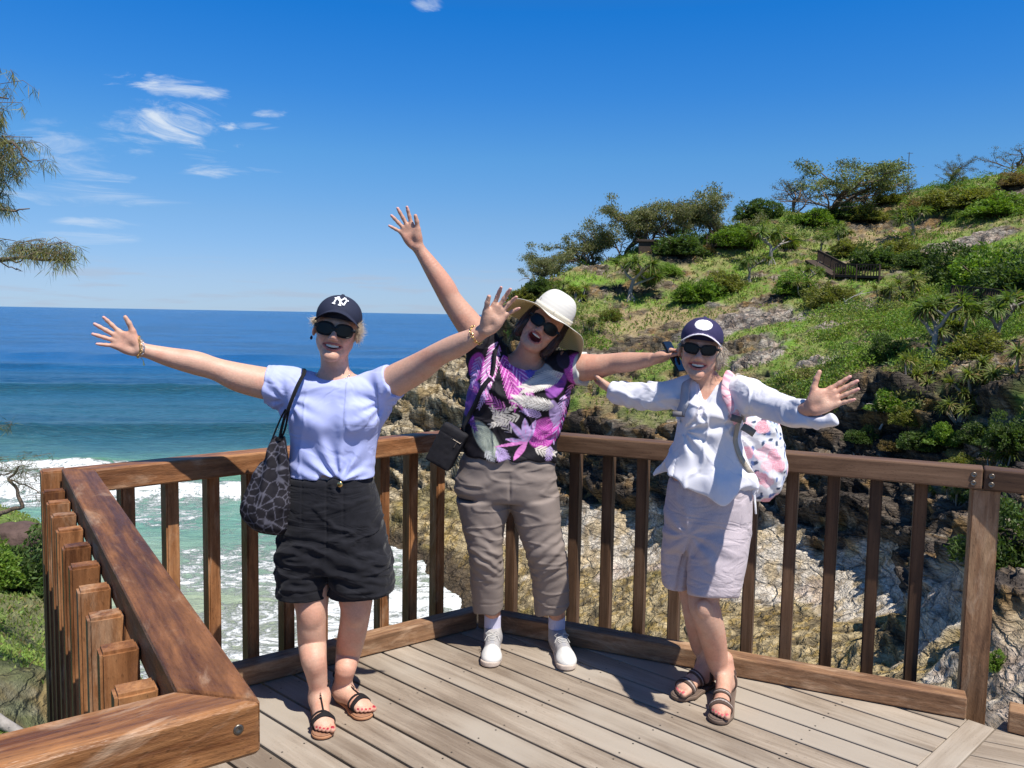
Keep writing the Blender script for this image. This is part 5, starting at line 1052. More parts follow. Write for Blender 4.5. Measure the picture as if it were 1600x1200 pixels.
def skin_col(tone, seed=0):
    def f(V):
        n = fbm(V[:, 0]*14+seed, V[:, 1]*14, V[:, 2]*14, 3); m = fbm(V[:, 0]*60+seed, V[:, 1]*60, V[:, 2]*60, 2)
        c = np.ones((len(V), 3))*np.array(tone); c = mix(c, np.array(tone)*np.array([1.0, .80, .76]), ss(.42, .62, n)*.5); return c*(.93+.14*m)[:, None]
    return f
def noisy(c, amt=.06, sc=30, seed=0):
    def f(V): return np.ones((len(V), 3))*np.array(c)*(1-amt+2*amt*fbm(V[:, 0]*sc+seed, V[:, 1]*sc, V[:, 2]*sc, 3))[:, None]
    return f
def sunglasses(parent, h, lw=.029, lh=.022, cx=.0335, cz=-.004, y0=.100, frame=(.012, .010, .010), n=2.6, brow=0.0):
    e = empty('sunglasses', h.o); e.parent = parent; e.matrix_basis = BASE[parent.name].inverted() @ BASE[e.name]
    def shell(th): return lambda x, y: np.abs(y-(y0-2.6*x**2-.004*0))-th
    L1 = Sdf(); Fm = Sdf(); box = (h.o-.11*h.k, h.o+.13*h.k)
    def lens(P): x, y, z = h.loc(P); xx = np.abs(x)-cx; q = (np.abs(xx/lw)**n+np.abs((z-cz-brow*xx)/lh)**n)**(1/n); return np.maximum(np.abs(y-(y0-2.6*x**2))-.0018, (q-1)*lh)
    def frm(P):
        x, y, z = h.loc(P); xx = np.abs(x)-cx; zz = z-cz-brow*xx; q = (np.abs(xx/(lw+.0035))**n+np.abs(zz/(lh+.0035))**n)**(1/n); q2 = (np.abs(xx/(lw-.001))**n+np.abs(zz/(lh-.001))**n)**(1/n)
        ys = np.abs(y-(y0-2.6*x**2))-.0028; ring = np.maximum(np.maximum(ys, (q-1)*lh), (1-q2)*lh); br = np.maximum(np.maximum(ys, np.abs(z-cz-.006)-.0035), np.abs(x)-.012); tp = np.maximum(np.maximum(np.abs(np.abs(x)-(.0775-.10*np.clip(y-.02, 0, 1)))-.0022, np.abs(z-cz-.006)-.0045), np.maximum(y-.093, -y-.02))
        hg = np.maximum(np.maximum(np.abs(y-.0885)-.005, np.abs(z-cz-.006)-.0055), np.maximum(np.abs(x)-.0735, .058-np.abs(x))); return np.minimum(np.minimum(ring, br), np.minimum(tp, hg))*h.k
    L1.u((lambda P: lens(P)*h.k, *box), .0005); Fm.u((frm, *box), .0005); L1.obj('lens', e, M_LENS, (1, 1, 1), h=.0022); Fm.obj('frame', e, M_FRAME, frame, h=.0022); return e
def teeth(parent, h, mouth):
    S = Sdf()
    def f(P):
        x, y, z = h.loc(P); r = np.sqrt((x/.030)**2+((y-.052)/.027)**2); arc = np.abs(r-1)*.028-.0022
        if mouth == 'open': zb = z-6.0*x*x; zt = np.maximum(-.0625-zb, zb+.051); return np.maximum(np.maximum(arc, zt), np.maximum(.045-y, np.abs(x)-.026))
        zb = z-7.0*x*x; zt = np.maximum(-.0705-zb, zb+.0575); g = .0005*(np.abs(np.sin(x*math.pi/.0075)) < .22); return np.maximum(np.maximum(arc, zt), np.maximum(.045-y, np.abs(x)-.0305))+g
    S.u((lambda P: f(P)*h.k, h.o-.12, h.o+.12), .0005); return S.obj('teeth', parent, M_TEETH, (1, 1, 1), h=.0018)
def eyes(parent, h):
    for x in (-1, 1): S = Sdf().u(h.ell((x*.031, .076, -.002), (.011, .011, .008)), .001); S.obj('eye', parent, M_EYE, (1, 1, 1), h=.003)
def ribbon(G_, P, w, nrm, col=(1, 1, 1), th=.0):
    """flat band along P, width w, lying against normal(s) nrm, with thickness"""
    P = np.asarray(P, float); T = np.gradient(P, axis=0); T /= np.linalg.norm(T, axis=1)[:, None]; Nn = np.broadcast_to(np.asarray(nrm, float), P.shape); Nn = Nn-T*(Nn*T).sum(1)[:, None]; Nn = Nn/np.linalg.norm(Nn, axis=1)[:, None]
    S_ = np.cross(T, Nn); w = np.broadcast_to(w, len(P))[:, None]/2; n = len(P)
    V = np.concatenate([P-S_*w, P+S_*w, P+S_*w+Nn*th, P-S_*w+Nn*th]); Fq = []
    for i in range(n-1):
        for a, b in ((0, 1), (1, 2), (2, 3), (3, 0)): Fq.append([a*n+i, a*n+i+1, b*n+i+1, b*n+i])
    Fq += [[0, n, 2*n, 3*n], [n-1, 4*n-1, 3*n-1, 2*n-1]]; G_.add(V, Fq, col)
def geo_obj(G_, name, parent, mat, smooth=True):
    me = G_.mesh(name, mat, smooth); o = BASE[parent.name].translation; me.transform(Matrix.Translation(-o)); return link(name, me, parent, Matrix.Translation(o))
def strands(G_, h, n, seed, root, flow, ln, col, w=.0016, curl=.4, jit=.5):
    """hair strands from local root sampler, flow(local)->direction"""
    r = np.random.default_rng(seed)
    for i in range(n):
        p = np.array(root(r)); d = norm(np.array(flow(p, r))+r.normal(size=3)*jit*.3); l = ln*(.6+.8*r.random()); P = [p]; c = r.normal(size=3)*curl
        for k in range(5): d = norm(d+c*.18+r.normal(size=3)*.05+np.array([0, 0, -.06])); P.append(P[-1]+d*l/5)
        Q = np.array([h.p(*q) for q in P]); cc = np.array(col)*(.65+.7*r.random()); G_.tube(Q, np.array([w, w, w*.9, w*.7, w*.5, w*.15]), 3, cc)
def snap(S, P, iters=6, off=0.0):
    """move points onto an implicit surface"""
    P = np.array(P, float); e = .002
    for _ in range(iters):
        q = lambda D: S.field((P[:, 0]+D[0], P[:, 1]+D[1], P[:, 2]+D[2])); d = q((0, 0, 0)); g = np.stack([q((e, 0, 0))-q((-e, 0, 0)), q((0, e, 0))-q((0, -e, 0)), q((0, 0, e))-q((0, 0, -e))], 1); g /= np.linalg.norm(g, axis=1)[:, None]+1e-9; P = P-g*(d-off)[:, None]*.9
    return P, g
def chain_links(name, parent, P, r, mat, n=None, wire=.0011):
    G_ = Geo(); P = np.asarray(P); s = np.concatenate([[0], np.cumsum(np.linalg.norm(np.diff(P, axis=0), axis=1))]); n = n or int(s[-1]/(r*1.6)); q = np.linspace(0, s[-1], n); C = np.stack([np.interp(q, s, P[:, i]) for i in range(3)], 1); T = np.gradient(C, axis=0)
    for i in range(n):
        t = norm(T[i]); u = norm(np.cross(t, (.2, .3, 1))); v = np.cross(t, u); u, v = (u, v) if i % 2 else (v, u); a = np.linspace(0, 2*math.pi, 9); G_.tube([C[i]+(t*math.cos(b)*r*1.2+u*math.sin(b)*r*.8) for b in a], wire, 4)
    return geo_obj(G_, name, parent, mat)

def make_cap(e, h, NV, trim=None):
    Cp = Sdf(); Cp.u(h.ell((0, -.016, .046), (.084, .101, .080)), .01); Cp.i(lambda P: (lambda q: .030-(q[2]+.05*np.clip(-q[1], -1, .1)))(h.loc(P)), .003)
    def brim(P):
        x, y, z = h.loc(P); zs = .062-.040*(x/.075)**2-.10*np.clip(y-.08, 0, 1); q = np.sqrt((x/.080)**2+((y-.045)/.112)**2); return np.maximum(np.maximum(np.abs(z-zs)-.0022, (q-1)*.075), .03-y)*h.k
    Cp.u((brim, h.o-.2, h.o+.22), .004); Cp.u(h.ell((0, -.016, .127), (.007, .007, .004)), .002)
    def capc(V):
        x, y, z = h.loc((V[:, 0], V[:, 1], V[:, 2])); c = noisy(NV, .12, 120)(V); a = np.arctan2(x, y+.016); seam = np.abs((a/(math.pi/3)+.5) % 1-.5)*(math.pi/3)*.08; c = np.where(((seam < .0012) & (z > .05) & (np.abs(a) > .4))[:, None], c*.5, c)
        if trim is not None: c = trim(x, y, z, c)
        return c
    return Cp.obj('cap', e, M_BLACKC, capc, h=.0026)
def sandal(e, F, inf, style):
    f, s, Hh, Tt = inf['f'], inf['s'], inf['H'], inf['T']; q = empty('sandal', Hh); q.parent = e; q.matrix_basis = BASE[e.name].inverted() @ BASE[q.name]
    up = np.array([0, 0, 1.]); Ln = np.linalg.norm(Tt-Hh); OUT = [(.028, 0, .030), (.11, .002, .030), (-.075, 0, .0430), (-.040, -.006, .0385)]
    FS = Sdf(); FS.it = list(F.it); FS.cone(inf['ank'], inf['ank']+np.array([0, .02, .12]), .034, .040, .02); F = FS
    def sole(z1, z2, ex):
        def fn(P):
            Q = vadd(P, Hh); a = dot3(Q, f); b = dot3(Q, s); e1 = None
            for (a0_, b0_, r0), (a1_, b1_, r1) in zip(OUT[:-1], OUT[1:]):
                a1_ = a1_+(Ln if a1_ <= 0 else 0); a0_ = a0_+(Ln if a0_ <= 0 else 0); va, vb = a1_-a0_, b1_-b0_
                t = np.clip(((a-a0_)*va+(b-b0_)*vb)/(va*va+vb*vb), 0, 1); dd = np.sqrt((a-a0_-va*t)**2+(b-b0_-vb*t)**2)-(r0+(r1-r0)*t)-ex; e1 = dd if e1 is None else np.minimum(e1, dd)
            return -smin(-e1, -np.maximum(P[2]-z2, z1-P[2]), .004)
        return fn, np.minimum(Hh, Tt)-.08, np.maximum(Hh, Tt)+.08
    def strap(c, n, hw, th=.0035, lim=None, zmin=.014):
        n = norm(n)
        def fn(P):
            v = np.maximum(np.abs(F.field(P)-.001)-th, np.abs(dot3(vadd(P, c), n))-hw); v = np.maximum(v, zmin-P[2]); return v if lim is None else np.maximum(v, lim(P))
        return fn, c-.085, c+.085
    heel = (lambda P: np.maximum(np.maximum(np.abs(F.field(P)-.001)-.0035, dot3(vadd(P, Hh+f*.016), f)), np.maximum(np.abs(P[2]-.062)-.012, -P[2])), Hh-.06, Hh+np.array([.06, .06, .12]))
    toe = Tt-f*.062+up*.03; K_ = Sdf(); mid = lambda P: np.maximum(dot3(vadd(P, Tt-f*.062), f), .05-P[2])
    if style == 'dress':
        Sdf().u(sole(.0045, .016, .004), .001).obj('sole', q, M_RUBBER, (.42, .20, .10), h=.0032); Sdf().u(sole(.0155, .0205, .002), .001).obj('insole', q, M_RUBBER, (.30, .15, .085), h=.0028)
        K_.u(strap(toe, f+s*.12, .0085), .001); K_.u(strap(toe-f*.016, f-s*.18, .0045), .001); K_.u(strap(inf['ank']*np.array([1, 1, 0])+up*.118, up, .0048, zmin=.09), .001)
        K_.u(strap(Hh+f*.10+up*.05, s, .0036, lim=mid), .001); K_.u((lambda P: np.maximum(np.maximum(np.abs(F.field(P)-.001)-.003, np.abs(dot3(vadd(P, Hh+f*.012), s))-.05), np.maximum(dot3(vadd(P, Hh+f*.004), f), np.maximum(P[2]-.118, .015-P[2]))), Hh-.06, Hh+np.array([.06, .06, .14])), .001)
        K_.obj('strap', q, M_BLACKC, (.012, .010, .011), h=.0026)
        c = np.array([Hh+f*(.070+.011*k_)+up*(.085-.008*k_) for k_ in range(6)]); c, _ = snap(F, c, 6, .005); G_ = Geo()
        for p in c: G_.tube([p-f*.003, p+f*.003], .0042, 6)
        geo_obj(G_, 'ornament', q, M_SILVER)
    else:
        BR = (.085, .055, .042); Sdf().u(sole(.0045, .020, .006), .001).obj('sole', q, M_RUBBER, (.16, .11, .08), h=.0032); Sdf().u(sole(.0195, .0235, .003), .001).obj('insole', q, M_RUBBER, (.13, .09, .07), h=.0028)
        def kc(V):
            c = noisy(BR, .15, 80)(V)
            for cc_, n_ in ((toe+f*.0, norm(f+s*.10)), (toe-f*.075+up*.03, norm(f-s*.05-up*.5))):
                d = np.abs((V-cc_)@n_); c = np.where(((d < .0022))[:, None], np.array([.42, .36, .33]), c)
            return c
        K_.u(strap(toe, f+s*.10, .0125, .0042), .001); K_.u(strap(toe-f*.075+up*.03, f-s*.05-up*.5, .0125, .0042), .001); K_.u(strap(inf['ank']*np.array([1, 1, 0])+up*.098-f*.02, up-f*.15, .0100, .0042, zmin=.07, lim=lambda P: dot3(vadd(P, Hh+f*.055), f)), .001)
        K_.u(strap(Hh+f*.055+up*.04, s*0+f*1.0, .007, .0038, lim=lambda P: P[2]-.095), .001); K_.u(strap(Hh+f*.13+up*.03, s, .075, .0034, lim=lambda P: np.maximum(np.maximum(P[2]-.032, -1), 0.0-P[2])), .001)
        K_.obj('strap', q, M_BLACKC, kc, h=.0028)
def shoe(e, H, T, ankle, medial, seed):
    """walking shoe over a foot from heel H to toe tip T"""
    H = np.array([H[0], H[1], 0.]); T = np.array([T[0], T[1], 0.]); f = norm(T-H); s = np.array([-f[1], f[0], 0])*medial; up = np.array([0, 0, 1.]); q = empty('shoe', H); q.parent = e; q.matrix_basis = BASE[e.name].inverted() @ BASE[q.name]
    Ln = np.linalg.norm(T-H); A3 = np.array([f, s, up]); U = Sdf(); an = np.asarray(ankle)
    U.u(f_ell(H+f*.042+up*.045, [.045, .036, .040], A3), .02); U.cone(H+f*.05+up*.035, T-f*.085+up*.036, .036, .036, .03); U.u(f_ell(T-f*.058+up*.030, [.055, .047, .031], A3), .03)
    U.cone(H+f*.085+up*.070, T-f*.09+up*.050, .028, .022, .03); U.cone(H+f*.05+up*.06, an*np.array([1, 1, 0])+up*.085, .040, .041, .02); U.i(lambda P: P[2]-(.100-.25*np.clip(dot3(vadd(P, an), f), -.1, .02)), .004); U.i(lambda P: .022-P[2], .002)
    U.c(f_cone(an*np.array([1, 1, 0])+up*.09, an*np.array([1, 1, 0])+up*.16, .034, .036), .004)
    def uc(V):
        a = (V-H)@f/Ln; c = noisy((.40, .38, .37), .10, 40, seed)(V); tip = ss(.70, .74, a+.25*(V[:, 2]-.03)); c = mix(c, (.66, .64, .60), tip); g = ss(.012, .006, np.abs((V-H)@s))*(a > .42)*(a < .70)*(V[:, 2] > .055); c = mix(c, (.34, .34, .36), g*.8)
        st_ = np.abs((a*9+V[:, 2]*25) % 1-.5) < .07; return np.where((st_ & (a > .3) & (a < .6) & (V[:, 2] < .055))[:, None], c*.6, c)
    U.x(lambda P: (fbm(P[0]*45, P[1]*45, P[2]*45, 2)-.5)*.003); U.obj('upper', q, M_LEATHER, uc, h=.003)
    Sl = Sdf(); 
    def sf(P):
        Q = vadd(P, H); a = dot3(Q, f); b = dot3(Q, s); e1 = None
        for (x0, y0, r0), (x1, y1, r1) in (((.036, 0, .037), (.12, .002, .037)), ((.12, .002, .037), (Ln-.075, 0, .049)), ((Ln-.075, 0, .049), (Ln-.045, -.004, .046))):
            va, vb = x1-x0, y1-y0; t = np.clip(((a-x0)*va+(b-y0)*vb)/(va*va+vb*vb), 0, 1); dd = np.sqrt((a-x0-va*t)**2+(b-y0-vb*t)**2)-(r0+(r1-r0)*t); e1 = dd if e1 is None else np.minimum(e1, dd)
        top = .024+.006*np.clip((a-Ln+.08)/.08, 0, 1); return -smin(-e1, -np.maximum(P[2]-top, .0045-P[2]), .006)
    Sl.u((sf, np.minimum(H, T)-.07, np.maximum(H, T)+.07), .001); Sl.obj('sole', q, M_RUBBER, noisy((.56, .46, .38), .12, 60), h=.003)
    G_ = Geo(); P0 = []
    for k in range(5):
        c = H+f*(Ln*.44+k*.014-.01)+up*.09; l, _ = snap(U, [c-s*.020-up*.01, c-s*.010, c, c+s*.010, c+s*.020-up*.01], 8, .003); G_.tube(l, .0026, 5, (.5, .48, .45)); P0.append(l)
    for sg in (-1, 1):
        b0 = P0[0][2]; G_.tube([b0, b0+s*sg*.018+up*.014+f*.004, b0+s*sg*.034+up*.004+f*.008, b0+s*sg*.022-up*.006+f*.012, b0+f*.004], .0022, 5, (.5, .48, .45)); G_.tube([b0, b0+s*sg*.026-up*.006+f*.020, b0+s*sg*.036-up*.024+f*.028], .002, 5, (.5, .48, .45))
    geo_obj(G_, 'lace', q, M_LEATHER)
# ------------------------------------------------------------------ woman in the lavender T-shirt
def st(px, py, hw, D, f, b): return (AD(px, py, D), hw*D/1280, f, b)
def person_A():
    D = 3.20; TONE = (.62, .365, .26)
    e = empty('person', (-.66, 3.2, 0), 'woman in lavender T-shirt, black shorts and navy cap with both arms flung wide', 'person')
    h = HeadF(AD(526.5, 514, 3.17), 8, 3, 9.5, 1.05)
    S = Sdf(); nb = AD(524, 592, 3.20)
    S.u(f_loft([st(525, 583, 26, D, .055, .06), st(526, 592, 50, D, .065, .075), st(526, 603, 66, D, .085, .09), st(524, 640, 62, D, .10, .09), st(520, 690, 55, D, .10, .085), st(517, 735, 57, D, .105, .085), st(517, 780, 66, D, .11, .11), st(519, 840, 70, D, .11, .12), st(520, 880, 60, D, .09, .10)]), .02)
    fc = add_head(S, h, 'smile', neck=nb, neck_r=(.050, .056), slim=.98)
    for x in (-1, 1): S.cone(h.p(x*.030, -.02, -.08), nb+np.array([x*.018, -.040, -.01]), .010, .010, .02)
    # arms
    aL = [(AD(452, 604, 3.19), .066), (AD(420, 600, 3.17), .063), (AD(375, 590, 3.14), .056), (AD(338, 577, 3.11), .043), (AD(305, 567, 3.08), .0445), (AD(265, 558, 3.05), .036), (AD(232, 549, 3.02), .0265), (AD(219, 546, 3.01), .0265)]
    S.chain(aL, .02); S.chain([(AD(600, 606, 3.19), .066), (AD(622, 592, 3.16), .062), (AD(655, 574, 3.10), .055), (AD(686, 553, 3.03), .043), (AD(712, 541, 2.99), .043), (AD(735, 529, 2.95), .034), (AD(752, 519, 2.93), .0265), (AD(759, 515, 2.92), .0265)], .02)
    wL = AD(216, 545, 3.005); nail = (.62, .02, .12)
    add_hand(S, wL, AD(150, 515, 2.97)-wL, np.array([.15, -1, .15]), np.array([.1, 0, 1]), .178, (20, 5, -8, -20), (6, 4, 6, 8), (.60, .80, .25), nail)
    wR = AD(761, 514, 2.915)
    add_hand(S, wR, AD(797, 462, 2.90)-wR, np.array([.1, -1, -.1]), np.array([-1, 0, 0.6]), .178, (14, 4, -8, -26), (8, 9, 10, 8), (.80, .50, .25), nail)
    # legs
    fL = dict(H=AZ(497, 1106, 0), T=AZ(509, 1157, 0)); fR = dict(H=AZ(530, 1091, 0), T=AZ(577, 1125, 0)); kL = fL['H'][1]-.02; kR = fR['H'][1]-.02
    ankL = AD(499, 1086, kL-.02); ankR = AD(535, 1077, kR-.02)
    S.chain([(AD(482, 850, 3.2), .088), (AD(486, 930, 3.17), .070), (AD(487, 955, 3.16), .0605), (AD(487, 980, 3.165), .0570), (AD(488, 1005, 3.18), .0560), (AD(490, 1028, kL-.05), .0505), (AD(494, 1050, kL-.04), .0430), (AD(497, 1070, kL-.03), .0370), (ankL, .0335)], .03)
    S.chain([(AD(560, 850, 3.2), .088), (AD(556, 925, 3.19), .071), (AD(556, 950, 3.19), .0610), (AD(553, 975, 3.21), .0575), (AD(548, 1000, 3.24), .0560), (AD(544, 1022, 3.27), .0505), (AD(540, 1043, kR-.05), .0430), (AD(537, 1060, kR-.03), .0370), (ankR, .0335)], .03)
    S.u(f_ell(AD(486, 962, 3.118), (.028, .018, .036)), .03); S.u(f_ell(AD(556, 959, 3.150), (.028, .018, .036)), .03)
    F1 = Sdf(); i1 = add_foot(F1, fL['H'][:2], fL['T'][:2], ankL, .088, .022, 1, (.35, .008, .03)); F2 = Sdf(); i2 = add_foot(F2, fR['H'][:2], fR['T'][:2], ankR, .088, .022, 1, (.35, .008, .03))
    i1['ank'] = ankL; i2['ank'] = ankR
    for F in (F1, F2): S.it += F.it; S.paint += F.paint
    sc = skin_col(TONE, 3)
    S.obj('body', e, M_SKIN, lambda V: fc(V, sc(V)), h=.0044, fine=[(h.o-.13, h.o+.13, .0023)])
    teeth(e, h, 'smile'); eyes(e, h)
    # T-shirt
    T = Sdf(); knot = AD(531, 748, 3.07); LAV = (.42, .46, .76)
    hem = lambda u, w: .012*np.sin(u*30)+.006*np.sin(u*71+w*40)
    T.u(f_loft([st(526, 586, 44, D, .06, .07), st(526, 594, 66, D, .085, .095), st(526, 606, 76, D, .105, .105), st(524, 630, 77, D, .118, .11), st(523, 655, 73, D, .128, .11), st(522, 685, 68, D, .118, .105), st(520, 712, 66, D, .118, .105), st(519, 732, 67.5, D, .125, .112), st(519, 749, 66.5, D, .122, .115)], hem=hem), .02)
    for x in (488, 556): T.u(f_ell(AD(x, 654, 3.115), (.066, .048, .058)), .045)
    T.chain([(AD(470, 606, 3.20), .070), (AD(445, 602, 3.185), .074), (AD(417, 599.5, 3.17), .0735)], .03); T.chain([(AD(585, 606, 3.20), .070), (AD(600, 603, 3.185), .074), (AD(618, 595, 3.165), .0745)], .03)
    # hanging underarm cloth
    T.cone(AD(447, 640, 3.2), AD(425, 618, 3.17), .03, .022, .04); T.cone(AD(598, 645, 3.2), AD(607, 618, 3.17), .03, .022, .04)
    T.c(f_ell(AD(520, 571, 3.165), (.098, .20, .056)), .006)
    a0 = AD(412, 598, 3.17); ax = norm(AD(445, 602, 3.18)-a0); T.i(lambda P: -(dot3(vadd(P, a0), ax)-.008), .004)
    a1 = AD(616, 594, 3.165); ax1 = norm(AD(600, 601, 3.18)-a1); T.i(lambda P: -(dot3(vadd(P, a1), ax1)-.004), .004)
    T.c(f_ell(AD(513, 752, 3.07), (.05, .06, .022)), .01)
    kL_ = AD(452, 625, 3.15); kR_ = AD(600, 628, 3.15)
    def folds(P):
        X, Y, Z = P; u = X-knot[0]; w = Z-knot[2]; r = np.hypot(u, w)+1e-4; th = np.arctan2(u, w+.02); front = ss(3.16, 3.08, Y)
        n = fbm(X*7, Y*7, Z*7, 3); d = -.0075*np.cos(th*13+(n-.5)*5)*np.exp(-((r-.07)/.12)**2)*front*ss(.01, .04, r)
        for k, sg in ((kL_, 1), (kR_, -1)):
            u2 = (X-k[0])*sg; w2 = Z-k[2]; r2 = np.hypot(u2, w2); t2 = np.arctan2(w2, u2); d += -.0040*np.cos(t2*9+(n-.5)*5)*np.exp(-((r2-.07)/.07)**2)*ss(3.3, 3.15, Y)*ss(.01, .05, r2)
        d += -.005*np.sin(Z*95+(n-.5)*9+X*22)*ss(.085, .02, Z-(knot[2]-.02))*1.0+(n-.5)*.008-.003*ss(.88, 1.0, 1-np.abs(2*fbm(X*7+3, Y*7, Z*5, 2)-1))
        q = np.abs(dot3(vadd(P, a0), ax)-.02); d += .0016*np.exp(-(q/.0025)**2); return d
    T.x(folds); T.i(lambda P: knot[2]-.012-P[2], .003)
    def tcol(V):
        c = noisy(LAV, .03)(V); X, Z = V[:, 0], V[:, 2]; a = AD(540, 598, 3.1); b = AD(588, 667, 3.1); ln = np.minimum(np.where((Z > b[2]) & (Z < a[2]), np.minimum(np.abs(X-a[0]), np.abs(X-b[0])), 9), np.where((X > a[0]) & (X < b[0]), np.minimum(np.abs(Z-b[2]-.1*(b[0]-X)), 9), 9)); return np.where(((ln < .0028) & (V[:, 1] < 3.15))[:, None], c*.72, c)
    T.obj('t_shirt', e, M_CLOTH, tcol, h=.0042)
    # shorts
    K = Sdf(); NAVY = (.014, .014, .018)
    K.u(f_loft([st(517, 741, 66.5, D, .125, .115), st(517, 752, 68, D, .128, .12), st(518, 780, 75.5, D, .132, .13), st(519, 815, 82, D, .132, .14), st(520, 850, 87, D, .13, .14), st(520, 885, 87, D, .12, .13)]), .01)
    K.u(f_loft([st(478, 850, 42, 3.2, .122, .125), st(475, 890, 43, 3.2, .120, .12), st(474, 952, 40, 3.19, .112, .11)]), .02)
    K.u(f_loft([st(561, 850, 44, 3.2, .122, .125), st(565, 890, 50, 3.2, .122, .12), st(566.5, 952, 53, 3.21, .118, .115)]), .006)
    def kf(P):
        X, Y, Z = P; n = fbm(X*6+4, Y*6, Z*6, 3); xc = AD(517, 800, 3.2)[0]; cr = AD(517, 865, 3.1)[2]
        d = -.0030*np.sin(Z*85+(n-.5)*18+np.abs(X-xc)*26)*ss(AD(517, 790, 3.1)[2], AD(517, 830, 3.1)[2], Z)+(n-.5)*.010-.006*ss(.86, 1.0, 1-np.abs(2*fbm(X*5, Y*5, Z*16, 2)-1))
        for o in (-.085, .075): d += .004*np.exp(-((X-xc-o)/.004)**2)*ss(AD(517, 850, 3.1)[2], AD(517, 800, 3.1)[2], Z)*(Y < 3.2)
        wb = AD(517, 764, 3.08)[2]; d += .0025*np.exp(-((Z-wb)/.003)**2); hz = AD(517, 926, 3.1)[2]; d += .002*np.exp(-((Z-hz+.02*(X > xc)*0)/.0025)**2)
        d += .005*np.exp(-((X-xc-.012)/.0035)**2)*ss(AD(517, 880, 3.1)[2], AD(517, 850, 3.1)[2], Z)*(Y < 3.15); return d
    K.x(kf); K.i(lambda P: AD(517, 944, 3.1)[2]-.10*(P[0]-AD(517, 944, 3.1)[0])*(P[0] > AD(517, 944, 3.1)[0])*-1-P[2] if False else AD(517, 941, 3.1)[2]+.10*np.maximum(P[0]-AD(530, 941, 3.1)[0], 0)-P[2], .004)
    K.obj('shorts', e, M_LINEN, noisy(NAVY, .25, 60), h=.0042)
    g = AD(531, 757, 3.066); B = Sdf().u(f_ell(g, (.0115, .004, .0115)), .001); B.obj('button', e, M_GOLD, (1, 1, 1), h=.0022)
    make_cap(e, h, (.022, .026, .050))
    # the white interlocked letters on the front of the cap
    G_ = Geo(); sc_ = .0285
    def lt(pts):
        P = []
        for (a, b) in pts:
            x = a*sc_; ang_ = .70+b*sc_/.092; P.append(h.p(x, -.016+.1035*math.cos(ang_)*math.sqrt(max(0, 1-(x/.084)**2)), .046+.0825*math.sin(ang_)*math.sqrt(max(0, 1-(x/.084)**2))+.001))
        T2 = np.array(P); return T2
    for pts in ([(-.75, -.55), (-.62, .1), (-.55, .62)], [(-.80, .55), (-.55, .60), (-.1, 0), (.50, -.62)], [(.78, .50), (.62, -.1), (.50, -.65)], [(-.95, -.50), (-.55, -.62)], [(.55, .55), (.98, .42)], [(-.35, .78), (.02, .10), (.02, -.72)], [(.48, .80), (.02, .10)], [(-.52, .75), (-.20, .82)], [(.32, .85), (.62, .78)], [(-.18, -.72), (.22, -.74)]):
        P = lt(pts); nn = P-h.p(0, -.016, .046); ribbon(G_, P, .0056, nn, (1, 1, 1), .0012)
    o = geo_obj(G_, 'cap_emblem', e, pmat('white thread', (.85, .85, .88), .7), False)
    sunglasses(e, h, .0295, .0220, .0335, -.006)
    # hair: short, blonde-grey, blown out at the sides
    H = Sdf(); H.u(h.ell((0, -.030, .005), (.0785, .088, .085)), .01); H.i(lambda P: h.loc(P)[1]-.012, .006); H.i(lambda P: -.070-h.loc(P)[2], .01)
    H.x(lambda P: (vn(P[0]*160, P[1]*160, P[2]*30)-.5)*.006); H.obj('hair', e, M_HAIR, noisy((.50, .38, .24), .3, 90), h=.004)
    G_ = Geo(); strands(G_, h, 150, 5, lambda r: (-.074+r.normal()*.003, .004+r.normal()*.014, .010+.020*r.random()), lambda p, r: (-.75+r.normal()*.3, .1, -.1-.7*r.random()), .026, (.60, .48, .33), .0007, 1.0); geo_obj(G_, 'hair_wisps', e, M_HAIR)
    G_ = Geo(); strands(G_, h, 380, 6, lambda r: (.074+r.normal()*.003, -.005+r.normal()*.02, -.020+.055*r.random()), lambda p, r: (.55, .05, -.5+.7*r.normal()), .032, (.60, .48, .33), .0007, 1.3)
    geo_obj(G_, 'hair_wisps', e, M_HAIR)
    # earring, necklace, bracelets
    Er = Sdf().u(h.ell((-.085, .004, -.048), (.005, .005, .008)), .001); Er.obj('earring', e, M_BLACKC, (.02, .02, .05), h=.002)
    a = np.linspace(-1.25, 1.25, 40); P = np.stack([nb[0]+.066*np.sin(a), nb[1]-.015-.062*np.cos(a), nb[2]-.002+.030*(1-np.cos(a))-.012], 1); P, _ = snap(S, P, 5, .002); chain_links('necklace', e, P, .0042, M_SILVER)
    def bracelet(c, ax, r, name, mat, rr=.0045, n=None, tilt=0):
        ax = norm(ax); u = norm(np.cross(ax, (.1, .2, 1))); v = np.cross(ax, u); t = np.linspace(0, 2*math.pi, 60); P = np.array([c+(u*math.cos(q)+v*math.sin(q))*(r+.03)+ax*tilt*math.sin(q) for q in t]); P, _ = snap(S, P, 6, .0025); return chain_links(name, e, P, rr, mat, n, .0015)
    w1 = AD(224, 548, 3.015); ax_ = AD(265, 558, 3.05)-AD(219, 546, 3.01)
    bracelet(w1, ax_, .03, 'bracelet', M_SILVER, .0055); bracelet(w1+norm(ax_)*-.010, ax_, .03, 'bracelet', M_GOLD, .0055, tilt=.006)
    w2 = AD(747, 522, 2.94); ax_ = AD(735, 529, 2.95)-AD(759, 515, 2.92); bracelet(w2, ax_, .03, 'bracelet', M_GOLD, .007)
    t = AD(224, 566, 3.0); G_ = Geo(); G_.tube([w1+[0, -.025, -.02], t+[0, 0, .005], t+[.002, 0, -.012]], [.0012, .0012, .004], 5); geo_obj(G_, 'charm', e, M_GOLD)
    for F, inf in ((F1, i1), (F2, i2)): sandal(e, F, inf, 'dress')
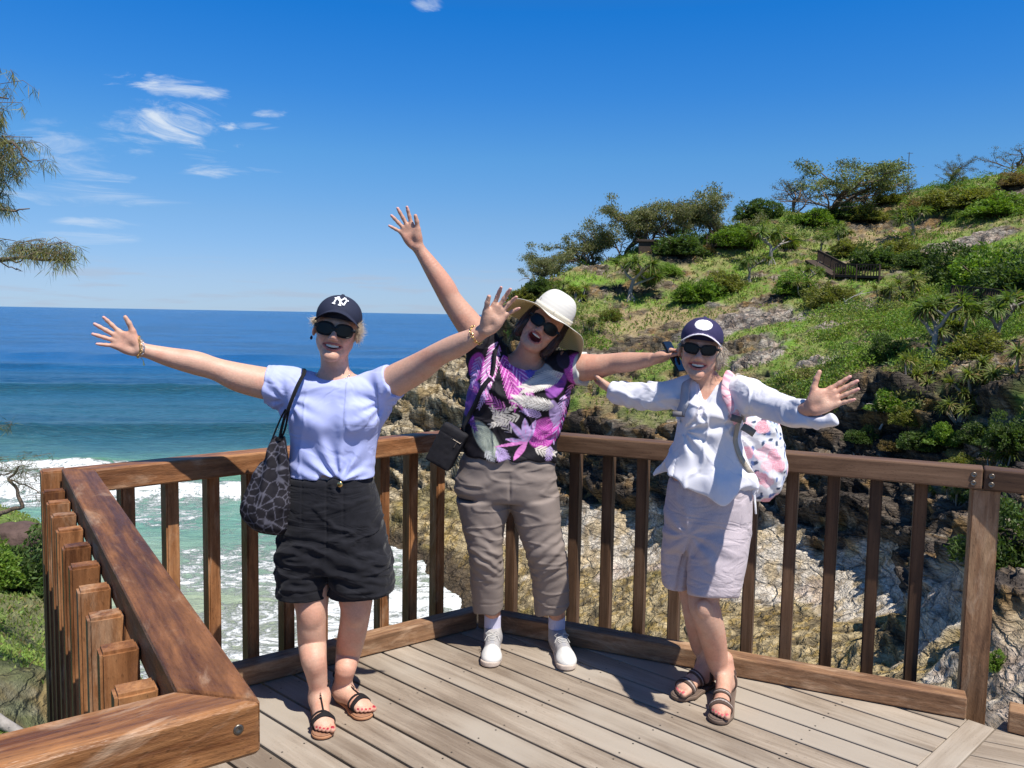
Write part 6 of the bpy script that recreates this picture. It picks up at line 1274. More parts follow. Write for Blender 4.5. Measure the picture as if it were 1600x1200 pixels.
    # drawstring bag hanging from her shoulder
    bg_ = empty('drawstring_bag', AD(420, 836, 3.12), 'black drawstring bag with pale giraffe pattern hanging from the shoulder of the woman in lavender', 'bag')
    Bs = Sdf(); bx = lambda x, y, hw, f, b: st(x, y, hw, 3.12, f, b)
    Bs.u(f_loft([bx(438, 684, 5, .014, .014), bx(436, 694, 12, .03, .03), bx(431, 720, 20, .045, .045), bx(424, 755, 31, .06, .055), bx(418, 785, 39, .07, .06), bx(415, 806, 38, .07, .06), bx(420, 822, 32, .06, .05), bx(426, 834, 17, .03, .03)], n=2.2), .01)
    def bf(P):
        X, Y, Z = P; top = AD(438, 684, 3.12); u = X-top[0]; th = np.arctan2(u, .25-(Z-top[2])); return -.007*np.sin(th*38+(fbm(X*9, Y*9, Z*9, 2)-.5)*6)*ss(top[2]-.42, top[2]-.05, Z)+(fbm(X*14, Y*14, Z*14, 3)-.5)*.02
    Bs.x(bf)
    def gir(V):
        r = np.random.default_rng(4); lo = V.min(0)-.02; hi = V.max(0)+.02; sd = V[r.integers(0, len(V), 170)]; d = np.sqrt(((V[:, None]-sd[None])**2).sum(2)); d = np.partition(d, 1, axis=1); ed = d[:, 1]-d[:, 0]; c = np.ones((len(V), 3))*np.array([.016, .014, .018]); return mix(c, (.15, .145, .18), ss(.0040, .0012, ed)*.75)
    Bs.obj('bag_body', bg_, M_BLACKC, gir, h=.004)
    G_ = Geo(); top = AD(438, 684, 3.11)
    def cord(pts, r=.0034):
        P = cat(np.array([AD(*p) for p in pts]), 6); G_.tube(P, r, 6, (.012, .012, .014))
    sh = (474, 582, 3.10); cord([(474, 583, 3.27), (473, 577, 3.20), sh, (462, 606, 3.055), (449, 640, 3.05), (441, 668, 3.09), (438, 684, 3.11)], .0040); cord([(476, 583, 3.27), (475, 577, 3.20), (477, 582, 3.10), (465, 606, 3.05), (452, 640, 3.05), (446, 668, 3.09), (440, 684, 3.11)], .0040)
    cord([(446, 640, 3.06), (438, 655, 3.09), (424, 690, 3.11), (411, 730, 3.12), (400, 760, 3.10), (384, 796, 3.12)]); cord([(447, 642, 3.08), (441, 662, 3.11), (436, 684, 3.12)])
    for k in range(3): a = np.linspace(0, 6.3, 14); G_.tube([top+np.array([.016*math.cos(q), .016*math.sin(q), -.004*k]) for q in a], .003, 5, (.012, .012, .014))
    geo_obj(G_, 'drawstring', bg_, M_BLACKC)
if not ONLY or 'A' in ONLY: person_A()
# ------------------------------------------------------------------ woman in the palm print top
def person_B():
    D = 3.80; TONE = (.56, .31, .215); e = empty('person', (-.02, 3.8, 0), 'woman in magenta palm print top and wide sun hat with one arm raised high', 'person')
    h = HeadF(AD(851, 508, 3.70), -2, 4, 36, 1.07); S = Sdf(); nb = AD(822, 563, 3.78)
    S.u(f_loft([st(823, 556, 24, D, .055, .06), st(822, 566, 48, D, .07, .08), st(820, 584, 64, D, .10, .10), st(812, 615, 66, D, .12, .11), st(802, 650, 66, D, .13, .11), st(796, 700, 66, D, .135, .12), st(792, 750, 70, D, .125, .125), st(792, 768, 66, D, .11, .12)], n=2.3), .02)
    fc = add_head(S, h, 'open', neck=nb, neck_r=(.056, .064), chin=.004, slim=1.05); S.u(h.ell((0, .035, -.100), (.046, .042, .024)), .02)
    S.chain([(AD(762, 552, 3.80), .072), (AD(748, 527, 3.79), .067), (AD(728, 500, 3.78), .060), (AD(706, 470, 3.77), .050), (AD(694, 448, 3.76), .049), (AD(676, 420, 3.75), .040), (AD(659, 395, 3.745), .029), (AD(653, 386, 3.74), .0285)], .02)
    S.chain([(AD(882, 572, 3.77), .070), (AD(905, 574, 3.73), .065), (AD(932, 573, 3.69), .056), (AD(958, 568, 3.65), .046), (AD(980, 566, 3.60), .044), (AD(1006, 563, 3.54), .034), (AD(1018, 561, 3.50), .0275)], .02)
    wL = AD(651, 383, 3.735)
    add_hand(S, wL, AD(617, 328, 3.72)-wL, np.array([.05, -1, -.1]), np.array([1, 0, .4]), .192, (18, 3, -12, -30), (4, 3, 4, 6), (.86, .52, .2), None)
    wR = AD(1021, 561, 3.49)
    add_hand(S, wR, norm(np.array([1.0, -.15, .38])), np.array([.25, -.55, -.8]), np.array([-.1, -1, .2]), .168, (6, 1, -3, -7), (46, 48, 50, 52), (.80, .35, .45), None)
    aL = AD(770, 964, 3.88); aR = AD(870, 972, 3.86); FL = (AZ(771, 1004, 0), AZ(767, 1045, 0)); FR = (AZ(868, 1006, 0), AZ(889, 1050, 0)); aL = np.array([aL[0], FL[0][1]-.03, .10]); aR = np.array([aR[0], FR[0][1]-.03, .10])
    S.chain([(AD(757, 900, 3.82), .066), (AD(766, 935, 3.83), .052), (AD(769, 952, 3.84), .041), (aL+[0, 0, .06], .0375), (aL, .036)], .02); S.chain([(AD(858, 900, 3.82), .066), (AD(866, 938, 3.83), .052), (AD(869, 955, 3.84), .042), (aR+[0, 0, .06], .038), (aR, .036)], .02)
    sc = skin_col(TONE, 9); S.obj('body', e, M_SKIN, lambda V: fc(V, sc(V)), h=.0046, fine=[(h.o-.13, h.o+.13, .0024)])
    teeth(e, h, 'open'); eyes(e, h)
    sunglasses(e, h, .0290, .0215, .0330, -.004, frame=(.05, .025, .015), n=2.3)
    for nm, a, (H_, T_), md, sd in (('l', aL, FL, 1, 1), ('r', aR, FR, 1, 2)):
        K = Sdf(); K.cone(a-[0, 0, .03], a+[0, .004, .050], .040, .0405, .01); K.i(lambda P: P[2]-(a[2]+.052), .003); K.x(lambda P: .0012*np.sin(np.arctan2(P[0]-a[0], P[1]-a[1])*26)); K.obj('sock', e, M_CLOTH, noisy((.55, .53, .66), .06, 60), h=.0035); shoe(e, H_, T_, a, md, sd)
    # trousers
    K = Sdf(); TP = (.245, .200, .175)
    K.u(f_loft([st(797, 700, 67, D, .145, .13), st(794, 722, 74, D, .145, .14), st(791, 750, 80, D, .145, .15), st(791, 768, 82, D, .14, .15), st(792, 779, 79, D, .125, .14)], capk=.006), .01)
    K.u(f_loft([st(753, 775, 42, D, .128, .14), st(757, 800, 40, D, .122, .125), st(756.5, 830, 32, 3.79, .105, .10), st(759, 864, 27, 3.78, .090, .085), st(761, 906, 26, 3.81, .082, .082), st(763, 952, 24.5, 3.84, .075, .075)], hem=lambda u, w: .006*np.sin(u*60)), .016)
    K.u(f_loft([st(833, 775, 41, D, .128, .14), st(838, 800, 38.5, D, .122, .125), st(844, 830, 34, 3.79, .108, .10), st(853, 864, 31.5, 3.78, .094, .085), st(860, 906, 29.5, 3.81, .084, .084), st(862, 953, 28, 3.84, .078, .076)], hem=lambda u, w: .006*np.sin(u*60)), .016)
    for x in (763, 862): K.c(f_cone(AD(x, 944, 3.84), AD(x, 975, 3.84), .062, .066), .003)
    kn = [(AD(760, 868, 3.72), 1), (AD(862, 868, 3.72), -1)]
    def kf(P):
        X, Y, Z = P; n = fbm(X*6+2, Y*6, Z*6, 3); cr = AD(796, 785, 3.7); u = X-cr[0]; w = Z-cr[2]; r = np.hypot(u, w)+.001; th = np.arctan2(np.abs(u), -w); d = (n-.5)*.007-.0035*ss(.87, 1.0, 1-np.abs(2*fbm(X*4, Y*4, Z*15, 2)-1))
        d += -.0028*np.sin(th*7+(n-.5)*6+r*30)*np.exp(-((r-.14)/.08)**2)*(Y < 3.9)*ss(.03, .09, r)+.006*np.exp(-(u/.006)**2)*ss(.0, .04, w)*ss(.16, .08, w)*(Y < 3.8)
        for c, sg in kn: r2 = np.hypot(X-c[0], Z-c[2]); d += -.0036*np.sin(Z*105+(X-c[0])*sg*70+(n-.5)*18)*np.exp(-(r2/.13)**2)
        d += -.0020*np.sin(Z*105+(n-.5)*12)*ss(AD(796, 785, 3.7)[2]-.02, AD(796, 760, 3.7)[2], Z); hz = AD(800, 940, 3.8)[2]; return d+.0022*np.exp(-((Z-hz)/.0028)**2)
    K.x(kf); K.obj('trousers', e, M_TROUS, noisy(TP, .05, 50), h=.0044)
    # top
    T = Sdf()
    T.u(f_loft([st(824, 556, 44, D, .075, .085), st(823, 563, 60, D, .09, .10), st(823, 575, 72, D, .115, .12), st(818, 595, 76, D, .150, .125), st(811, 620, 79, D, .168, .13), st(804, 645, 78, D, .160, .13), st(798, 670, 76, D, .150, .13), st(796, 695, 76, D, .152, .14), st(795, 722, 75, D, .155, .145)], yaw=.06, hem=lambda u, w: -.030+.16*u-.05*np.sin(u*7)+.005*np.sin(u*60)), .02)
    for x, y in ((775, 612), (846, 618)): T.u(f_ell(AD(x, y, 3.71), (.080, .070, .075)), .05)
    T.chain([(AD(782, 566, 3.80), .080), (AD(765, 550, 3.80), .080), (AD(750, 528, 3.79), .0775), (AD(742, 512, 3.785), .0775)], .03); T.chain([(AD(862, 575, 3.79), .078), (AD(885, 575, 3.765), .078), (AD(916, 577, 3.72), .076)], .03)
    T.cone(AD(742, 585, 3.8), AD(738, 548, 3.79), .03, .022, .04)
    T.c(f_ell(AD(823, 553, 3.74), (.095, .17, .075), np.array([[.98, 0, -.17], [0, 1, 0], [.17, 0, .98]])), .006)
    a0 = AD(744, 517, 3.785); x0 = norm(AD(762, 548, 3.8)-a0); T.i(lambda P: -dot3(vadd(P, a0), x0), .004); a1 = AD(913, 575, 3.72); x1 = norm(AD(885, 573, 3.765)-a1); T.i(lambda P: -dot3(vadd(P, a1), x1), .004)
    b1, b2 = AD(760, 600, 3.66), AD(868, 600, 3.66)
    def tf(P):
        X, Y, Z = P; n = fbm(X*6, Y*6, Z*6+5, 3); d = (n-.5)*.010-.005*ss(.88, 1.0, 1-np.abs(2*fbm(X*6+3, Y*6, Z*6, 2)-1))
        for c, sg in ((AD(752, 588, 3.7), 1), (AD(890, 600, 3.7), -1)):
            u = (X-c[0])*sg; w = Z-c[2]; r = np.hypot(u, w); d += -.005*np.cos(np.arctan2(w, u)*8+(n-.5)*5)*np.exp(-((r-.09)/.08)**2)*ss(3.9, 3.75, Y)*ss(.01, .05, r)
        zt = AD(800, 690, 3.66)[2]; d += -.0050*np.sin(Z*42+X*16+(n-.5)*16)*np.exp(-((Z-zt)/.09)**2); return d
    T.x(tf)
    m_ = 3.66/1280; X0, Z0 = AD(800, 640, 3.66)[0], AD(800, 640, 3.66)[2]; px = lambda x, y: np.array([X0+(x-800)*m_, Z0-(y-640)*m_])
    def pattern(V):
        Q = V[:, [0, 2]]+(np.stack([fbm(V[:, 0]*9, V[:, 1]*9, V[:, 2]*9, 2), fbm(V[:, 0]*9+9, V[:, 1]*9, V[:, 2]*9, 2)], 1)-.5)*.015; Q = Q+np.stack([(V[:, 1] > 3.8)*.37, V[:, 0]*0], 1); c = np.ones((len(V), 3))*np.array([.012, .010, .014])
        def seg(a, b): ab = b-a; t = np.clip(((Q-a)@ab)/(ab@ab), 0, 1); return np.linalg.norm(Q-a-t[:, None]*ab, axis=1), t
        def ell(x, y, rx, ry, ang, col, soft=.08, vein=None):
            nonlocal c; p = px(x, y); a = math.radians(ang); u = (Q-p)@np.array([math.cos(a), -math.sin(a)]); w = (Q-p)@np.array([math.sin(a), math.cos(a)]); q = np.sqrt((u/(rx*m_))**2+(w/(ry*m_))**2); k = ss(1+soft, 1-soft, q); cc = np.ones_like(c)*np.array(col)
            cc = cc*(.75+.5*fbm(V[:, 0]*60, V[:, 1]*60, V[:, 2]*60, 2))[:, None]
            if vein is not None: v = np.abs(((u*160+np.abs(w)*120) % 1)-.5) < .10; cc = np.where(v[:, None], np.array(vein), cc)
            c = c*(1-k[:, None])+cc*k[:, None]
        def frond(x0, y0, x1, y1, col, n=9, ln=20, w=1.1, ang=38, one=0, col2=None):
            nonlocal c; a = px(x0, y0); b = px(x1, y1); d = (b-a)/n; dn = d/np.linalg.norm(d); L0 = ln*m_; m, t = seg(a, b); k = ss(.0022, .0012, m); c = c*(1-k[:, None])+np.array(col)*k[:, None]
            for i in range(n+1):
                for sg in (-1, 1):
                    if one and sg != one: continue
                    an = math.radians(ang*(1-.35*i/n))*sg; dr = np.array([dn[0]*math.cos(an)-dn[1]*math.sin(an), dn[0]*math.sin(an)+dn[1]*math.cos(an)]); p = a+d*i; q = p+dr*L0*(.65+.35*math.sin(math.pi*min(1, (i+1.5)/n))); m, t = seg(p, q); k = ss(1.0, .55, m/(w*m_*(.35+1.5*np.sin(np.clip(t, 0, 1)*math.pi)**.7+1e-6)*.8)); cc = np.array(col) if (col2 is None or (i+(sg > 0)) % 2) else np.array(col2); c = c*(1-k[:, None])+cc*k[:, None]
        PK, MG, CR, LI, PU, SG, IN = (.74, .26, .58), (.47, .06, .36), (.66, .60, .53), (.52, .38, .66), (.15, .06, .30), (.36, .40, .32), (.13, .11, .46)
        ell(733, 625, 14, 30, 20, PU); ell(742, 575, 13, 22, 10, MG, vein=PU); ell(905, 575, 24, 26, -20, MG, vein=PK); ell(880, 560, 10, 14, 0, (.04, .03, .05)); ell(868, 600, 15, 22, 30, (.22, .06, .30))
        ell(760, 688, 15, 34, -35, SG, vein=(.5, .54, .45)); ell(852, 676, 27, 24, -30, MG, vein=PK); ell(868, 645, 9, 22, -15, LI); ell(850, 585, 16, 20, -40, (.30, .30, .30))
        frond(790, 640, 742, 612, (.50, .10, .42), 9, 17, 1.0, col2=PK); frond(800, 676, 770, 640, (.35, .30, .34), 8, 13, .9, col2=CR); frond(846, 648, 818, 640, LI, 7, 12, .9); frond(886, 640, 868, 690, (.62, .10, .46), 9, 15, 1.0, col2=LI); frond(896, 600, 884, 640, PK, 7, 13, 1.0); frond(762, 600, 748, 636, LI, 7, 11, .9)
        frond(842, 560, 812, 596, IN, 9, 16, 1.5); frond(800, 552, 812, 600, IN, 8, 14, 1.5, col2=(.22, .20, .6))
        frond(774, 536, 757, 606, PK, 16, 22, 1.1, col2=(.9, .62, .82)); frond(785, 556, 806, 628, MG, 17, 25, 1.05, col2=PK); frond(796, 560, 826, 612, MG, 13, 20, 1.0, col2=(.85, .45, .72)); frond(747, 560, 735, 600, LI, 7, 13, 1.0)
        frond(878, 582, 820, 604, CR, 15, 24, 1.05); frond(866, 634, 806, 622, CR, 15, 20, 1.0, col2=(.85, .8, .72)); frond(812, 648, 772, 664, CR, 7, 14, 1.2); frond(770, 655, 800, 636, CR, 5, 12, 1.3); frond(884, 618, 872, 660, LI, 8, 14, 1.0); frond(779, 700, 790, 722, LI, 6, 18, 1.1); frond(760, 706, 772, 728, (.5, .5, .5), 5, 12, 1.0); frond(838, 700, 866, 712, CR, 6, 14, 1.1); frond(862, 700, 858, 726, LI, 5, 12, 1.0); frond(725, 640, 742, 672, PU, 7, 12, 1.2)
        for x, y, w in ((821, 652, 7), (798, 658, 6), (838, 655, 6), (790, 687, 4), (804, 720, 6), (775, 700, 3)):
            a = px(824, 690); b = px(x, y); m, t = seg(a, b); k = ss(1.0, .8, m/(w*m_*np.sin(np.clip(t*.93+.05, 0, 1)*math.pi)**.8+1e-5)); cc = np.where((np.abs(m) < .0012)[:, None], np.array(PK), np.array(LI if y < 690 else (.70, .22, .55))); c = c*(1-k[:, None])+cc*k[:, None]
        sl = ((V-a0)@x0 < .020) | ((V-a1)@x1 < .024); return np.where(sl[:, None], np.array([.55, .54, .50]), c)
    T.obj('palm_print_top', e, M_PRINT, pattern, h=.0034)
    # hair
    H = Sdf(); H.u(h.ell((0, -.028, .020), (.088, .094, .095)), .01); H.u(h.ell((-.070, -.010, -.035), (.028, .050, .070)), .02); H.u(h.ell((.070, -.010, -.040), (.028, .050, .078)), .02); H.u(h.ell((0, -.060, -.045), (.075, .050, .070)), .02)
    H.c(h.ell((0, .090, -.035), (.066, .085, .105)), .008); H.x(lambda P: (vn(h.loc(P)[0]*170, h.loc(P)[1]*170, h.loc(P)[2]*18)-.5)*.010+(fbm(h.loc(P)[0]*40, h.loc(P)[1]*40, h.loc(P)[2]*14, 2)-.5)*.012); H.obj('hair', e, M_HAIR, noisy((.030, .016, .016), .5, 70), h=.0034)
    for sg in (-1, 1):
        G_ = Geo(); strands(G_, h, 200, 20+sg, lambda r: (sg*(.082+r.normal()*.006), .005+r.normal()*.022, -.01+r.normal()*.035), lambda p, r: (sg*.05, .08, -1), .045, (.035, .018, .020), .0008, .15, .25); geo_obj(G_, 'hair_strands', e, M_HAIR)
    # sun hat: crown and drooping brim, turned up over the forehead
    q = empty('sun_hat', h.p(0, -.02, .06)); q.parent = e; q.matrix_basis = BASE[e.name].inverted() @ BASE[q.name]
    hat = HeadF(h.p(0, -.022, .050), -2, -1, 32, h.k); nA, nR = 120, 34; a = np.arange(nA)*2*math.pi/nA; rr = np.linspace(0, 1, nR)[:, None]; rc = .088+.010*np.cos(a)**2
    front = np.cos(a)[None]; R = rc[None]+rr*(.106-.016*ss(.2, 1, front)); dro = (.085*ss(.80, -.3, front)+.010)*rr**1.5-.010*rr*ss(.3, 1, front)+.004*np.sin(a*5+1)[None]*rr**2+.003*np.sin(a*9+2)[None]*rr**2
    X = np.sin(a)[None]*R; Y = np.cos(a)[None]*R; Z = -dro+.004
    top = np.stack([hat.p(x, y, z) for x, y, z in zip(X.ravel(), Y.ravel(), Z.ravel())]); bot = np.stack([hat.p(x, y, z-.0028) for x, y, z in zip(X.ravel(), Y.ravel(), Z.ravel())])
    i = np.arange(nR-1)[:, None]*nA; j = np.arange(nA)[None]; jn = (j+1) % nA; Fq = np.stack([i+j, i+jn, i+nA+jn, i+nA+j], -1).reshape(-1, 4); nn = nR*nA; ed = np.stack([(nR-1)*nA+j[0], (nR-1)*nA+jn[0], nn+(nR-1)*nA+jn[0], nn+(nR-1)*nA+j[0]], 1)
    ring = np.repeat(np.arange(nR), nA); ct = np.ones((nn, 3))*np.array([.80, .76, .68])*(.9+.12*((ring % 3) == 0))[:, None]; cb = np.ones((nn, 3))*np.array([.74, .60, .34])*(.82+.22*((ring % 2) == 0))[:, None]  # underside coloured golden, for light coming through the straw
    G_ = Geo(); G_.add(np.concatenate([top, bot]), np.concatenate([Fq, Fq[:, ::-1]+nn, ed]), np.concatenate([ct, cb])); geo_obj(G_, 'brim', q, M_STRAW)
    nz_ = 22; V = []; tt = np.linspace(0, 1, nz_); col = []
    for k, t in enumerate(tt):
        zz = .108*math.sin(t*math.pi/2)**.95; sc_ = math.cos(t*math.pi/2)**.62 if t < 1 else .01; sc_ = max(sc_, .01)
        for b in range(nA): V.append(hat.p(math.sin(a[b])*rc[b]*sc_, math.cos(a[b])*rc[b]*sc_, zz+.003)); col.append(np.array([.80, .77, .70])*(.94+.09*(k % 2)))
    i = np.arange(nz_-1)[:, None]*nA; Fq = np.stack([i+j, i+jn, i+nA+jn, i+nA+j], -1).reshape(-1, 4); G_ = Geo(); G_.add(np.array(V), Fq, np.array(col)); geo_obj(G_, 'crown', q, M_STRAW)
    G_ = Geo(); P = np.array([hat.p(math.sin(b)*(rc[0]*0+.0895+.010*math.cos(b)**2), math.cos(b)*(.0895+.010*math.cos(b)**2), .018) for b in np.linspace(0, 2*math.pi, 80)]); ribbon(G_, P, .020, P-hat.p(0, 0, .018), (.80, .75, .62), .0012); geo_obj(G_, 'hat_band', q, M_STRAW)
    # handbag on a long strap
    bg = empty('handbag', AD(700, 700, 3.72), 'black handbag hanging on a long strap beside the woman in the sun hat', 'bag'); c = AD(699, 698, 3.72); A3 = np.array([norm([.88, -.15, -.47]), norm([.1, 1, .0]), norm([.47, 0, .88])]); Bq = Sdf()
    def box(P): Q = vadd(P, c); l = [np.abs(dot3(Q, A3[i])) for i in range(3)]; hw = (.062, .034, .098); q_ = [np.maximum(l[i]-hw[i]+.016, 0) for i in range(3)]; return np.sqrt(q_[0]**2+q_[1]**2+q_[2]**2)-.016+np.minimum(np.maximum(np.maximum(l[0]-hw[0], l[1]-hw[1]), l[2]-hw[2]), 0)
    Bq.u((box, c-.14, c+.14), .002); Bq.x(lambda P: (fbm(P[0]*16, P[1]*16, P[2]*16, 3)-.5)*.008+.002*np.exp(-((dot3(vadd(P, c), A3[2])-.055)/.003)**2)); Bq.obj('bag_body', bg, M_BLACKC, noisy((.016, .015, .018), .3, 60), h=.0035)
    G_ = Geo(); up_ = c+A3[2]*.098; P, _ = snap(T, np.array([AD(776, 541, 3.86), AD(776, 533, 3.80), AD(774, 548, 3.72), AD(766, 575, 3.64), AD(752, 605, 3.64), AD(738, 632, 3.66), AD(728, 650, 3.69)]), 5, .004); P = np.concatenate([P, [up_+A3[0]*.03+[0, -.01, .02], up_+A3[0]*.03]]); P = cat(P, 8); Nn = P-AD(810, 600, 3.8); ribbon(G_, P, .024, Nn, (.014, .013, .016), .003); geo_obj(G_, 'shoulder_strap', bg, M_BLACKC)
    G_ = Geo(); z0 = c+A3[2]*.05-A3[1]*.036; G_.tube([z0-A3[0]*.05, z0+A3[0]*.05], .0022, 5, (.3, .28, .25)); G_.tube([z0+A3[0]*.03, z0+A3[0]*.03-A3[2]*.03], .003, 5, (.3, .28, .25)); geo_obj(G_, 'zip', bg, M_METAL)
    # phone
    c = AD(1053, 557, 3.455); ph = empty('phone', c, 'dark smartphone held in the outstretched hand of the woman in the sun hat', 'phone'); ax = norm(AD(1064, 572, 3.44)-AD(1048, 543, 3.47)); nf = norm(np.array([.75, -.62, .30])); nf = norm(nf-ax*(nf@ax)); sd = np.cross(ax, nf)
    bar('phone_body', c-ax*.073, c+ax*.073, .070, .0085, pmat('phone case', (.01, .01, .012), .35), ph, up=nf, bevel=.003, seg=2); bar('screen', c-ax*.069+nf*.0046, c+ax*.069+nf*.0046, .064, .0008, pmat('phone glass', (.008, .012, .02), .04, spec=.9), ph, up=nf, bevel=0)
if not ONLY or 'B' in ONLY: person_B()
# ------------------------------------------------------------------ woman in the white shirt
def person_C():
    D = 3.38; TONE = (.58, .345, .245); e = empty('person', (.85, 3.4, 0), 'grey-haired woman in loose white shirt and pale shorts, arms spread, backpack on her shoulders', 'person')
    h = HeadF(AD(1094.5, 545, 3.33), -14, 2, 6, 1.02); S = Sdf(); nb = AD(1108, 602, 3.37); YW = -.30
    S.u(f_loft([st(1110, 594, 22, D, .05, .06), st(1111, 602, 38, D, .065, .075), st(1111, 616, 46, D, .09, .095), st(1109, 650, 45, D, .105, .095), st(1106, 700, 46, D, .115, .10), st(1104, 750, 54, D, .115, .12), st(1104, 800, 52, D, .10, .12), st(1105, 835, 46, D, .08, .10)], yaw=YW), .02)
    fc = add_head(S, h, 'smile', neck=nb, neck_r=(.047, .055), slim=.96)
    for x in (-1, 1): S.cone(h.p(x*.028, -.015, -.08), nb+np.array([x*.020, -.035, -.015]), .0085, .009, .015)
    S.chain([(AD(1072, 611, 3.40), .056), (AD(1045, 617, 3.43), .052), (AD(1014, 620, 3.48), .043), (AD(985, 616, 3.54), .034), (AD(963, 611, 3.60), .026), (AD(958, 609, 3.61), .025)], .02)
    wL = AD(958, 609, 3.61); add_hand(S, wL, AD(938, 604, 3.72)-wL, np.array([.55, -.75, .35]), np.array([.3, 0, 1]), .165, (10, 2, -5, -10), (14, 16, 18, 20), (.55, .8, .25), None)
    S.chain([(AD(1150, 611, 3.30), .058), (AD(1182, 622, 3.18), .053), (AD(1212, 636, 3.03), .044), (AD(1238, 641, 2.90), .038), (AD(1258, 640, 2.80), .028), (AD(1264, 639, 2.775), .027)], .02)
    wR = AD(1266, 638, 2.76); add_hand(S, wR, AD(1341, 601, 2.72)-wR, np.array([-.12, -1, .45]), np.array([-.3, 0, 1]), .184, (5, 1, -4, -13), (3, 3, 4, 6), (.52, .82, .15), None)
    FL = (AZ(1111, 1070, 0), AZ(1057, 1096, 0)); FR = (AZ(1138, 1078, 0), AZ(1124, 1134, 0)); aL = np.array([FL[0][0]-.025, FL[0][1]-.01, .10]); aR = np.array([AD(1130, 1066, 3.4)[0], FR[0][1]-.03, .10])
    S.chain([(AD(1066, 860, 3.50), .060), (AD(1082, 930, 3.46), .056), (AD(1088, 958, 3.44), .056), (AD(1092, 985, 3.46), .052), (AD(1098, 1012, 3.49), .046), (aL+[0, .0, .09], .036), (aL, .033)], .03)
    S.chain([(AD(1110, 860, 3.36), .086), (AD(1100, 932, 3.30), .064), (AD(1103, 956, 3.28), .0615), (AD(1111, 985, 3.31), .0575), (AD(1117, 1012, 3.35), .0510), (AD(1123, 1040, 3.38), .0410), (aR+[0, 0, .05], .0355), (aR, .034)], .03)
    S.u(f_ell(AD(1099, 950, 3.225), (.030, .018, .034)), .02)
    F1 = Sdf(); i1 = add_foot(F1, FL[0][:2], FL[1][:2], aL, .088, .025, 1, (.60, .10, .12)); F2 = Sdf(); i2 = add_foot(F2, FR[0][:2], FR[1][:2], aR, .088, .025, 1, (.60, .10, .12)); i1['ank'] = aL; i2['ank'] = aR
    for F in (F1, F2): S.it += F.it; S.paint += F.paint
    sc = skin_col(TONE, 5); S.obj('body', e, M_SKIN, lambda V: fc(V, sc(V)), h=.0044, fine=[(h.o-.13, h.o+.13, .0023)])
    teeth(e, h, 'smile'); eyes(e, h)
    for F, inf in ((F1, i1), (F2, i2)): sandal(e, F, inf, 'sport')
    # shirt
    T = Sdf(); Wt = (.70, .69, .74)
    T.u(f_loft([st(1110, 593, 32, D, .06, .07), st(1110, 600, 46, D, .08, .09), st(1110, 612, 51, D, .105, .105), st(1109, 640, 49, D, .125, .115), st(1107, 672, 50, D, .135, .12), st(1106, 700, 56, D, .145, .125), st(1105, 722, 64, D, .155, .13), st(1104, 740, 74, D, .175, .14), st(1103, 757, 79, D, .180, .15)], yaw=YW, n=2.2, hem=lambda u, w: -.012+.16*u+.035*np.sin(u*16+1.2)*(w > 0)+.01*np.sin(u*47+w*20)), .02)
    for x, y in ((1092, 645), (1128, 647)): T.u(f_ell(AD(x, y, 3.29), (.055, .05, .055)), .045)
    T.chain([(AD(1080, 612, 3.39), .070), (AD(1062, 614, 3.41), .064), (AD(1035, 619, 3.45), .060), (AD(1005, 620, 3.50), .056), (AD(980, 617, 3.56), .050), (AD(966, 614, 3.595), .046)], .03)
    T.chain([(AD(1140, 611, 3.33), .068), (AD(1160, 614, 3.27), .066), (AD(1188, 626, 3.16), .062), (AD(1215, 638, 3.02), .056), (AD(1240, 645, 2.90), .050), (AD(1258, 645, 2.82), .046)], .03)
    T.chain([(AD(1235, 650, 2.90), .030), (AD(1262, 655, 2.80), .024), (AD(1285, 658, 2.74), .021), (AD(1298, 658, 2.71), .021)], .03)
    T.cone(AD(1146, 650, 3.3), AD(1180, 634, 3.2), .028, .02, .05)
    T.c(f_loft([(AD(1106, 560, 3.25), .068, .2, .2), (AD(1106, 585, 3.25), .062, .2, .2), (AD(1100, 615, 3.25), .034, .2, .09), (AD(1094, 650, 3.25), .004, .2, .02)], yaw=YW), .006); T.c(f_ell(AD(1109, 584, 3.36), (.062, .085, .055)), .006)
    T.u(f_loft([(AD(1109, 600, 3.36), .05, .075, .07), (AD(1104, 628, 3.36), .055, .098, .07), (AD(1100, 650, 3.36), .05, .118, .07)], yaw=YW), .004)
    T.c(f_loft([(AD(1106, 560, 3.25), .060, .2, .2), (AD(1106, 590, 3.25), .050, .2, .2), (AD(1099, 628, 3.25), .008, .2, .05)], yaw=YW), .004)
    T.c(f_cone(AD(1262, 639, 2.79), AD(1290, 632, 2.69), .034, .044), .004); T.c(f_cone(AD(966, 612, 3.59), AD(950, 609, 3.64), .031, .034), .004)
    T.c(f_ell(AD(1103, 778, 3.36), (.165, .13, .040)), .02)
    pin = AD(1073, 676, 3.235); nk = AD(1086, 640, 3.24)
    def tf(P):
        X, Y, Z = P; n = fbm(X*7, Y*7, Z*7+3, 3); n2_ = fbm(X*20, Y*20, Z*20, 2); d = (n-.5)*.012+(n2_-.5)*.004-.006*ss(.88, 1.0, 1-np.abs(2*fbm(X*6, Y*6, Z*6+9, 2)-1)); u = X-pin[0]; w = Z-pin[2]; r = np.hypot(u, w); th = np.arctan2(u, -w)
        d += -.0062*np.cos(th*9+(n-.5)*5)*np.exp(-((r-.07)/.10)**2)*(Y < 3.4)*ss(.005, .03, r)
        ln = X-(pin[0]+(Z-pin[2])*.30); d += -.0035*np.exp(-(ln/.010)**2)*(Y < 3.36)*(np.abs(X-pin[0]) < .2); d += .003*np.exp(-((ln-.014)/.002)**2)*(Y < 3.36)
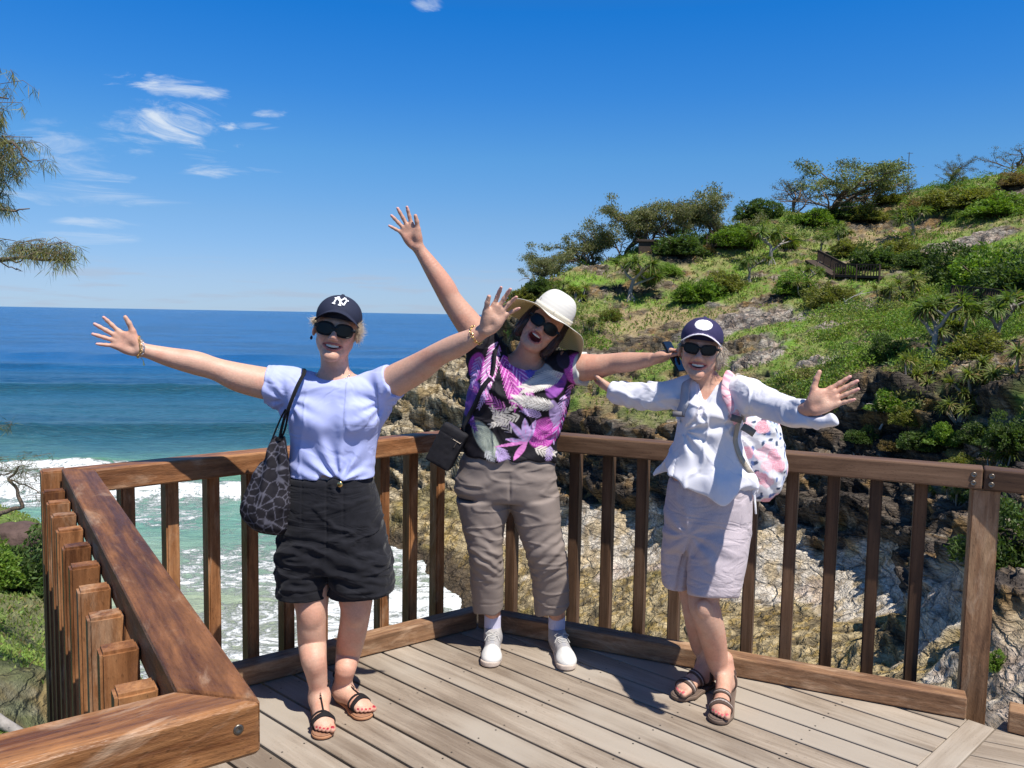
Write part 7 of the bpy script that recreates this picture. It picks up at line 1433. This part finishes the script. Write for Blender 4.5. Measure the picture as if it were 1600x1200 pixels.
        for c, sg in ((AD(1068, 640, 3.4), 1), (AD(1150, 655, 3.3), -1)): u2 = (X-c[0])*sg; w2 = Z-c[2]; r2 = np.hypot(u2, w2); d += -.004*np.cos(np.arctan2(w2, u2)*8+(n-.5)*6)*np.exp(-((r2-.07)/.07)**2)*ss(.01, .05, r2)
        hz = AD(1100, 735, 3.25)[2]; th2 = np.arctan2(X-nb[0], 3.42-Y); d += -.014*np.sin(th2*7+1.0+(n-.5)*2)*ss(hz+.05, hz-.07, Z)*((Z > .6) & (np.abs(X-nb[0]) < .3)); arm = ss(.16, .24, np.abs(X-nb[0])); d += (-.0036*np.sin(X*90+Z*60+(n-.5)*22)-.003-(n-.5)*.008)*arm
        return d
    T.x(tf); T.i(lambda P: AD(1100, 784, 3.3)[2]-P[2]); T.obj('white_shirt', e, M_CLOTH, noisy(Wt, .03), h=.0042)
    # shorts
    K = Sdf(); PK = (.50, .43, .45)
    K.u(f_loft([st(1109, 750, 62, D, .13, .13), st(1108, 768, 66, D, .14, .14), st(1106, 800, 68, D, .145, .155), st(1105, 830, 67, D, .14, .15), st(1104, 860, 62, D, .12, .13)], yaw=YW), .01)
    K.u(f_loft([st(1070, 830, 33, 3.42, .11, .14), st(1060, 865, 27, 3.45, .10, .12), st(1058, 911, 25, 3.45, .10, .11)], yaw=YW, hem=lambda u, w: -.05*u), .02)
    K.u(f_loft([st(1128, 820, 44, 3.36, .13, .15), st(1122, 865, 46, 3.33, .13, .135), st(1113.5, 932, 40.5, 3.29, .115, .12)], yaw=YW, hem=lambda u, w: -.12*u), .005)
    K.c(f_loft([st(1112, 918, 36, 3.31, .103, .10), st(1112, 960, 37, 3.31, .105, .10)], yaw=YW), .003)
    def kf(P):
        X, Y, Z = P; n = fbm(X*7+3, Y*7, Z*7, 3); wz = AD(1100, 775, 3.25)[2]; cr = AD(1078, 842, 3.24); d = (n-.5)*.010-.0025*ss(.88, 1.0, 1-np.abs(2*fbm(X*4, Y*4, Z*9, 2)-1))+.0026*np.sin((X-Y*.3)*150+(n-.5)*4)*ss(wz-.05, wz+.01, Z)
        r = np.hypot(X-cr[0], Z-cr[2]); th = np.arctan2(X-cr[0], Z-cr[2]); d += -.005*np.cos(th*8+(n-.5)*5)*np.exp(-((r-.10)/.09)**2)*ss(.01, .05, r)*(Y < 3.4)
        hz = AD(1112, 914, 3.2)[2]-.12*(X-AD(1112, 914, 3.2)[0]); d += .0022*np.exp(-((Z-hz)/.0026)**2)*(X > cr[0]-.02); ic = X-AD(1074, 880, 3.24)[0]-.10*(Z-.55); d += .020*np.exp(-(ic/.007)**2)*ss(cr[2]+.02, cr[2]-.06, Z)*(Y < 3.36); d += .003*np.exp(-((X-AD(1147, 850, 3.25)[0]-(Z-.6)*.10)/.003)**2)*(Z < wz); return d
    K.x(kf); K.obj('shorts', e, M_LINEN, noisy(PK, .05, 60), h=.0042)
    # hair, sunglasses, cap
    H = Sdf(); H.u(h.ell((0, -.034, .002), (.078, .086, .088)), .01); H.u(h.ell((.074, -.022, -.030), (.020, .040, .048)), .02); H.c(h.ell((0, .085, -.02), (.070, .095, .12)), .006); H.i(lambda P: -.085-h.loc(P)[2], .01); H.x(lambda P: (vn(h.loc(P)[0]*170, h.loc(P)[1]*170, h.loc(P)[2]*22)-.5)*.009); H.obj('hair', e, M_HAIR, noisy((.42, .35, .27), .35, 90), h=.0036)
    G_ = Geo(); strands(G_, h, 420, 31, lambda r: (.078+r.normal()*.007, -.018+r.normal()*.020, .022-.055*r.random()), lambda p, r: (.35+r.normal()*.3, .05, -.8), .042, (.52, .45, .36), .0008, .9); geo_obj(G_, 'hair_strands', e, M_HAIR); G_ = Geo(); strands(G_, h, 160, 32, lambda r: (-.075+r.normal()*.003, .0+r.normal()*.014, .024-.020*r.random()), lambda p, r: (-.3, .1, -.9), .026, (.50, .43, .35), .0007, .6); geo_obj(G_, 'hair_strands', e, M_HAIR)
    sunglasses(e, h, .0265, .0185, .0325, -.002, frame=(.035, .018, .012), n=3.0, brow=.10)
    def trim(x, y, z, c):
        q = np.sqrt((x/.080)**2+((y-.045)/.112)**2); br = (y > .07) & (z < .070); c = np.where((br & (q > .865) & (y > .04))[:, None], np.array([.80, .76, .80]), c); t = (br & (q > .66) & (q < .80) & (np.sin(np.arctan2(x, y)*62)*np.sin(np.arctan2(x, y)*23+1) > .12)); c = np.where(t[:, None], np.array([.55, .42, .60]), c)
        b = (((x/.034)**2+((z-.094)/.021)**2) < 1) & (y > 0); c = np.where(b[:, None], np.array([.82, .80, .84]), c); m = b & ((np.abs(x-.0) < .0022) & (z > .090) | (np.abs(np.hypot(x, z-.094)-.009) < .0012) & (z > .094) | (np.abs(z-.086) < .0014) & (np.abs(x) < .012) & (np.sin(x*900) > -.3)); return np.where(m[:, None], np.array([.45, .48, .62]), c)
    make_cap(e, h, (.035, .030, .085), trim)
    # backpack
    bp = empty('backpack', AD(1185, 775, 3.52), 'white backpack with pink and blue floral print on the back of the woman in white', 'backpack'); Bs = Sdf(); Db = 3.50; sb = lambda x, y, hw, f, b: st(x, y, hw, Db, f, b)
    Bs.u(f_loft([sb(1166, 640, 30, .03, .04), sb(1168, 652, 42, .06, .07), sb(1172, 680, 47, .08, .09), sb(1175, 715, 50, .085, .10), sb(1176, 745, 49, .085, .10), sb(1172, 768, 42, .07, .08), sb(1170, 778, 34, .05, .06)], yaw=-.5, n=2.8), .01)
    Bs.u(f_loft([sb(1205, 700, 16, .05, .05), sb(1206, 725, 21, .06, .06), sb(1203, 762, 18, .05, .05)], yaw=-.5), .02)
    Bs.x(lambda P: (fbm(P[0]*13, P[1]*13, P[2]*13, 3)-.5)*.026+.003*np.sin(P[2]*60+P[0]*70+fbm(P[0]*9, P[1]*9, P[2]*9, 2)*8))
    def flor(V):
        r = np.random.default_rng(12); lo = V.min(0)-.01; hi = V.max(0)+.01; c = np.ones((len(V), 3))*np.array([.76, .75, .76]); n = fbm(V[:, 0]*50, V[:, 1]*50, V[:, 2]*50, 2)
        for col, k, rad in (((.55, .60, .72), 90, .015), ((.13, .20, .42), 150, .013), ((.06, .09, .16), 110, .013), ((.85, .50, .55), 34, .028), ((.80, .28, .36), 30, .032)):
            for i in range(k):
                p = V[r.integers(0, len(V))]; d = V-p; a = norm(r.normal(size=3)); w = (d@a); q = np.sqrt((d**2).sum(1)+(w*.9)**2*(rad < .015)*3); t = ss(rad, rad*.8, q+(n-.5)*rad*.5)
                cc = np.ones((len(V), 3))*np.array(col)
                if rad > .02: cc = np.where((np.sin(q*900+np.arctan2(d[:, 0], d[:, 2])*2) > .1)[:, None], cc, cc*.35+np.array([.92, .75, .77])*.65)
                c = c*(1-t[:, None])+cc*t[:, None]
        return c
    Bs.obj('bag_body', bp, M_PRINT, flor, h=.004)
    def fl2(V): c = flor(V); return c
    G_ = Geo(); P, _ = snap(T, np.array([AD(1156, 600, 3.46), AD(1150, 592, 3.38), AD(1143, 597, 3.30), AD(1141, 612, 3.26), AD(1143, 630, 3.23), AD(1148, 648, 3.22), AD(1156, 664, 3.22)]), 6, .006); P = cat(P, 8); Nn = P-AD(1110, 630, 3.40); n0 = G_.n; ribbon(G_, P, .044, Nn, (.74, .72, .72), .006); Vs = G_.V[-1]; G_.C[-1] = flor(Vs)
    ribbon(G_, P+norm(np.array([.3, -1, 0]))*.002+np.array([.024, 0, 0]), .007, Nn, (.42, .36, .30), .007); P2, _ = snap(T, np.array([AD(1156, 662, 3.22), AD(1162, 690, 3.22), AD(1168, 712, 3.23), AD(1176, 735, 3.26)]), 6, .006); P2 = np.concatenate([cat(P2, 6), [AD(1184, 752, 3.36)]]); ribbon(G_, P2, .022, P2-AD(1110, 690, 3.4), (.40, .35, .28), .003)
    c = AD(1160, 666, 3.20); ribbon(G_, np.array([c, c+[.022, -.004, -.012], c+[.046, -.004, -.028]]), .030, (.1, -1, .1), (.20, .19, .17), .004); c2 = AD(1150, 652, 3.21); ribbon(G_, np.array([c2+[-.02, 0, 0], c2+[.022, 0, -.012]]), .026, (.1, -1, .1), (.16, .15, .14), .005)
    P, _ = snap(T, np.array([AD(1082, 598, 3.45), AD(1080, 592, 3.40), AD(1074, 598, 3.33), AD(1067, 612, 3.30), AD(1062, 628, 3.29), AD(1060, 645, 3.31)]), 6, .006); P = cat(P, 8); ribbon(G_, P, .042, P-AD(1110, 630, 3.40), (.42, .42, .46), .006); c = AD(1060, 647, 3.30); ribbon(G_, np.array([c+[-.024, 0, 0], c+[.024, 0, 0]]), .022, (0, -1, .1), (.16, .15, .16), .005)
    G_.tube([AD(1178, 770, 3.40), AD(1180, 790, 3.39), AD(1181, 803, 3.39)], [.006, .005, .004], 6, (.72, .72, .74)); geo_obj(G_, 'strap', bp, M_PRINT)
if not ONLY or 'C' in ONLY: person_C()
